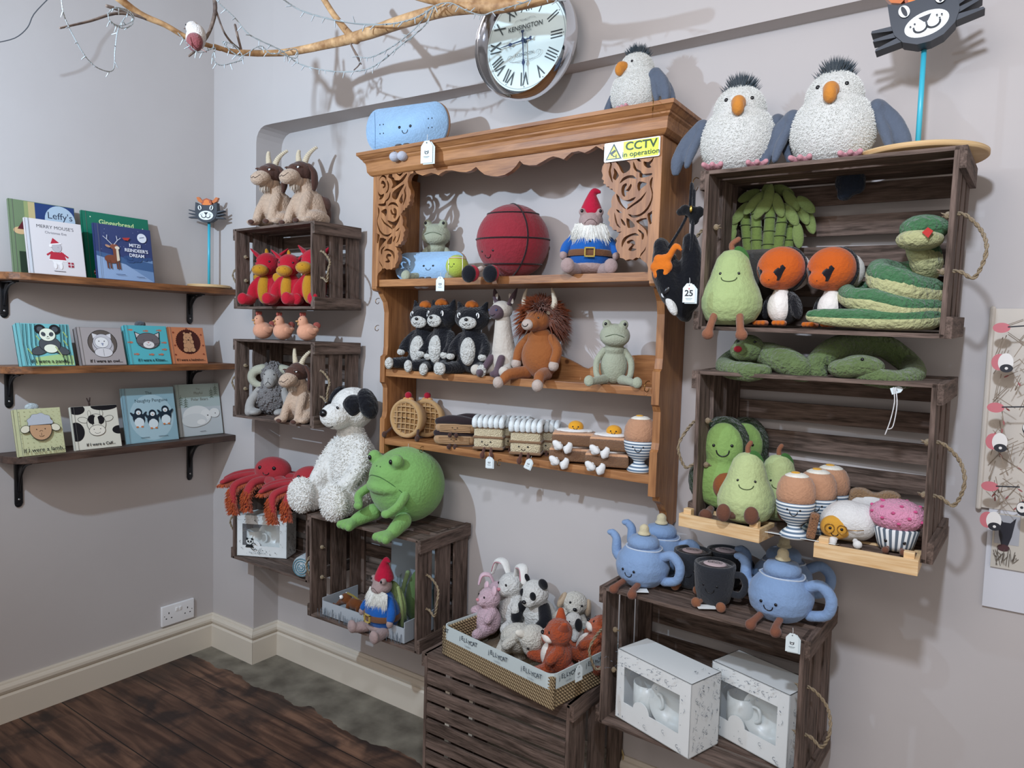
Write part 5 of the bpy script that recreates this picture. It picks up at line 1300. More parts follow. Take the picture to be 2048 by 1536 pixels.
def catsign(label, u, v, Y, hpx, zb, rz, pole_top, bud=True, disc=.1, thick=.028, tilt=0):
    """wooden cat head on a turquoise pole standing on a round slice of wood"""
    pb = at(u, v, y=Y); pb.z = zb
    r = root('cat_sign_stand'); r.location = pb; tag(r, label, 'display stand')
    b = B(); b.lathe([(0, 0), (disc*.98, 0), (disc, .002), (disc, .010), (disc*.98, .012), (0, .012)], n=56); obj('wood_slice_base', b, wood('ply_wood', '#b58e5e', '#e0c494', (1, 1, 60), .6, .1), r)
    Hh = pole_top-zb
    b = B(); b.lathe([(0, .011), (.0055, .011), (.0055, Hh), (0, Hh)], n=20); obj('turquoise_pole', b, mat('#3fb4cc', 'gloss', rough=.35), r)
    s = hpx
    HD = [(-.50, .46), (-.34, .36), (-.1, .33), (.1, .33), (.34, .36), (.50, .46), (.52, .1), (.50, -.12), (.40, -.30), (.2, -.43), (0, -.46), (-.2, -.43), (-.40, -.30), (-.50, -.12), (-.52, .1)]
    hd = root('sign_head'); hd.parent = r; hd.location = (0, 0, Hh+s*.44); hd.rotation_euler = (0, R_(tilt), R_(rz)); hd.scale = (s, s, s)
    navy = mat('#1f2733', 'gloss', rough=.5)
    bd = B(); bd.prism(HD, -thick/s, 0)
    for sg in (-1, 1):
        for z0, z1 in ((.02, .10), (-.10, -.06), (-.20, -.24)):
            bd.prism([(sg*.44, z0+.03), (sg*.82, z1+.02), (sg*.84, z1-.02), (sg*.42, z0-.07)], -thick/s*.92, -thick/s*.08)
    # the head itself is the parent mesh of its painted face
    me_o = obj('cat_head', bd, navy, r, smooth=False)
    me_o.location = hd.location; me_o.rotation_euler = hd.rotation_euler; me_o.scale = hd.scale
    bpy.data.objects.remove(hd)
    a = Art(.004)
    a.ell(0, -.14, .34, .21, '#e9efee', n=36)
    a.poly([(-.10, .0), (.10, .0), (.03, -.10), (-.03, -.10)], '#1f2733').line([(0, -.08), (0, -.17)], .03, '#1f2733')
    a.curve(-.1, -.17, .10, .08, 180, 360, .03, '#1f2733').curve(.1, -.17, .10, .08, 180, 360, .03, '#1f2733')
    for sg in (-1, 1):
        for x, z in ((.17, -.08), (.24, -.10), (.20, -.15)): a.ell(sg*x, z, .016, .016, '#1f2733', n=10)
        a.ell(sg*.28, .20, .085, .11, '#e9efee', rot=sg*-12).ell(sg*.28, .20, .035, .10, '#1f2733', rot=sg*-12)
    a.make('painted_face', me_o, 'gloss', (0, -thick/s-.001, 0))
    if bud:
        b = B(); b.prism([(-.22, .30), (.22, .30), (.24, .42), (.16, .60), (0, .66), (-.16, .60), (-.24, .42)], -thick/s*.8, -.01); o = obj('butterfly_bud', b, mat('#a34a22', 'gloss', rough=.5), me_o, smooth=False)
        a = Art(.004); a.ell(-.1, .38, .09, .07, '#e2803c').ell(.1, .38, .09, .07, '#e2803c').ell(0, .48, .13, .11, '#e2803c').ell(0, .36, .08, .05, '#e2803c')
        a.make('bud_paint', me_o, 'gloss', (0, -thick/s*.8-.002, 0))
        for sg in (-1, 1):
            b = B(); b.prism([(sg*.2, .50), (sg*.40, .72), (sg*.52, .70), (sg*.44, .52), (sg*.3, .44)], -thick/s*.6, -.02); obj('butterfly_wing', b, mat('#c8703a', 'gloss'), me_o, smooth=False)
    return r
# ================================================================== books
def book(label, bl, br, tl, xb, xt, col, art, n=1, thick=.012, tail=None, zb=None, cat='book', page='#e9e6dd', spine=None):
    """bl, br, tl: photo pixels of the cover corners; xb/xt distance from the left wall at foot and head"""
    p0 = at(*bl, x=xb); p1 = at(*br, x=xb); p2 = at(*tl, x=xt)
    z0 = zb if zb is not None else (p0.z+p1.z)/2
    w = abs(p1.y-p0.y); hgt = math.hypot(p2.z-z0, xb-xt); ang = math.atan2(xb-xt, p2.z-z0)
    r = root('picture_book'); r.location = (xb, p0.y, z0+.0005); r.rotation_euler = (-ang, 0, R_(90)); r.rotation_mode = 'XYZ'
    tag(r, label, cat)
    # local x = width, -y = outwards, z = up; copies stacked behind shift the foot outwards
    bt = thick
    b = B(); b.box((w/2, bt*.08, hgt/2), (w, bt*.16, hgt), bev=.0006); b.box((w/2, bt*.92, hgt/2), (w, bt*.16, hgt), bev=.0006); b.box((.001, bt/2, hgt/2), (.002, bt, hgt))
    obj('cover', b, mat(col, 'gloss', rough=.35), r, smooth=False)
    b = B(); b.box((w/2+.0005, bt/2, hgt/2), (w-.005, bt*.68, hgt-.006)); obj('pages', b, mat(page, 'paper'), r, smooth=False)
    a = Art(.00012); a.clip = (.0006, .0006, w-.0006, hgt-.0006); art(a, w, hgt); a.line([(w*.055, 0), (w*.055, hgt)], .0012, '#6a6a66')
    a.make('cover_art', r, 'gloss', (0, -.0004, 0), rough=.35)
    if tail: 
        k, c = tail
        b = B()
        if k == 'fluff': b.e((w*.42, bt*.5, hgt+.008), (.022, .012, .014)); obj('fluffy_tail', b, mat(c, 'fur', 90), r, vox=.0025, sm=1, fluff=.006, fsz=.01)
        else:
            b.t([(w*.42, bt*.5, hgt-.01), (w*.43, bt*.5, hgt+.012)], .004, n=8); b.t([(w*.43, bt*.5, hgt+.01), (w*.39, bt*.5, hgt+.030)], .0025, n=6); b.t([(w*.43, bt*.5, hgt+.01), (w*.46, bt*.5, hgt+.032)], .0025, n=6); obj('tufted_tail', b, mat(c, 'fur', 60), r)
    return r
INKC = '#15181c'
def if_i(a, w, h, t, z=.10, sz=.017, x=.54): a.text('If I were '+t+'...', w*x, h*z, sz, INKC, bold=.00025, sx=1)
def art_panda(a, w, h):
    a.rect(.002, .002, w-.002, h-.002, '#74b9bd').poly([(w*.25, .002), (w-.002, .002), (w-.002, h*.24), (w*.7, h*.27), (w*.4, h*.22), (w*.25, h*.2)], '#a9c98a')
    for i, x in enumerate((.10, .16, .24, .32, .80, .86, .93)): a.line([(w*x, h*.02), (w*(x-.02), h*.5), (w*(x+.015), h*.98)], .0022, '#1f4448').line([(w*(x+.022), h*.06), (w*(x+.0), h*.5), (w*(x+.04), h*.98)], .0012, '#1f4448')
    for x, z in ((.3, .45), (.33, .7), (.84, .6), (.86, .8), (.14, .4)): a.line([(w*x, h*z), (w*(x+.06), h*(z-.12))], .004, '#9ab36a')
    for s in (-1, 1): a.out(w*(.56+s*.14), h*.86, w*.06, w*.06, '#4a4f54').out(w*(.56+s*.20), h*.36, w*.16, h*.09, '#4a4f54', rot=s*-20, w=.0015)
    a.out(w*.56, h*.50, w*.20, h*.18, '#4a4f54', w=.0015).out(w*.57, h*.40, w*.13, h*.10, '#e9edd8', w=.0012).out(w*.54, h*.73, w*.15, h*.15, '#e9edd8', w=.0015)
    for s in (-1, 1): a.ell(w*(.54+s*.075), h*.74, w*.042, h*.055, '#4a4f54', rot=s*-25).ell(w*(.54+s*.06), h*.74, w*.01, w*.01, '#0c0c0c', n=8)
    a.poly([(w*.52, h*.69), (w*.56, h*.69), (w*.54, h*.66)], INKC).curve(w*.54, h*.66, w*.03, h*.03, 190, 350, .001, INKC)
    a.line([(w*.66, h*.44), (w*.76, h*.22)], .004, '#a9b87a'); if_i(a, w, h, 'a panda', sz=.0175)
def art_owl(a, w, h):
    a.rect(.002, .002, w-.002, h-.002, '#a39a98').out(w*.52, h*.58, w*.32, h*.34, '#5d544e', w=.002).ell(w*.52, h*.50, w*.24, h*.26, '#b9b4b6')
    a.out(w*.52, h*.60, w*.21, h*.22, '#c3c0c4', w=.0015).out(w*.50, h*.60, w*.15, h*.14, '#e4e2e0', w=.001)
    for s in (-1, 1): a.poly([(w*(.52+s*.20), h*.70), (w*(.52+s*.21), h*.84), (w*(.52+s*.10), h*.80)], '#d9d6d8').ell(w*(.50+s*.06), h*.63, w*.013, w*.013, INKC, n=8)
    a.poly([(w*.48, h*.58), (w*.54, h*.58), (w*.51, h*.50)], '#8d93a8').out(w*.51, h*.33, w*.2, h*.12, '#d3cfcf', w=.001).line([(w*.51, h*.42), (w*.51, h*.24)], .001, INKC); if_i(a, w, h, 'an owl', sz=.0165)
def art_kitten(a, w, h):
    a.rect(.002, .002, w-.002, h-.002, '#58b2ba')
    for x, z in ((.14, .88), (.5, .86), (.82, .88), (.1, .56), (.9, .56), (.88, .38), (.2, .26), (.55, .25), (.78, .25)): a.ell(w*x, h*z, .008, .004, '#b9745e').poly([(w*x-.007, h*z), (w*x-.013, h*z+.004), (w*x-.013, h*z-.004)], '#b9745e')
    for s in (-1, 1): a.poly([(w*(.5+s*.10), h*.74), (w*(.5+s*.30), h*.84), (w*(.5+s*.27), h*.56)], INKC).poly([(w*(.5+s*.13), h*.74), (w*(.5+s*.28), h*.81), (w*(.5+s*.25), h*.60)], '#c9c4c2')
    a.out(w*.5, h*.60, w*.27, h*.20, '#6b6567', w=.0016).ell(w*.5, h*.50, w*.13, h*.09, '#e4e0dd').poly([(w*.47, h*.57), (w*.53, h*.57), (w*.5, h*.53)], '#c08a8a').curve(w*.5, h*.52, w*.05, h*.04, 190, 350, .001, INKC)
    for s in (-1, 1): a.ell(w*(.5+s*.1), h*.62, .0015, .0015, INKC, n=6); a.line([(w*(.5+s*.13), h*.52), (w*(.5+s*.27), h*.54)], .0008, INKC).line([(w*(.5+s*.13), h*.50), (w*(.5+s*.26), h*.48)], .0008, INKC)
    if_i(a, w, h, 'a Kitten', sz=.0155)
def art_hedgehog(a, w, h):
    a.rect(.002, .002, w-.002, h-.002, '#c67e58')
    P = []
    for i in range(72): q = 1+.05*(i % 2); P.append((w*.52+w*.34*q*cos(2*pi*i/72), h*.60+h*.33*q*sin(2*pi*i/72)))
    a.poly(P, '#46201a').out(w*.52, h*.70, w*.13, h*.14, '#c2926c', w=.001).out(w*.52, h*.48, w*.15, h*.16, '#c2926c', w=.001)
    for s in (-1, 1): a.ell(w*(.52+s*.05), h*.72, .0015, .0015, INKC, n=6).out(w*(.52+s*.10), h*.60, w*.05, h*.05, '#c2926c', w=.0008).out(w*(.52+s*.10), h*.38, w*.07, h*.06, '#c2926c', w=.0008).ell(w*(.52+s*.09), h*.83, .005, .005, '#c2926c')
    a.ell(w*.52, h*.65, .003, .0025, INKC, n=10)
    for x, z in ((.12, .85), (.9, .8), (.12, .5), (.92, .5), (.5, .96), (.1, .25), (.9, .26)): a.ell(w*x, h*z, .004, .003, '#8a4030', rot=30, n=8)
    if_i(a, w, h, 'a hedgehog', sz=.0140, x=.52)
def art_lamb(a, w, h):
    a.rect(.002, .002, w-.002, h-.002, '#c6c79c')
    for i in range(8):
        for j in range(9): a.ell(w*(.1+i*.115), h*(.18+j*.095), .0025, .001, '#a5a780', n=6)
    for s in (-1, 1): a.out(w*(.5+s*.32), h*.56, w*.10, h*.07, '#e2dcc4', w=.0015, rot=s*-25)
    P = [(w*.5+w*(.265+.015*cos(9*t))*cos(t), h*.68+h*(.20+.01*cos(9*t))*sin(t)) for t in [2*pi*i/60 for i in range(60)]]
    a.out(w*.5, h*.54, w*.23, h*.23, '#c39a76', w=.002).poly([(x+(x-w*.5)*.02, z+(z-h*.66)*.02) for x, z in P if z > h*.62], INKC).poly([(x, z) for x, z in P if z > h*.635], '#b9bec6')
    for s in (-1, 1): a.ell(w*(.5+s*.09), h*.54, .0018, .0022, INKC, n=8)
    a.line([(w*.5, h*.46), (w*.5, h*.40)], .001, INKC).curve(w*.5, h*.41, w*.05, h*.03, 190, 350, .0012, INKC).curve(w*.5, h*.48, w*.035, h*.03, 20, 160, .001, INKC); if_i(a, w, h, 'a lamb', sz=.0195)
def art_calf(a, w, h):
    a.rect(.002, .002, w-.002, h-.002, '#dcd8c8').ell(w*.12, h*.93, w*.17, h*.12, '#16181d').ell(w*.72, h*.98, w*.30, h*.10, '#16181d').ell(w*.06, h*.42, w*.17, h*.22, '#16181d').ell(w*.98, h*.40, w*.15, h*.10, '#16181d')
    a.rect(w*1.0-.002, .002, w*1.0+.03, h, '#dcd8c8') if False else None
    for s in (-1, 1): a.out(w*(.5+s*.27), h*.68, w*.11, h*.06, '#dcd8c8', rot=s*15, w=.0015).out(w*(.5+s*.13), h*.82, w*.03, h*.07, '#dcd8c8', w=.001)
    a.out(w*.5, h*.58, w*.20, h*.22, '#dcd8c8', w=.0016).ell(w*.42, h*.68, w*.10, h*.11, '#16181d').ell(w*.60, h*.66, w*.08, h*.10, '#16181d').ell(w*.5, h*.60, w*.05, h*.16, '#dcd8c8')
    a.out(w*.5, h*.42, w*.17, h*.12, '#e8e2d2', w=.0015).curve(w*.5, h*.38, w*.06, h*.03, 190, 350, .0012, INKC)
    for s in (-1, 1): a.ell(w*(.5+s*.07), h*.45, .0018, .0018, INKC, n=8).ell(w*(.5+s*.09), h*.56, .0018, .0022, INKC, n=8)
    if_i(a, w, h, 'a Calf', sz=.0155)
def art_penguins(a, w, h):
    a.rect(.002, .002, w-.002, h-.002, '#8fb0ba').ell(w*.52, h*.45, w*.42, h*.42, '#a9c4cc').rect(.002, .002, w*.06, h-.002, '#7fa2ae')
    a.text('The', w*.5, h*.90, .017, '#2c3c44').text('Naughty Penguins', w*.54, h*.76, .0185, '#2c3c44')
    for x, z, t in ((.27, .44, 25), (.53, .40, 0), (.78, .46, -18)):
        a.ell(w*x, h*z, w*.11, h*.13, '#22303c', rot=t).ell(w*x, h*(z-.07), w*.09, h*.09, '#d9e4e6', rot=t).ell(w*x, h*(z+.12), w*.07, h*.07, '#1d2a36').ell(w*x, h*(z+.11), w*.045, h*.04, '#dfe8ea')
        for s in (-1, 1): a.ell(w*(x+s*.1), h*(z+.06), w*.025, h*.08, '#22303c', rot=s*-40).ell(w*(x+s*.045), h*(z-.15), w*.025, h*.015, '#cf7c46')
        a.poly([(w*(x-.012), h*(z+.11)), (w*(x+.012), h*(z+.11)), (w*x, h*(z+.08))], '#cf8a46')
    a.text('Rachel Bright', w*.32, h*.08, .006, '#33444c').text('Laura Hughes', w*.7, h*.08, .006, '#33444c') if False else a.line([(w*.26, h*.09), (w*.42, h*.09)], .0018, '#4a5a60').line([(w*.60, h*.09), (w*.78, h*.09)], .0018, '#4a5a60')
def art_polar(a, w, h):
    a.rect(.002, .002, w-.002, h-.002, '#a9b7b4').rect(.002, .002, w-.002, h*.55, '#b9bfc0').rect(.002, h*.72, w-.002, h-.002, '#9fb0a8')
    a.text('The', w*.5, h*.90, .011, '#6a6a5c').text('Playful', w*.5, h*.82, .016, '#6a6a5c').text('Polar Bears', w*.52, h*.70, .017, '#6a6a5c')
    for x, z in ((.1, .6), (.2, .56), (.8, .72), (.9, .78)): 
        a.line([(w*x, h*z), (w*x, h*(z+.2))], .001, '#5c6a58')
        for k in range(4): a.line([(w*(x-.04), h*(z+.04*k)), (w*x, h*(z+.03+.04*k)), (w*(x+.04), h*(z+.04*k))], .002, '#5c6a58')
    a.ell(w*.42, h*.38, w*.32, h*.20, '#d9dbd8').ell(w*.62, h*.40, w*.12, h*.10, '#e2e3df').ell(w*.82, h*.42, w*.12, h*.09, '#dedfdb').ell(w*.35, h*.30, w*.28, h*.13, '#cfd2d0').ell(w*.84, h*.41, w*.012, w*.012, INKC, n=8).ell(w*.66, h*.38, w*.018, w*.012, INKC, n=8).ell(w*.5, h*.26, w*.10, h*.05, '#e4e4e0')
    a.line([(w*.45, h*.08), (w*.58, h*.08)], .0018, '#6a6a6a')
def art_leffy(a, w, h):
    a.rect(.002, .002, w-.002, h-.002, '#6d8060').rect(w*.22, .002, w*.32, h-.002, '#8f9a68').rect(w*.28, h*.0+.002, w*.40, h-.002, '#b9a87a').rect(w*.38, .002, w-.002, h-.002, '#1f3a6e')
    a.ell(w*.76, h*.78, w*.24, h*.21, '#a9bccc').text("Leffy's", w*.76, h*.84, .034, '#1d2a40').text('Christmas', w*.76, h*.71, .022, '#1d2a40')
    a.ell(w*.14, h*.58, w*.10, h*.05, '#d0ad82').poly([(w*.1, h*.6), (w*.2, h*.74), (w*.26, h*.6)], '#5a1f28').rect(w*.1, .002, w*.28, h*.3, '#2c3a2c')
def art_merry(a, w, h):
    a.rect(.002, .002, w-.002, h-.002, '#d6d0d0').rect(.002, .002, w*.08, h-.002, '#c9cbd0')
    a.text("MERRY MOUSE'S", w*.52, h*.87, .0165, '#3c3c44').text('Christmas Eve', w*.52, h*.77, .012, '#5c5c66')
    a.ell(w*.5, h*.29, w*.10, h*.10, '#eae6e4').poly([(w*.40, h*.42), (w*.62, h*.42), (w*.66, h*.28), (w*.36, h*.28)], '#b2293c').line([(w*.33, h*.36), (w*.42, h*.42)], .006, '#b2293c').line([(w*.69, h*.34), (w*.58, h*.42)], .006, '#b2293c').line([(w*.36, h*.27), (w*.66, h*.27)], .005, '#eae6e4')
    a.out(w*.51, h*.51, w*.085, h*.09, '#b9b4b8', '#6a666c', .0006).poly([(w*.40, h*.56), (w*.45, h*.68), (w*.58, h*.58)], '#b2293c').line([(w*.40, h*.555), (w*.59, h*.59)], .004, '#eeeae8').ell(w*.40, h*.53, .005, .005, '#eeeae8').ell(w*.53, h*.51, .001, .001, INKC, n=6)
    for s in (-1, 1): a.ell(w*(.5+s*.05), h*.17, w*.03, h*.06, '#eae6e4')
    a.rect(w*.68, h*.16, w*.78, h*.25, '#9c3040').line([(w*.73, h*.16), (w*.73, h*.25)], .002, '#eae6e4').line([(w*.68, h*.205), (w*.78, h*.205)], .002, '#eae6e4').line([(w*.42, h*.07), (w*.62, h*.07)], .0018, '#6a6a70')
def art_ginger(a, w, h):
    a.rect(.002, .002, w-.002, h-.002, '#106c54').text('Gingerbread', w*.5, h*.86, .026, '#c9dc9a', rot=0, bold=.0004)
    for x, z in ((.12, .92), (.9, .84), (.14, .3), (.2, .68), (.92, .6)): a.ell(w*x, h*z, .0025, .0025, '#cfe0c0', n=6)
    a.poly([(w*.14, h*.68), (w*.18, h*.72), (w*.17, h*.62)], '#d6a04a')
    for k in range(6): a.curve(w*.17, h*.10, w*.06, h*.05, 90+k*25, 108+k*25, .006, '#e8e4e0' if k % 2 else '#b22c34', n=4)
def art_mitzi(a, w, h):
    a.rect(.002, .002, w-.002, h-.002, '#34406c').rect(.002, .002, w-.002, h*.42, '#6f8cb2').poly([(.002, h*.50), (w*.35, h*.44), (w*.7, h*.40), (w-.002, h*.36), (w-.002, h*.2), (.002, h*.3)], '#41608a').poly([(.002, .002), (w*.98, .002), (w*.5, h*.30), (.002, h*.42)], '#8ea6c8')
    for i in range(14): rg = random.Random(i); a.ell(w*rg.uniform(.45, .95), h*(.36+.08*rg.random()), w*.05, h*.035, '#35507c', n=12); a.ell(w*rg.uniform(.05, .95), h*rg.uniform(.5, .97), .0009, .0009, '#cfd6ea', n=5)
    a.ell(w*.82, h*.82, w*.085, w*.085, '#dfe4ec').line([(w*.78, h*.82), (w*.82, h*.83), (w*.86, h*.84)], .0025, '#3a4a70')
    a.text('MITZI', w*.68, h*.66, .0175, '#e4e6ee', bold=.0004).text("REINDEER'S", w*.70, h*.565, .0175, '#e4e6ee', bold=.0004).text('DREAM', w*.70, h*.475, .0175, '#e4e6ee', bold=.0004)
    a.ell(w*.25, h*.37, w*.12, h*.075, '#7a4634').poly([(w*.29, h*.35), (w*.38, h*.35), (w*.36, h*.6), (w*.28, h*.6)], '#7a4634').poly([(w*.34, h*.33), (w*.39, h*.36), (w*.38, h*.56), (w*.34, h*.56)], '#d9cbb4').ell(w*.31, h*.60, w*.075, h*.05, '#8a5240').ell(w*.36, h*.585, w*.04, h*.03, '#e2d6c2').ell(w*.20, h*.60, w*.045, h*.022, '#b58a70', rot=-20)
    for x in (.17, .22, .33, .37): a.line([(w*x, h*.34), (w*(x+.01), h*.20)], .005, '#6a3c2c')
    for s in (-1, 1): a.line([(w*(.29+s*.02), h*.64), (w*(.28+s*.09), h*.72), (w*(.28+s*.08), h*.80)], .0022, '#cfd0d6').line([(w*(.28+s*.09), h*.72), (w*(.28+s*.15), h*.77)], .0018, '#cfd0d6')
    a.poly([(w*.46, h*.78), (w*.60, h*.80), (w*.56, h*.74), (w*.49, h*.74)], '#b23a32').line([(w*.3, h*.10), (w*.46, h*.10)], .0016, '#2c3a5c').line([(w*.66, h*.08), (w*.8, h*.08)], .0016, '#2c3a5c')
def pw(L_): return [at(u, v, y=Y) for u, v, Y in L_]
def relroot(name, P, label, cat, group=None):
    r = root(name); c = sum(P, Vector())/len(P); r.location = c; tag(r, label, cat, group); return r, [p-c for p in P]
# ---------------------------------------------------------------- goats, dragons, chicks, ram
g = goat(); put(g, 'left of the two goat toys sitting on the top left crate', 'soft toy', 551, 452, -.055, 152, 1.826, 12, 'goat toys')
g2 = dup(g); put(g2, 'taller goat toy resting its head on the goat beside it', 'soft toy', 616, 444, .0, 158, 1.826, 5, 'goat toys', ry=-3)
g3 = dup(g); put(g3, 'goat toy inside the crate beside the grey ram', 'soft toy', 603, 836, -.075, 146, 1.083, 12, 'goat toys')
d = dragon(); put(d, 'leftmost of the three red dragon toys in the crate', 'soft toy', 536, 604, -.035, 122, 1.521, 22, 'red dragon toys')
d2 = dup(d); put(d2, 'middle red dragon toy, leaning forward in the crate', 'soft toy', 579, 606, -.07, 118, 1.521, 30, 'red dragon toys')
d3 = dup(d); put(d3, 'red dragon toy half hidden behind the crate end panel', 'soft toy', 628, 604, -.045, 130, 1.521, 10, 'red dragon toys')
c = chick(); put(c, 'leftmost of three peach chicken toys on the crate', 'soft toy', 524, 680, -.06, 58, 1.389, -8, 'peach chicken toys')
c2 = dup(c); put(c2, 'middle one of three peach chicken toys on the crate', 'soft toy', 564, 681, -.06, 58, 1.389, -2, 'peach chicken toys')
c3 = dup(c); put(c3, 'rightmost peach chicken toy with its red tail showing', 'soft toy', 612, 683, -.06, 60, 1.389, -14, 'peach chicken toys')
put(ram(), 'grey woolly ram toy with curled horns in the crate', 'soft toy', 545, 828, -.0, 118, 1.083, 38)
# ---------------------------------------------------------------- crabs, gift box, towel
c = crab(); put(c, 'left red crab toy lying on the panda gift crate', 'soft toy', 546, 955, -.03, 62, .801, 24, 'red crab toys')
c2 = dup(c); put(c2, 'right red crab toy with its leg hanging over the crate edge', 'soft toy', 622, 978, -.04, 62, .801, 24, 'red crab toys')
p = at(472, 1104, y=-.085)
giftbox('white panda mug and bowl gift box with a window', .215, .172, .09, (.322, -.100, .497), 27, panda=True)
r = root('rolled_towel'); p = at(591, 1118, y=-.115); r.location = (p.x+.005, -.03, .497+.043); r.rotation_euler = (0, 0, R_(20)); r.scale = (1.5, 1, 1.5); tag(r, 'rolled blue and white towel beside the panda gift box', 'towel')
b = B(); b.lathe([(0, -.095), (.024, -.092), (.027, -.085), (.028, .05), (0, .055)], (0, 0, 0), 28, (-90, 0, 0)); obj('roll', b, mat('#c3ced3', 'cloth', 90, .8), r)
b = B(); 
for k, rr_ in enumerate((.022, .016, .010, .005)): b.t([(rr_*cos(a), -.0955, rr_*sin(a)) for a in [k+5.3*i/14 for i in range(15)]], .0012, n=5)
obj('spiral_edge', b, mat('#5d8fa0', 'cloth'), r)
# ---------------------------------------------------------------- puppy, frog, gnome crate
put(pup(), 'big white puppy toy with black ears beside the green frog', 'soft toy', 702, 1040, -.01, 254, .775, -2)
put(bigfrog(), 'large round bright green frog toy on the crate', 'soft toy', 806, 1072, -.06, 156, .778, -8)
gn = gnome(); put(gn, 'gnome frog toy in the low crate display, hat under the green frog', 'soft toy', 764, 1262, -.125, 150, .41, -8, 'gnome frog toys')
gn2 = dup(gn); put(gn2, 'gnome frog toy seated on the top rack shelf', 'soft toy', 1178, 549, -.02, 172, 1.609, 28, 'gnome frog toys')
an = anteater(); put(an, 'small brown long-nosed toy with white goggle eyes, lying in the crate', 'soft toy', 702, 1232, -.10, 44, .425, 10)
r = root('cardboard_display'); r.location = (.0, 0, .408); tag(r, 'grey grass-printed cardboard display stand inside the low crate', 'display stand')
b = B(); a0 = at(657, 1228, y=-.135); a1 = at(797, 1312, y=-.135); x0, x1 = .90, 1.30
b.box(((x0+x1)/2, -.145, .025), (x1-x0, .003, .05)); b.box((x0, -.06, .03), (.003, .17, .06)); b.box((x1, -.06, .035), (.003, .17, .07)); b.box(((x0+x1)/2, -.06, .003), (x1-x0, .17, .003))
obj('grass_tray', b, mat('#a9b0b6', 'paper'), r, smooth=False)
b = B(); b.box((x1-.13, .06, .16), (.26, .004, .31)); obj('backing_card', b, mat('#94a2ac', 'paper'), r, smooth=False)
a = Art(.0003); cathead(a, x1-.10, .265, .018); a.line([(x1-.13, .23), (x1-.07, .23)], .004, '#2a3038')
for i in range(60): rg = random.Random(i); xx = x1-.25+.24*rg.random(); a.line([(xx, .06), (xx+rg.uniform(-.01, .01), .08+.07*rg.random())], .0025, '#55685c')
a.make('backing_print', r, 'paper', (0, .0575, 0))
a = Art(.0002)
for i in range(120): rg = random.Random(i+99); xx = x0+(x1-x0)*rg.random(); a.line([(xx, .002), (xx+rg.uniform(-.006, .006), .012+.022*rg.random())], .0016, '#5d6872')
a.make('grass_print', r, 'paper', (0, -.147, 0))
r = root('draped_shell_toy'); tag(r, 'dark green leaf shell of a toy standing behind the gnome', 'soft toy'); p = at(835, 1200, y=.0); r.location = (p.x, .0, .412)
b = B(); b.e((0, 0, .10), (.05, .03, .10), (0, 12, 0)); obj('shell', b, mat('#5f7a48', 'plush', 30), r)
b = B(); b.t([(-.03, -.02, .18), (-.045, -.03, .1), (-.03, -.03, .02)], .008); obj('rim', b, mat('#84996a', 'plush', 30), r)
# ---------------------------------------------------------------- top of the rack
s1 = skate(); put(s1, 'pale blue skateboard toy on top of the pine rack', 'soft toy', 815, 296, -.085, 88, 2.034, 14, 'skateboard toys', ry=-2)
r = root('metal_tin'); p = at(955, 270, y=.02); r.location = (p.x, .02, 2.032); tag(r, 'shallow silver tin lid on top of the pine rack', 'tin')
b = B(); b.lathe([(0, 0), (.05, 0), (.053, .003), (.053, .022), (.05, .024), (.048, .004), (0, .004)], n=40); obj('rim', b, mat('#b9b4a8', 'metal', rough=.25), r)
gl_ = gull()
put(gl_, 'seagull toy on the pine rack turned to face left', 'soft toy', 1272, 214, -.01, 128, 2.033, -22, 'seagull toys')
g2 = dup(gl_); put(g2, 'seagull toy above the bag, left of the pair on the crate', 'soft toy', 1474, 342, -.04, 176, 1.840, 14, 'seagull toys')
g3 = dup(gl_); put(g3, 'seagull toy beside the turquoise pole on the crate', 'soft toy', 1662, 322, -.04, 190, 1.835, 4, 'seagull toys')
hangtag(853, 326, -.145, 46, 'white swing tag hanging from the skateboard on the rack top', 8)
# ---------------------------------------------------------------- top shelf of the rack
fr = frog(); put(fr, 'sage green frog toy peeking from behind the skateboard', 'soft toy', 872, 545, .055, 128, 1.609, 25, 'sage green frog toys')
fr2 = dup(fr); put(fr2, 'sage green frog toy sitting alone on the middle rack shelf', 'soft toy', 1226, 768, -.0, 134, 1.301, 26, 'sage green frog toys')
s2 = dup(s1); put(s2, 'pale blue skateboard toy standing on the top rack shelf', 'soft toy', 858, 552, -.01, 60, 1.610, 8, 'skateboard toys', rx=-8); s2.scale.x *= 1.32
put(tennis(), 'small yellow-green tennis ball toy with a headband', 'soft toy', 914, 553, -.055, 46, 1.610, 22)
put(basketball(), 'large dark red basketball toy with shoes over the shelf edge', 'soft toy', 1024, 551, .01, 146, 1.610, 14)
hangtag(880, 582, -.088, 30, 'white swing tag under the tennis ball toy', 15, fold=False)
# ---------------------------------------------------------------- middle shelf
k = blackcat(); put(k, 'leftmost of three black and white cat toys on the shelf', 'soft toy', 840, 741, .03, 145, 1.302, 8, 'black and white cat toys', ry=6)
k2 = dup(k); put(k2, 'middle one of the three black and white cat toys', 'soft toy', 884, 743, .03, 152, 1.302, -6, 'black and white cat toys')
k3 = dup(k); put(k3, 'rightmost black and white cat toy beside the cream one', 'soft toy', 942, 746, .025, 152, 1.302, 16, 'black and white cat toys')
put(llama(), 'cream toy with a dark face and long ears', 'soft toy', 1006, 755, .02, 176, 1.302, -8)
put(yak(), 'shaggy brown highland cow toy with pale horns', 'soft toy', 1078, 760, .01, 184, 1.302, -4)
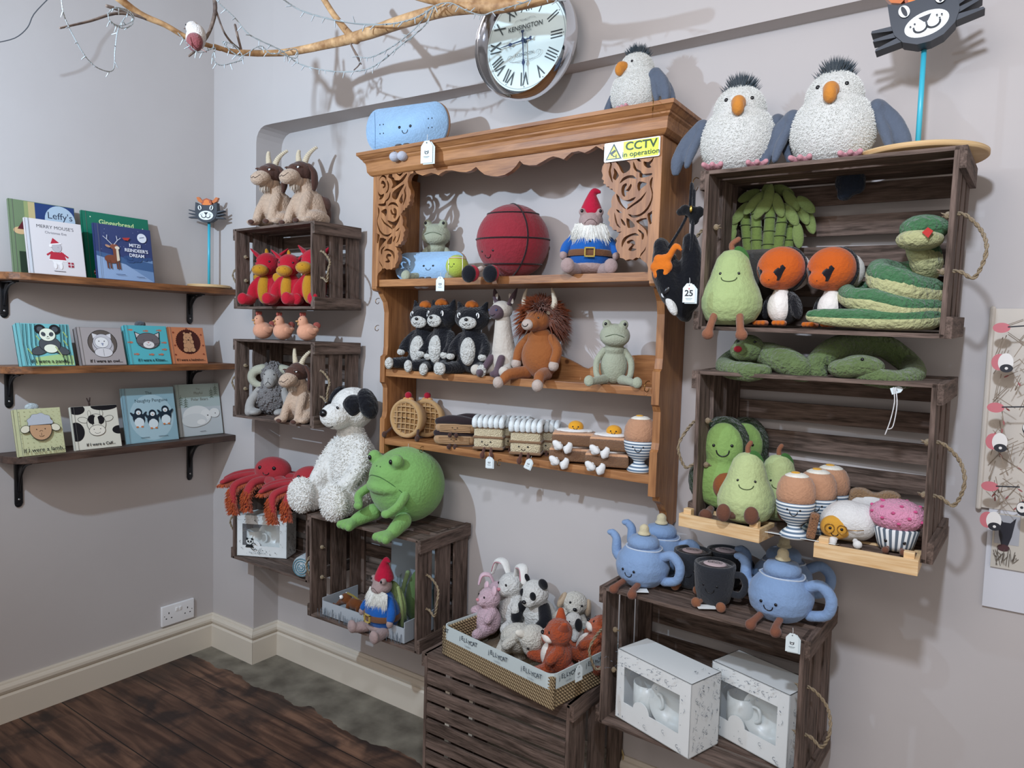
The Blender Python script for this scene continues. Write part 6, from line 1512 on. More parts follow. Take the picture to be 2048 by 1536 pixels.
# ---------------------------------------------------------------- bottom shelf
pi_ = pie(); put(pi_, 'front cherry pie toy with a lattice crust', 'soft toy', 815, 886, -.0, 80, 1.062, 4, 'cherry pie toys')
p2 = dup(pi_); put(p2, 'cherry pie toy tucked behind the front pie', 'soft toy', 853, 874, .062, 78, 1.062, 14, 'cherry pie toys')
ec = eclair(); put(ec, 'lower chocolate eclair toy on the bottom rack shelf', 'soft toy', 909, 897, -.01, 42, 1.061, 30, 'chocolate eclair toys')
e2 = dup(ec); put(e2, 'upper chocolate eclair toy stacked on another eclair', 'soft toy', 912, 868, -.01, 42, 1.100, 28, 'chocolate eclair toys')
e3 = dup(ec); put(e3, 'chocolate eclair toy lying behind the stacked pair', 'soft toy', 945, 860, .065, 42, 1.100, 30, 'chocolate eclair toys', dz=0)
ml = mille(); put(ml, 'left iced custard slice toy on the bottom shelf', 'soft toy', 979, 905, -.005, 67, 1.061, 26, 'custard slice toys')
m2 = dup(ml); put(m2, 'second iced custard slice toy, beside the eggs on toast', 'soft toy', 1053, 916, -.005, 70, 1.061, 24, 'custard slice toys')
m3 = dup(ml); put(m3, 'custard slice toy behind and between the front two slices', 'soft toy', 1030, 893, .07, 64, 1.061, 26, 'custard slice toys')
m4 = dup(ml); put(m4, 'custard slice toy behind the right slice, touching the toast', 'soft toy', 1088, 903, .07, 64, 1.061, 26, 'custard slice toys')
et = eggtoast(); put(et, 'lower left egg on toast toy with its shoes in front', 'soft toy', 1142, 925, .0, 57, 1.061, 24, 'egg on toast toys')
t2 = dup(et); put(t2, 'upper left egg on toast toy with a smiling yolk', 'soft toy', 1148, 884, .0, 57, 1.108, 26, 'egg on toast toys')
t3 = dup(et); put(t3, 'lower right egg on toast toy, feet hanging off the shelf', 'soft toy', 1214, 940, -.005, 58, 1.061, 22, 'egg on toast toys')
t4 = dup(et); put(t4, 'upper right egg on toast toy next to the boiled egg', 'soft toy', 1224, 902, .0, 58, 1.108, 20, 'egg on toast toys')
eg = eggcup(); put(eg, 'boiled egg toy squeezed against the right end of the bottom shelf', 'soft toy', 1277, 950, -.005, 112, 1.061, 18, 'boiled egg toys')
hangtag(816, 919, -.046, 26, 'white swing tag hanging below the front cherry pie', 15)
hangtag(978, 936, -.07, 24, 'white swing tag under the left custard slice', 25)
hangtag(1053, 937, -.07, 22, 'white swing tag under the right custard slice', 25, tilt=20)
# ---------------------------------------------------------------- upper right crate
put(pear(), 'tall green pear toy with its legs over the crate edge', 'soft toy', 1459, 654, -.125, 172, 1.470, 10, 'pear toys')
bp_ = bamboo(); put(bp_, 'green bamboo toy in a grey pot at the back of the crate', 'soft toy', 1532, 561, .03, 136, None, 8)
pf = puffin(); put(pf, 'left puffin toy with a big orange beak', 'soft toy', 1562, 655, -.075, 157, 1.472, -20, 'puffin toys')
pf2 = dup(pf); put(pf2, 'right puffin toy with a big orange beak, touching the snake', 'soft toy', 1664, 655, -.075, 160, 1.470, -28, 'puffin toys')
def snake(label, path, radii, m, m2, head=True, tongue=True, fl=.006, green_off=.35, eyes=True):
    P = pw(path); r, Q = relroot('snake_toy', P, label, 'soft toy')
    k = mpp(P[0]); rad = [q*k for q in radii]
    b = B(); b.t(Q, rad, n=20); obj('body', b, m, r, fluff=fl, fsz=.02)
    if m2:
        b = B(); b.t([q+Vector((0, -.002, rr_*green_off)) for q, rr_ in zip(Q, rad)], [x*.92 for x in rad], n=20); obj('green_back', b, m2, r, fluff=fl, fsz=.02)
    return r, Q, rad, k
GN = mat('#4d7f55', 'fur', 70, .7); CRM = mat('#c3c490', 'fur', 60, .5)
r, Q, rad, k = snake('cream and green snake toy coiled in the right of the crate', [(1622, 633, -.165), (1665, 637, -.16), (1730, 640, -.15), (1800, 642, -.14), (1862, 640, -.10), (1868, 628, -.02), (1862, 622, -.09), (1800, 620, -.135), (1745, 606, -.14), (1700, 598, -.13), (1700, 585, -.04), (1760, 590, .01), (1850, 596, -.0), (1866, 590, -.05), (1842, 588, -.10), (1800, 575, -.125), (1762, 560, -.115), (1762, 545, -.06), (1800, 552, .0), (1846, 545, .01), (1852, 520, -.02), (1838, 492, -.04), (1848, 470, -.06)],
     [10, 15, 17, 18, 18, 18, 20, 22, 22, 18, 18, 20, 22, 24, 26, 28, 26, 22, 22, 26, 30, 24, 22], CRM, GN, green_off=.36)
hd = Q[-1]
b = B(); b.e(hd+Vector((0, -.01, .012)), (.048, .045, .030)); o = obj('head_top', b, GN, r, fluff=.004, fsz=.02)
b = B(); b.e(hd+Vector((-.006, -.018, -.012)), (.046, .046, .024)); obj('jaw', b, CRM, r, fluff=.004, fsz=.02)
b = B(); b.prism([(hd.x+.002, hd.z-.004), (hd.x+.012, hd.z+.006), (hd.x+.022, hd.z-.002), (hd.x+.014, hd.z-.016)], hd.y-.070, hd.y-.062); obj('tongue', b, mat('#c03c38', 'plush'), r, smooth=False)
SG = mat('#6c8050', 'fur', 70, .7)
r, Q, rad, k = snake('left dark green snake toy curled on the lower right crate', [(1592, 748, -.02), (1610, 742, -.10), (1570, 722, -.1), (1530, 708, -.07), (1500, 705, -.02), (1470, 712, .02), (1450, 728, -.03), (1458, 738, -.10), (1500, 744, -.13), (1530, 742, -.12)],
     [14, 20, 27, 24, 20, 18, 18, 19, 19, 13], SG, None, eyes=False)
b = B(); p = at(1497, 697, y=-.09)-r.location; b.e(p, (.038, .036, .034)); b.e(p+Vector((-.008, -.02, -.006)), (.030, .026, .024)); obj('head', b, SG, r, vox=.004, sm=2)
b = B(); b.e(p+Vector((-.012, -.045, -.002)), (.010, .008, .008)); obj('tongue', b, mat('#9c2230', 'plush'), r)
for s in (-1, 1):
    b = B(); b.e(p+Vector((s*.02+.003, -.030, .016)), (.0035, .003, .0035), n=1); obj('eye', b, BLK, r)
r, Q, rad, k = snake('right dark green snake toy arched beside the swing tag', [(1640, 748, -.1), (1634, 728, -.09), (1668, 700, -.06), (1715, 690, -.0), (1770, 694, .03), (1820, 730, .03), (1826, 752, -.06), (1790, 760, -.12), (1740, 752, -.13), (1700, 745, -.10)],
     [14, 23, 26, 26, 24, 22, 20, 18, 19, 16], SG, None, eyes=False)
b = B(); p = at(1722, 733, y=-.125)-r.location; b.e(p, (.048, .036, .026)); b.e(p+Vector((-.03, -.012, -.006)), (.036, .034, .022)); obj('head', b, SG, r, vox=.004, sm=2)
b = B(); b.e(p+Vector((.006, -.030, .016)), (.004, .003, .004), n=1); obj('eye', b, BLK, r)
hangtag(1782, 783, -.158, 22, 'small white price tag with long strings on the lower right crate', 10, fold=False, tilt=70)
r = root('loose_string'); p = at(1787, 775, y=-.165); r.location = p; tag(r, 'pair of long white strings dangling in front of the crate', 'string')
b = B(); b.t([(0, 0, 0), (.004, -.004, -.03), (-.002, 0, -.07), (-.010, 0, -.10)], .0011, n=5); b.t([(.004, 0, .0), (.009, -.004, -.035), (.004, 0, -.08), (-.004, 0, -.088)], .0011, n=5); obj('strings', b, mat('#d9d9d9', 'cloth'), r)
r = root('hanging_blue_toy'); p = at(1700, 372, y=.0); r.location = p; tag(r, 'dark blue plush tail hanging through the top of the crate', 'soft toy')
b = B(); b.e((0, 0, .01), (.034, .02, .034)); b.e((.02, 0, .0), (.014, .012, .02)); b.e((-.01, 0, -.02), (.018, .014, .014)); obj('tail', b, mat('#26303f', 'fur', 50), r, vox=.005, sm=1)
# ---------------------------------------------------------------- bag hanging by the rack
r = root('black_cat_bag'); p = at(1352, 560, y=-.16); r.location = p; tag(r, 'black cat shaped bag with an orange flower, hanging beside the rack', 'bag')
K = mat('#0d0f16', 'fur', 60, .25); c0 = p.copy()
def lp(u, v, Y=-.16): return at(u, v, y=Y)-c0
b = B(); b.t([lp(1325, 500), lp(1335, 545), lp(1352, 590), lp(1366, 622)], [.032, .056, .054, .030], n=18, flat=.65); b.t([lp(1380, 480), lp(1384, 530), lp(1372, 600)], [.018, .028, .034], n=14); b.e(lp(1360, 570), (.05, .03, .06)); obj('body', b, K, r, vox=.005, sm=3, fluff=.0012, fsz=.01)
b = B(); b.t([lp(1388, 382, -.13), lp(1370, 440, -.15), lp(1334, 500, -.17)], .0035, n=6); b.t([lp(1388, 382, -.13), lp(1386, 440, -.16), lp(1382, 500, -.18)], .0045, n=6); b.t([lp(1384, 372, -.13), lp(1384, 410, -.13)], [.010, .016], n=10, flat=.4); obj('strap', b, mat('#101218', 'cloth', 80), r)
b = B()
for u, v, q in ((1385, 425, .016), (1370, 420, .014), (1398, 424, .014), (1388, 440, .013), (1360, 424, .010)): b.e(lp(u, v, -.155), (q, q*.7, q))
obj('ribbon_bow', b, mat('#0b0c10', 'cloth', 60), r, vox=.004, sm=1)
b = B(); b.e(lp(1382, 418, -.172), (.004, .003, .009), n=2); obj('gold_bell', b, mat('#b99a4a', 'metal', rough=.3), r)
b = B(); b.e(lp(1324, 534, -.195), (.025, .02, .030))
for k_ in range(6): a_ = k_*1.05; b.e(lp(1324, 534, -.200)+Vector((.016*cos(a_), -.004, .020*sin(a_))), (.013, .010, .014))
b.t([lp(1338, 515, -.2), lp(1352, 492, -.2), lp(1362, 500, -.2)], [.008, .008, .004]); obj('orange_flower', b, mat('#cf6f1e', 'plush', 60), r, vox=.004, sm=1)
b = B(); b.e(lp(1333, 582, -.205), (.012, .005, .018), (0, 30, 0)); e_ = obj('white_eye', b, mat('#dfe3e8', 'plush'), r)
b = B(); b.e(lp(1333, 582, -.212), (.007, .004, .013), (0, 30, 0)); obj('pupil', b, BLK, e_)
b = B(); b.e(lp(1343, 612, -.200), (.011, .012, .026), (0, -28, 0)); obj('white_chin', b, mat('#dcdcd8', 'fur', 60), r)
W2(hook(c0.x+.02, YF+.0, at(1386, 366, y=-.10).z+.012, .02))
hangtag(1377, 605, -.235, 40, 'white swing tag printed 25 on the black cat bag', 18, num='25')
# ---------------------------------------------------------------- cat sign stands
catsign('black cat sign on a turquoise pole at the end of the top wall shelf', 418, 562, -.075, .090, 1.596, 32, at(418, 446, y=-.075).z, disc=.085)
catsign('large black cat sign on a turquoise pole above the right crate', 1836, 284, -.03, .122, 1.838, 2, at(1842, 100, y=-.03).z, disc=.135, thick=.045, tilt=-14)
# ---------------------------------------------------------------- lower right crate
av = avocado(); put(av, 'front avocado toy with a brown stone and a smile', 'soft toy', 1448, 1035, -.05, 200, .993, 14, 'avocado toys', ry=-3)
av2 = dup(av); put(av2, 'avocado toy behind, mostly hidden by the front avocado', 'soft toy', 1482, 1020, .05, 186, .993, 14, 'avocado toys')
ps = pear(True); put(ps, 'front pear toy in the left wooden tray', 'soft toy', 1490, 1040, -.115, 160, .998, 14, 'pear toys')
ps2 = dup(ps); put(ps2, 'pear toy behind the front pear, dark leaf on its right', 'soft toy', 1553, 1020, -.02, 148, .995, 16, 'pear toys')
e1 = dup(eg); put(e1, 'front boiled egg toy between the two wooden trays', 'soft toy', 1587, 1074, -.165, 130, .994, 8, 'boiled egg toys')
e2 = dup(eg); put(e2, 'second boiled egg toy, just behind the front one', 'soft toy', 1630, 1058, -.09, 128, .994, 8, 'boiled egg toys')
e3 = dup(eg); put(e3, 'rearmost boiled egg toy in the crate', 'soft toy', 1656, 1050, -.02, 126, .994, 8, 'boiled egg toys')
put(bun(), 'white folded egg toy wearing round glasses', 'soft toy', 1694, 1080, -.125, 86, .998, 4)
put(bread(), 'brown bread slice toy with an egg, behind the glasses toy', 'soft toy', 1745, 1064, -.02, 86, .996, 8)
put(cupcake(), 'pink spotted cupcake toy in a striped case', 'soft toy', 1790, 1096, -.125, 100, .998, 4)
q0, q1 = at(1357, 1046, y=-.165), at(1518, 1081, y=-.19)
tray('left pale wooden tray under the front pear', (q0.x, q0.y), (q1.x, q1.y), .971)
q0, q1 = at(1627, 1100, y=-.2), at(1836, 1137, y=-.2)
tray('right pale wooden tray under the pink cupcake', (q0.x, q0.y), (q1.x, q1.y), .966)
r = root('price_card'); p = at(1580, 1080, y=-.19); r.location = (p.x, -.175, .990); tag(r, 'white card lying under the striped egg cup toy', 'card')
b = B(); b.box((.02, .03, 0), (.15, .09, .001), (-12, 0, -2)); obj('card', b, CARD, r, smooth=False)
# ---------------------------------------------------------------- teapots and cups
tp = teapot(); put(tp, 'left front blue teapot toy with its handle on the right', 'soft toy', 1283, 1190, -.085, 124, .776, -8, 'blue teapot toys')
t2 = dup(tp); put(t2, 'blue teapot toy behind the left front teapot', 'soft toy', 1318, 1156, .03, 124, .776, -2, 'blue teapot toys')
t3 = dup(tp); put(t3, 'right front blue teapot toy above the white tag', 'soft toy', 1558, 1256, -.09, 145, .776, -8, 'blue teapot toys')
t4 = dup(tp); put(t4, 'blue teapot toy behind the right front teapot', 'soft toy', 1562, 1206, .03, 134, .776, 20, 'blue teapot toys')
cp = cup(); put(cp, 'front coffee cup toy in charcoal plush', 'soft toy', 1426, 1213, -.10, 92, .776, 6, 'coffee cup toys')
c2 = dup(cp); put(c2, 'left rear coffee cup toy in charcoal plush', 'soft toy', 1382, 1180, -.02, 84, .776, 6, 'coffee cup toys')
c3 = dup(cp); put(c3, 'right rear coffee cup toy, partly behind the front cup', 'soft toy', 1448, 1172, .04, 84, .776, 0, 'coffee cup toys')
hangtag(1583, 1304, -.21, 40, 'white swing tag hanging below the right blue teapot', 10)
for u, v, l in ((1278, 1190, 'white card tag lying under the left blue teapot'), (1412, 1218, 'white card tag lying at the feet of the front coffee cup')):
    r = root('flat_tag'); p = at(u, v, y=-.15); r.location = (p.x, -.15, .7785); r.rotation_euler = (0, 0, R_(35)); tag(r, l, 'tag')
    b = B(); b.box((0, 0, 0), (.045, .028, .0008)); obj('card', b, CARD, r, smooth=False)
p = at(1227, 1428, y=-.215); 
giftbox('left speckled white mug and bowl gift box, jutting out of the crate', .246, .188, .118, (2.060, -.127, .410), -17.5)
giftbox('right speckled white mug and bowl gift box in the low crate', .222, .188, .115, (2.290, -.038, .410), -18)
# ---------------------------------------------------------------- basket on the floor crate
r = root('rope_basket'); r.location = (1.524, -.205, .456); r.rotation_euler = (0, 0, R_(-10)); tag(r, 'rectangular woven rope basket with a pale printed collar, full of toys', 'basket')
bw, bd_, bh_ = .43, .30, .085
RB = mat('#8a7454', 'cloth', 120, .8)
def rrect3(w, d, rd, z):
    return [(x, y, z) for x, y in rrect(0, 0, w, d, rd)]
b = B()
for i in range(10):
    q = rrect3(bw, bd_, .02, .004+i*.0088); rope_mesh_pts = q+[q[0]]
    b.t(rope_mesh_pts, .0050, n=8, caps=False)
m_, nt_, bs_ = nodes('twisted_rope'); 
tc_ = nt_.nodes.new('ShaderNodeTexCoord'); wv_ = nt_.nodes.new('ShaderNodeTexWave'); wv_.inputs['Scale'].default_value = 60; wv_.inputs['Distortion'].default_value = 1; wv_.bands_direction = 'DIAGONAL'
nt_.links.new(tc_.outputs['Object'], wv_.inputs[0]); rp_ = nt_.nodes.new('ShaderNodeValToRGB'); rp_.color_ramp.elements[0].color = lin('#5d4c36'); rp_.color_ramp.elements[1].color = lin('#bba47e'); nt_.links.new(wv_.outputs[1], rp_.inputs[0]); nt_.links.new(rp_.outputs[0], bs_.inputs['Base Color'])
bp_n = nt_.nodes.new('ShaderNodeBump'); bp_n.inputs['Strength'].default_value = .9; bp_n.inputs['Distance'].default_value = .003; nt_.links.new(wv_.outputs[1], bp_n.inputs['Height']); nt_.links.new(bp_n.outputs[0], bs_.inputs['Normal']); bs_.inputs['Roughness'].default_value = .9
obj('woven_side', b, m_, r)
b = B(); b.box((bw/2, bd_/2, .004), (bw-.01, bd_-.01, .006)); obj('base', b, RB, r, smooth=False)
ol = mat('#c3cfcf', 'paper')
def collar(z0, z1, o, t_):
    b = B(); A_ = rrect(-o, -o, bw+o, bd_+o, .022); n = len(A_); I_ = rrect(-o+t_, -o+t_, bw+o-t_, bd_+o-t_, .02)
    v = [(x, y, z0) for x, y in A_]+[(x, y, z1) for x, y in A_]+[(x, y, z0) for x, y in I_]+[(x, y, z1) for x, y in I_]
    b.add(v, [(i, (i+1) % n, (i+1) % n+n, i+n) for i in range(n)]+[(i+2*n, (i+1) % n+2*n, (i+1) % n+3*n, i+3*n) for i in range(n)]+[(i+n, (i+1) % n+n, (i+1) % n+3*n, i+3*n) for i in range(n)]+[(i, (i+1) % n, (i+1) % n+2*n, i+2*n) for i in range(n)])
    return b
obj('printed_collar', collar(.052, .094, .0062, .0035), ol, r, smooth=False)
a = Art(.0002)
for x in (-.018, .11, .235, .365):
    for i, (ch, dz) in enumerate(zip('jELLYCAT', (0, .002, -.001, .001, -.002, -.001, .001, .002))):
        if x < .1 and i < 6: continue
        a.text(ch, x+(i-3.5)*.0102, .078+dz, .0175, '#2c3844', bold=.00015)
    if x > .1: a.text('London', x, .063, .008, '#7e8a92')
o = a.make('collar_print', r, 'paper', (0, -.0066, 0))
a = Art(.0002)
for x in (.06, .17, .26):
    for i, (ch, dz) in enumerate(zip('jELLYCAT', (0, .002, -.001, .001, -.002, -.001, .001, .002))): a.text(ch, x+(i-3.5)*.0102, .078+dz, .0175, '#2c3844', bold=.00015)
    a.text('London', x, .063, .008, '#7e8a92')
a.make('collar_print', r, 'paper', (bw+.0066, 0, 0), (0, 0, 90))
BZ = .475
def bt(kind, body, ear, nm, u, v, Y, hpx, z, rz, label, rx=0, ry=0): 
    o = lyingtoy(kind, body, ear, nm); put(o, label, 'soft toy', u, v, Y, hpx, z, rz, None, rx, ry); return o
bt('bunny', '#e6e6e2', '#e6e6e2', 'bunny_toy', 1026, 1302, .02, 126, .492, -20, 'white bunny toy with pink lined ears in the basket', ry=-6)
bt('panda', '#e6e6e2', '#15161c', 'panda_toy', 1082, 1304, .03, 132, .50, -10, 'panda toy with black ears at the back of the basket', rx=14)
bt('pig', '#dcbcc8', '#dcbcc8', 'pig_toy', 968, 1326, -.06, 108, .482, -25, 'pale pink pig toy at the left end of the basket', rx=-8)
bt('lamb', '#dedbd0', '#dedbd0', 'lamb_toy', 1016, 1340, -.09, 128, .50, 60, 'cream lamb toy lying in the front of the basket', rx=62, ry=20)
bt('dog', '#dedbd0', '#b9a58c', 'puppy_toy', 1128, 1296, .05, 116, .49, 30, 'cream dog toy with beige ears beside the panda', ry=14)
bt('fox', '#b0502c', '#b0502c', 'fox_toy', 1104, 1372, -.14, 132, .486, -50, 'orange fox toy in the front right of the basket', rx=-6, ry=14)
bt('fox', '#bb5a34', '#bb5a34', 'fox_toy', 1162, 1336, -.05, 122, .492, -70, 'orange fox toy lying at the right end of the basket', rx=-30)
bt('dog', '#e2e0da', '#17181c', 'black_eared_puppy_toy', 1146, 1318, -.01, 84, .50, -30, 'small white dog toy with black ears between the foxes')
bt('bunny', '#dcbcc8', '#dcbcc8', 'pink_bunny_toy', 992, 1300, .05, 88, .49, 30, 'pink bunny toy half hidden behind the white bunny')
hangtag(1157, 1362, -.24, 34, 'silver grey swing tag on the basket side', 80)
# ---------------------------------------------------------------- hanging printed paper at the right edge
r = root('bird_print_paper'); r.location = (2.838, .117, 1.2); tag(r, 'bird and branch patterned sheet hanging at the right edge', 'wall hanging')
zt, zb_ = at(1978, 617, y=.11).z, at(2000, 1020, y=.11).z
b = B(); b.box((.16, 0, (zt+zb_)/2-1.2), (.32, .004, zt-zb_)); b.t([(0.003, -.004, zt-1.2), (0.003, -.004, zb_-1.2)], .006, n=10); obj('sheet', b, mat('#cfc8bd', 'paper'), r, smooth=False)
a = Art(.00015); rg = random.Random(5)
for i in range(320):
    x, z = rg.uniform(.012, .31), rg.uniform(zb_, zt)-1.2; an = rg.uniform(20, 150); l = rg.uniform(.02, .05)
    x2, z2 = x+l*cos(R_(an)), z+l*sin(R_(an))
    if .01 < x2 < .315 and z2 < zt-1.2: a.line([(x, z), (x2, z2)], .0016, '#8e8070')
    if i % 2: a.ell(x, z, .0055, .0018, ('#9a5a58', '#8e8070')[i % 4 == 1], rot=an, n=8) if x > .018 else None
for j in range(3):
    z0 = zt-1.2-.035-.175*j
    a.ell(.022, z0-.01, .016, .011, '#c9727a').line([(.034, z0-.008), (.075, z0-.004)], .003, '#22242c')
    a.ell(.022, z0-.085, .014, .018, '#c9727a').ell(.034, z0-.085, .014, .02, '#e6e4e0').ell(.036, z0-.098, .012, .009, '#22242c').ell(.036, z0-.098, .003, .003, '#e6e4e0')
    a.ell(.085, z0-.05, .013, .016, '#22242c').ell(.082, z0-.048, .009, .011, '#e6e4e0').ell(.082, z0-.048, .003, .003, '#22242c')
a.make('bird_print', r, 'paper', (0, -.0025, 0))
r = root('backing_board'); zb2 = at(1998, 1218, y=.115).z; r.location = (2.862, .1185, zb2); tag(r, 'plain white board on the wall below the bird print', 'board')
b = B(); b.box((.16, 0, (zb_-zb2)/2), (.32, .003, zb_-zb2)); obj('board', b, mat('#d2d4da', 'paper'), r, smooth=False)
r = root('pinned_card'); zc0, zc1 = at(2010, 1138, y=.11).z, at(2006, 1028, y=.11).z; r.location = (2.872, .113, zc0); tag(r, 'picture card with a dark handbag on the white board', 'card')
b = B(); b.box((.06, 0, (zc1-zc0)/2), (.12, .003, zc1-zc0)); obj('card', b, mat('#c4bfb4', 'paper'), r, smooth=False)
h_ = zc1-zc0; a = Art(.0002); a.rect(.004, h_*.45, .05, h_*.98, '#a9acb2').poly([(.008, h_*.95), (.018, h_*.85), (.032, h_*.85), (.042, h_*.95), (.036, h_*.6), (.030, h_*.42), (.018, h_*.42), (.012, h_*.6)], '#23242e').ell(.022, h_*.38, .012, .008, '#4a2c30')
for i in range(24): x = rg.uniform(.006, .05); a.line([(x, h_*rg.uniform(.05, .3)), (x+rg.uniform(-.01, .01), h_*rg.uniform(.2, .4))], .0012, '#5a5248')
a.make('card_print', r, 'paper', (0, -.002, 0))
# ---------------------------------------------------------------- branch with string lights and a bird
BY = -.28
def YB(u): return BY-.85*max(0, 600-u)/600
r = root('hanging_branch'); c0 = at(700, 80, y=BY); r.location = c0; tag(r, 'bare brown branch hanging across the top of the room', 'branch')
BK, nt_, bs_ = nodes('branch_bark'); 
def bl(L_): return [at(u, v, y=Y-BY+YB(u))-c0 for u, v, Y in L_]
BW = wood('branch_wood', '#8a6038', '#d3ab7c', (5, 5, 5), .6, .4)
TW = wood('twig_bark', '#4a3c36', '#8a776a', (6, 6, 6), .8, .4)
K_ = mpp(c0)
b = B(); b.t(bl([(1150, -22, BY), (1060, 2, BY), (1000, 12, BY), (940, 14, BY), (880, 22, BY), (800, 45, BY), (720, 72, BY), (640, 92, BY), (560, 106, BY), (470, 104, BY), (430, 92, BY)]), [q*K_ for q in (11, 11, 12, 12, 12, 12, 11, 8.5, 7, 5.5, 4)], n=14); obj('main_bough', b, BW, r, fluff=.004, fsz=.03)
b = B(); b.t(bl([(800, -20, BY+.02), (860, -4, BY), (930, 4, BY), (985, 10, BY)]), [q*K_ for q in (8, 10, 12, 12)], n=12); obj('upper_bough', b, BW, r, fluff=.004, fsz=.03)
b = B(); b.t(bl([(640, -14, BY), (668, 30, BY), (700, 70, BY), (712, 78, BY)]), [q*K_ for q in (6, 6, 8, 10)], n=12); obj('side_branch', b, BW, r)
b = B(); b.t(bl([(232, -8, BY), (280, 28, BY), (330, 50, BY), (380, 78, BY), (440, 98, BY)]), [q*K_ for q in (7, 6, 5, 5, 4)], n=12); obj('side_branch', b, BW, r)
b = B(); b.t(bl([(300, 38, BY), (260, 26, BY), (214, 12, BY)]), [q*K_ for q in (5, 3.5, 3)], n=8); b.t(bl([(275, 30, BY), (230, 27, BY), (180, 42, BY), (120, 56, BY)]), [q*K_ for q in (3, 2.6, 2.2, 1.6)], n=8)
obj('twig', b, TW, r)
b = B(); b.t(bl([(428, -10, BY), (430, 25, BY), (418, 65, BY), (400, 92, BY), (378, 112, BY)]), [q*K_ for q in (4, 4, 3.5, 3, 2)], n=8); b.t(bl([(470, 50, BY), (476, 75, BY), (482, 98, BY)]), [q*K_ for q in (2.4, 2.4, 2.4)], n=8); b.t(bl([(432, 20, BY), (446, 60, BY), (462, 84, BY), (480, 100, BY)]), [q*K_ for q in (1.8, 1.8, 2.2, 3)], n=8); obj('twig', b, TW, r)
b = B(); b.t(bl([(700, 85, BY), (712, 110, BY), (722, 128, BY)]), [q*K_ for q in (2, 1.8, 1.5)], n=8); b.t(bl([(706, 96, BY), (720, 124, BY), (708, 140, BY)]), [q*K_ for q in (1.5, 1.3, 1)], n=8); obj('twig', b, TW, r)
def lights(label, path, every=22, w=1.6, strands=2, col='#9aa0a0'):
    P = [at(u, v, y=YB(u)+(Y+.56)-.01) for u, v, Y in path]; r, Q = relroot('string_lights', P, label, 'string lights')
    k = mpp(P[0]); b = B(); rope_mesh(b, Q, w*k, strands, turns=sum((x-y).length for x, y in zip(Q, Q[1:]))/(k*11)); obj('twisted_wire', b, mat(col, 'plastic'), r)
    C = catmull(Q, 6); acc = 0; rg = random.Random(len(path)); i = 0
    for a_, c_ in zip(C, C[1:]):
        acc += (c_-a_).length/k
        if acc > every:
            acc = 0; d = Vector((rg.uniform(-.6, .6), rg.uniform(-.5, .2), rg.uniform(-1, .25))).normalized()
            b = B(); p = c_+d*k*2; b.t([p, p+d*k*5], 1.3*k, n=8); b.t([p+d*k*5, p+d*k*10, p+d*k*12], [1.1*k, 1.0*k, .4*k], n=8)
            obj('bulb', b, mat('#b4bcc0', 'gloss', rough=.1), r)
    return r
L1 = lights('clear string lights wound along the right half of the branch', [(1130, 2, -.58), (1075, -3, -.585), (1040, 8, -.58), (990, 22, -.585), (965, 30, -.585), (935, 22, -.58), (900, 6, -.585), (866, 14, -.585), (845, 40, -.58), (820, 66, -.58), (780, 96, -.585), (740, 115, -.58), (712, 112, -.58)], 15)
L2 = lights('silver string lights sagging under the branch', [(868, 12, -.6), (850, 50, -.6), (800, 92, -.6), (752, 130, -.6), (715, 142, -.6), (660, 142, -.6), (600, 128, -.6), (560, 100, -.6), (500, 70, -.6), (470, 36, -.6), (436, 4, -.6), (428, -12, -.6)], 17)
L3 = lights('silver string lights running from the side branch to the right', [(560, -6, -.6), (600, 20, -.6), (660, 38, -.6), (720, 48, -.6), (780, 48, -.6), (830, 36, -.6), (870, 12, -.6)], 20)
L4 = lights('thin string lights looping on the left of the branch', [(122, -10, -.56), (128, 30, -.56), (150, 78, -.56), (175, 118, -.56), (200, 138, -.56), (226, 140, -.56), (230, 100, -.56), (236, 60, -.56), (250, 35, -.56)], 26, 1.2)
L5 = lights('tangle of string lights coiled on the left twigs', [(215, 25, -.57), (222, 45, -.57), (245, 56, -.57), (265, 48, -.57), (262, 30, -.57), (240, 18, -.57), (222, 20, -.57), (218, 38, -.57), (240, 52, -.57), (268, 38, -.57), (255, 20, -.57), (230, 14, -.57)], 30, 1.1)
L6 = lights('string lights tangled around the bird and bough', [(356, 66, -.6), (380, 92, -.6), (400, 105, -.6), (430, 96, -.6), (425, 115, -.6), (440, 130, -.6), (470, 124, -.6), (486, 116, -.6), (470, 92, -.6), (445, 84, -.6), (480, 112, -.6), (520, 92, -.6), (545, 108, -.6), (590, 98, -.6), (592, 116, -.6), (560, 108, -.6)], 12, 1.2)
r, Q = relroot('black_wire', [at(u, v, x=.22) for u, v in ((-10, 86), (30, 76), (55, 55), (68, 28), (98, -4))], 'thin dark wire curving across the top left corner', 'wire')
b = B(); b.t(Q, .0016, n=6); obj('wire', b, mat('#4a4e54', 'plastic'), r)
r = root('robin_ornament'); p = at(392, 76, y=YB(392)-.03); r.location = p; k = mpp(p); r.scale = (k,)*3; tag(r, 'small white and red bird ornament clipped on the branch', 'ornament')
b = B(); b.e((0, 0, 0), (22, 18, 26), (0, 20, 0)); b.e((-8, -2, 20), (15, 13, 13)); obj('white_body', b, mat('#dcd3cc', 'fur', .2), r, vox=2, sm=2)
b = B(); b.e((8, -8, -12), (20, 14, 18), (0, 30, 0)); obj('red_breast', b, mat('#8e4a4c', 'fur', .2), r, vox=2, sm=2)
b = B(); b.spike((-20, -8, 20), (-1, -.3, 0), 9, 2.4); obj('beak', b, mat('#5c4a40'), r)
b = B(); b.e((-12, -14, 23), 2, n=1); obj('eye', b, BLK, r)
b = B(); b.t([(12, 0, -22), (26, 4, -30)], [5, 3], flat=.4); obj('tail', b, mat('#9a7c74', 'plush', .2), r)
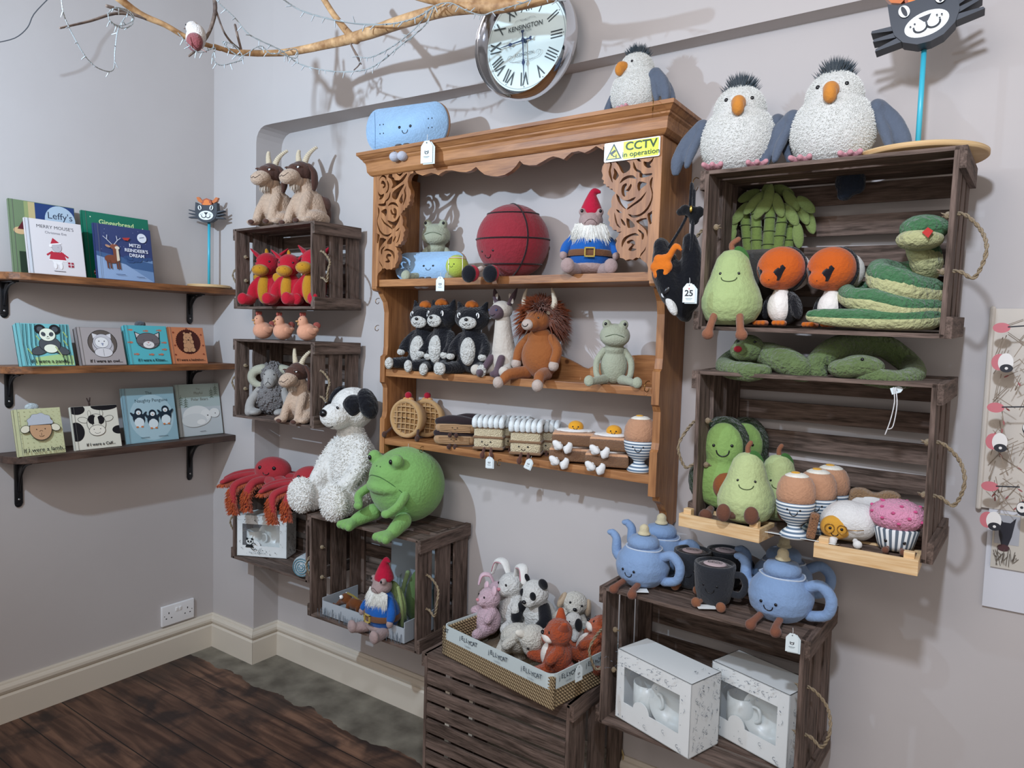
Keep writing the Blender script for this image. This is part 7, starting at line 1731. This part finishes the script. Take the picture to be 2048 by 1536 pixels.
# ---------------------------------------------------------------- picture books
book("tall green and navy Christmas book behind the white mouse book", (28, 540), (160, 552), (14, 396), .075, .035, '#6d8060', art_leffy, zb=1.595)
book('white mouse Christmas picture book at the left of the top shelf', (60, 545), (173, 552), (46, 434), .135, .095, '#d6d0d0', art_merry, zb=1.595)
book('green gingerbread picture book behind the reindeer book', (175, 550), (308, 560), (156, 419), .080, .035, '#106c54', art_ginger, zb=1.595)
book('navy reindeer picture book in front of the green one', (196, 550), (310, 560), (178, 444), .130, .095, '#34406c', art_mitzi, zb=1.595)
book('blue panda board book, first on the middle shelf', (45, 731), (151, 726), (30, 646), .145, .095, '#74b9bd', art_panda, thick=.030, zb=1.279)
book('grey owl board book between the panda and kitten books', (165, 727), (254, 723), (150, 654), .145, .100, '#8f8684', art_owl, thick=.030, zb=1.279)
book('turquoise kitten board book with a grey fluffy tail behind', (260, 725), (344, 721), (240, 650), .140, .095, '#58b2ba', art_kitten, thick=.024, tail=('fluff', '#5d6066'), zb=1.279)
book('orange hedgehog board book at the right of the middle shelf', (346, 723), (416, 720), (336, 654), .140, .100, '#c67e58', art_hedgehog, thick=.020, zb=1.279)
book('cream lamb board book with a white fluffy tail', (38, 905), (132, 894), (26, 820), .145, .100, '#c6c79c', art_lamb, thick=.018, tail=('fluff', '#c3cfd2'), zb=.971)
book('black and white calf board book with a tufted tail', (152, 896), (244, 886), (134, 815), .140, .100, '#dcd8c8', art_calf, thick=.018, tail=('tuft', '#3c2a24'), zb=.971)
book('pale blue penguin picture book on the bottom shelf', (254, 884), (358, 872), (238, 778), .120, .075, '#8fb0ba', art_penguins, zb=.971)
book('silver polar bear picture book at the end of the bottom shelf', (360, 869), (447, 862), (346, 770), .090, .050, '#a9b7b4', art_polar, zb=.971)

r, Q = relroot('power_cable', [at(u, v, y=.115) for u, v in ((1222, 1452), (1236, 1480), (1246, 1508), (1258, 1550))]+[Vector((2.2, .112, .012))], 'thin tan cable hanging on the wall under the low right crate', 'cable')
b = B(); b.t(Q, .0028, n=8); obj('cable', b, mat('#a08c5c', 'plastic'), r)
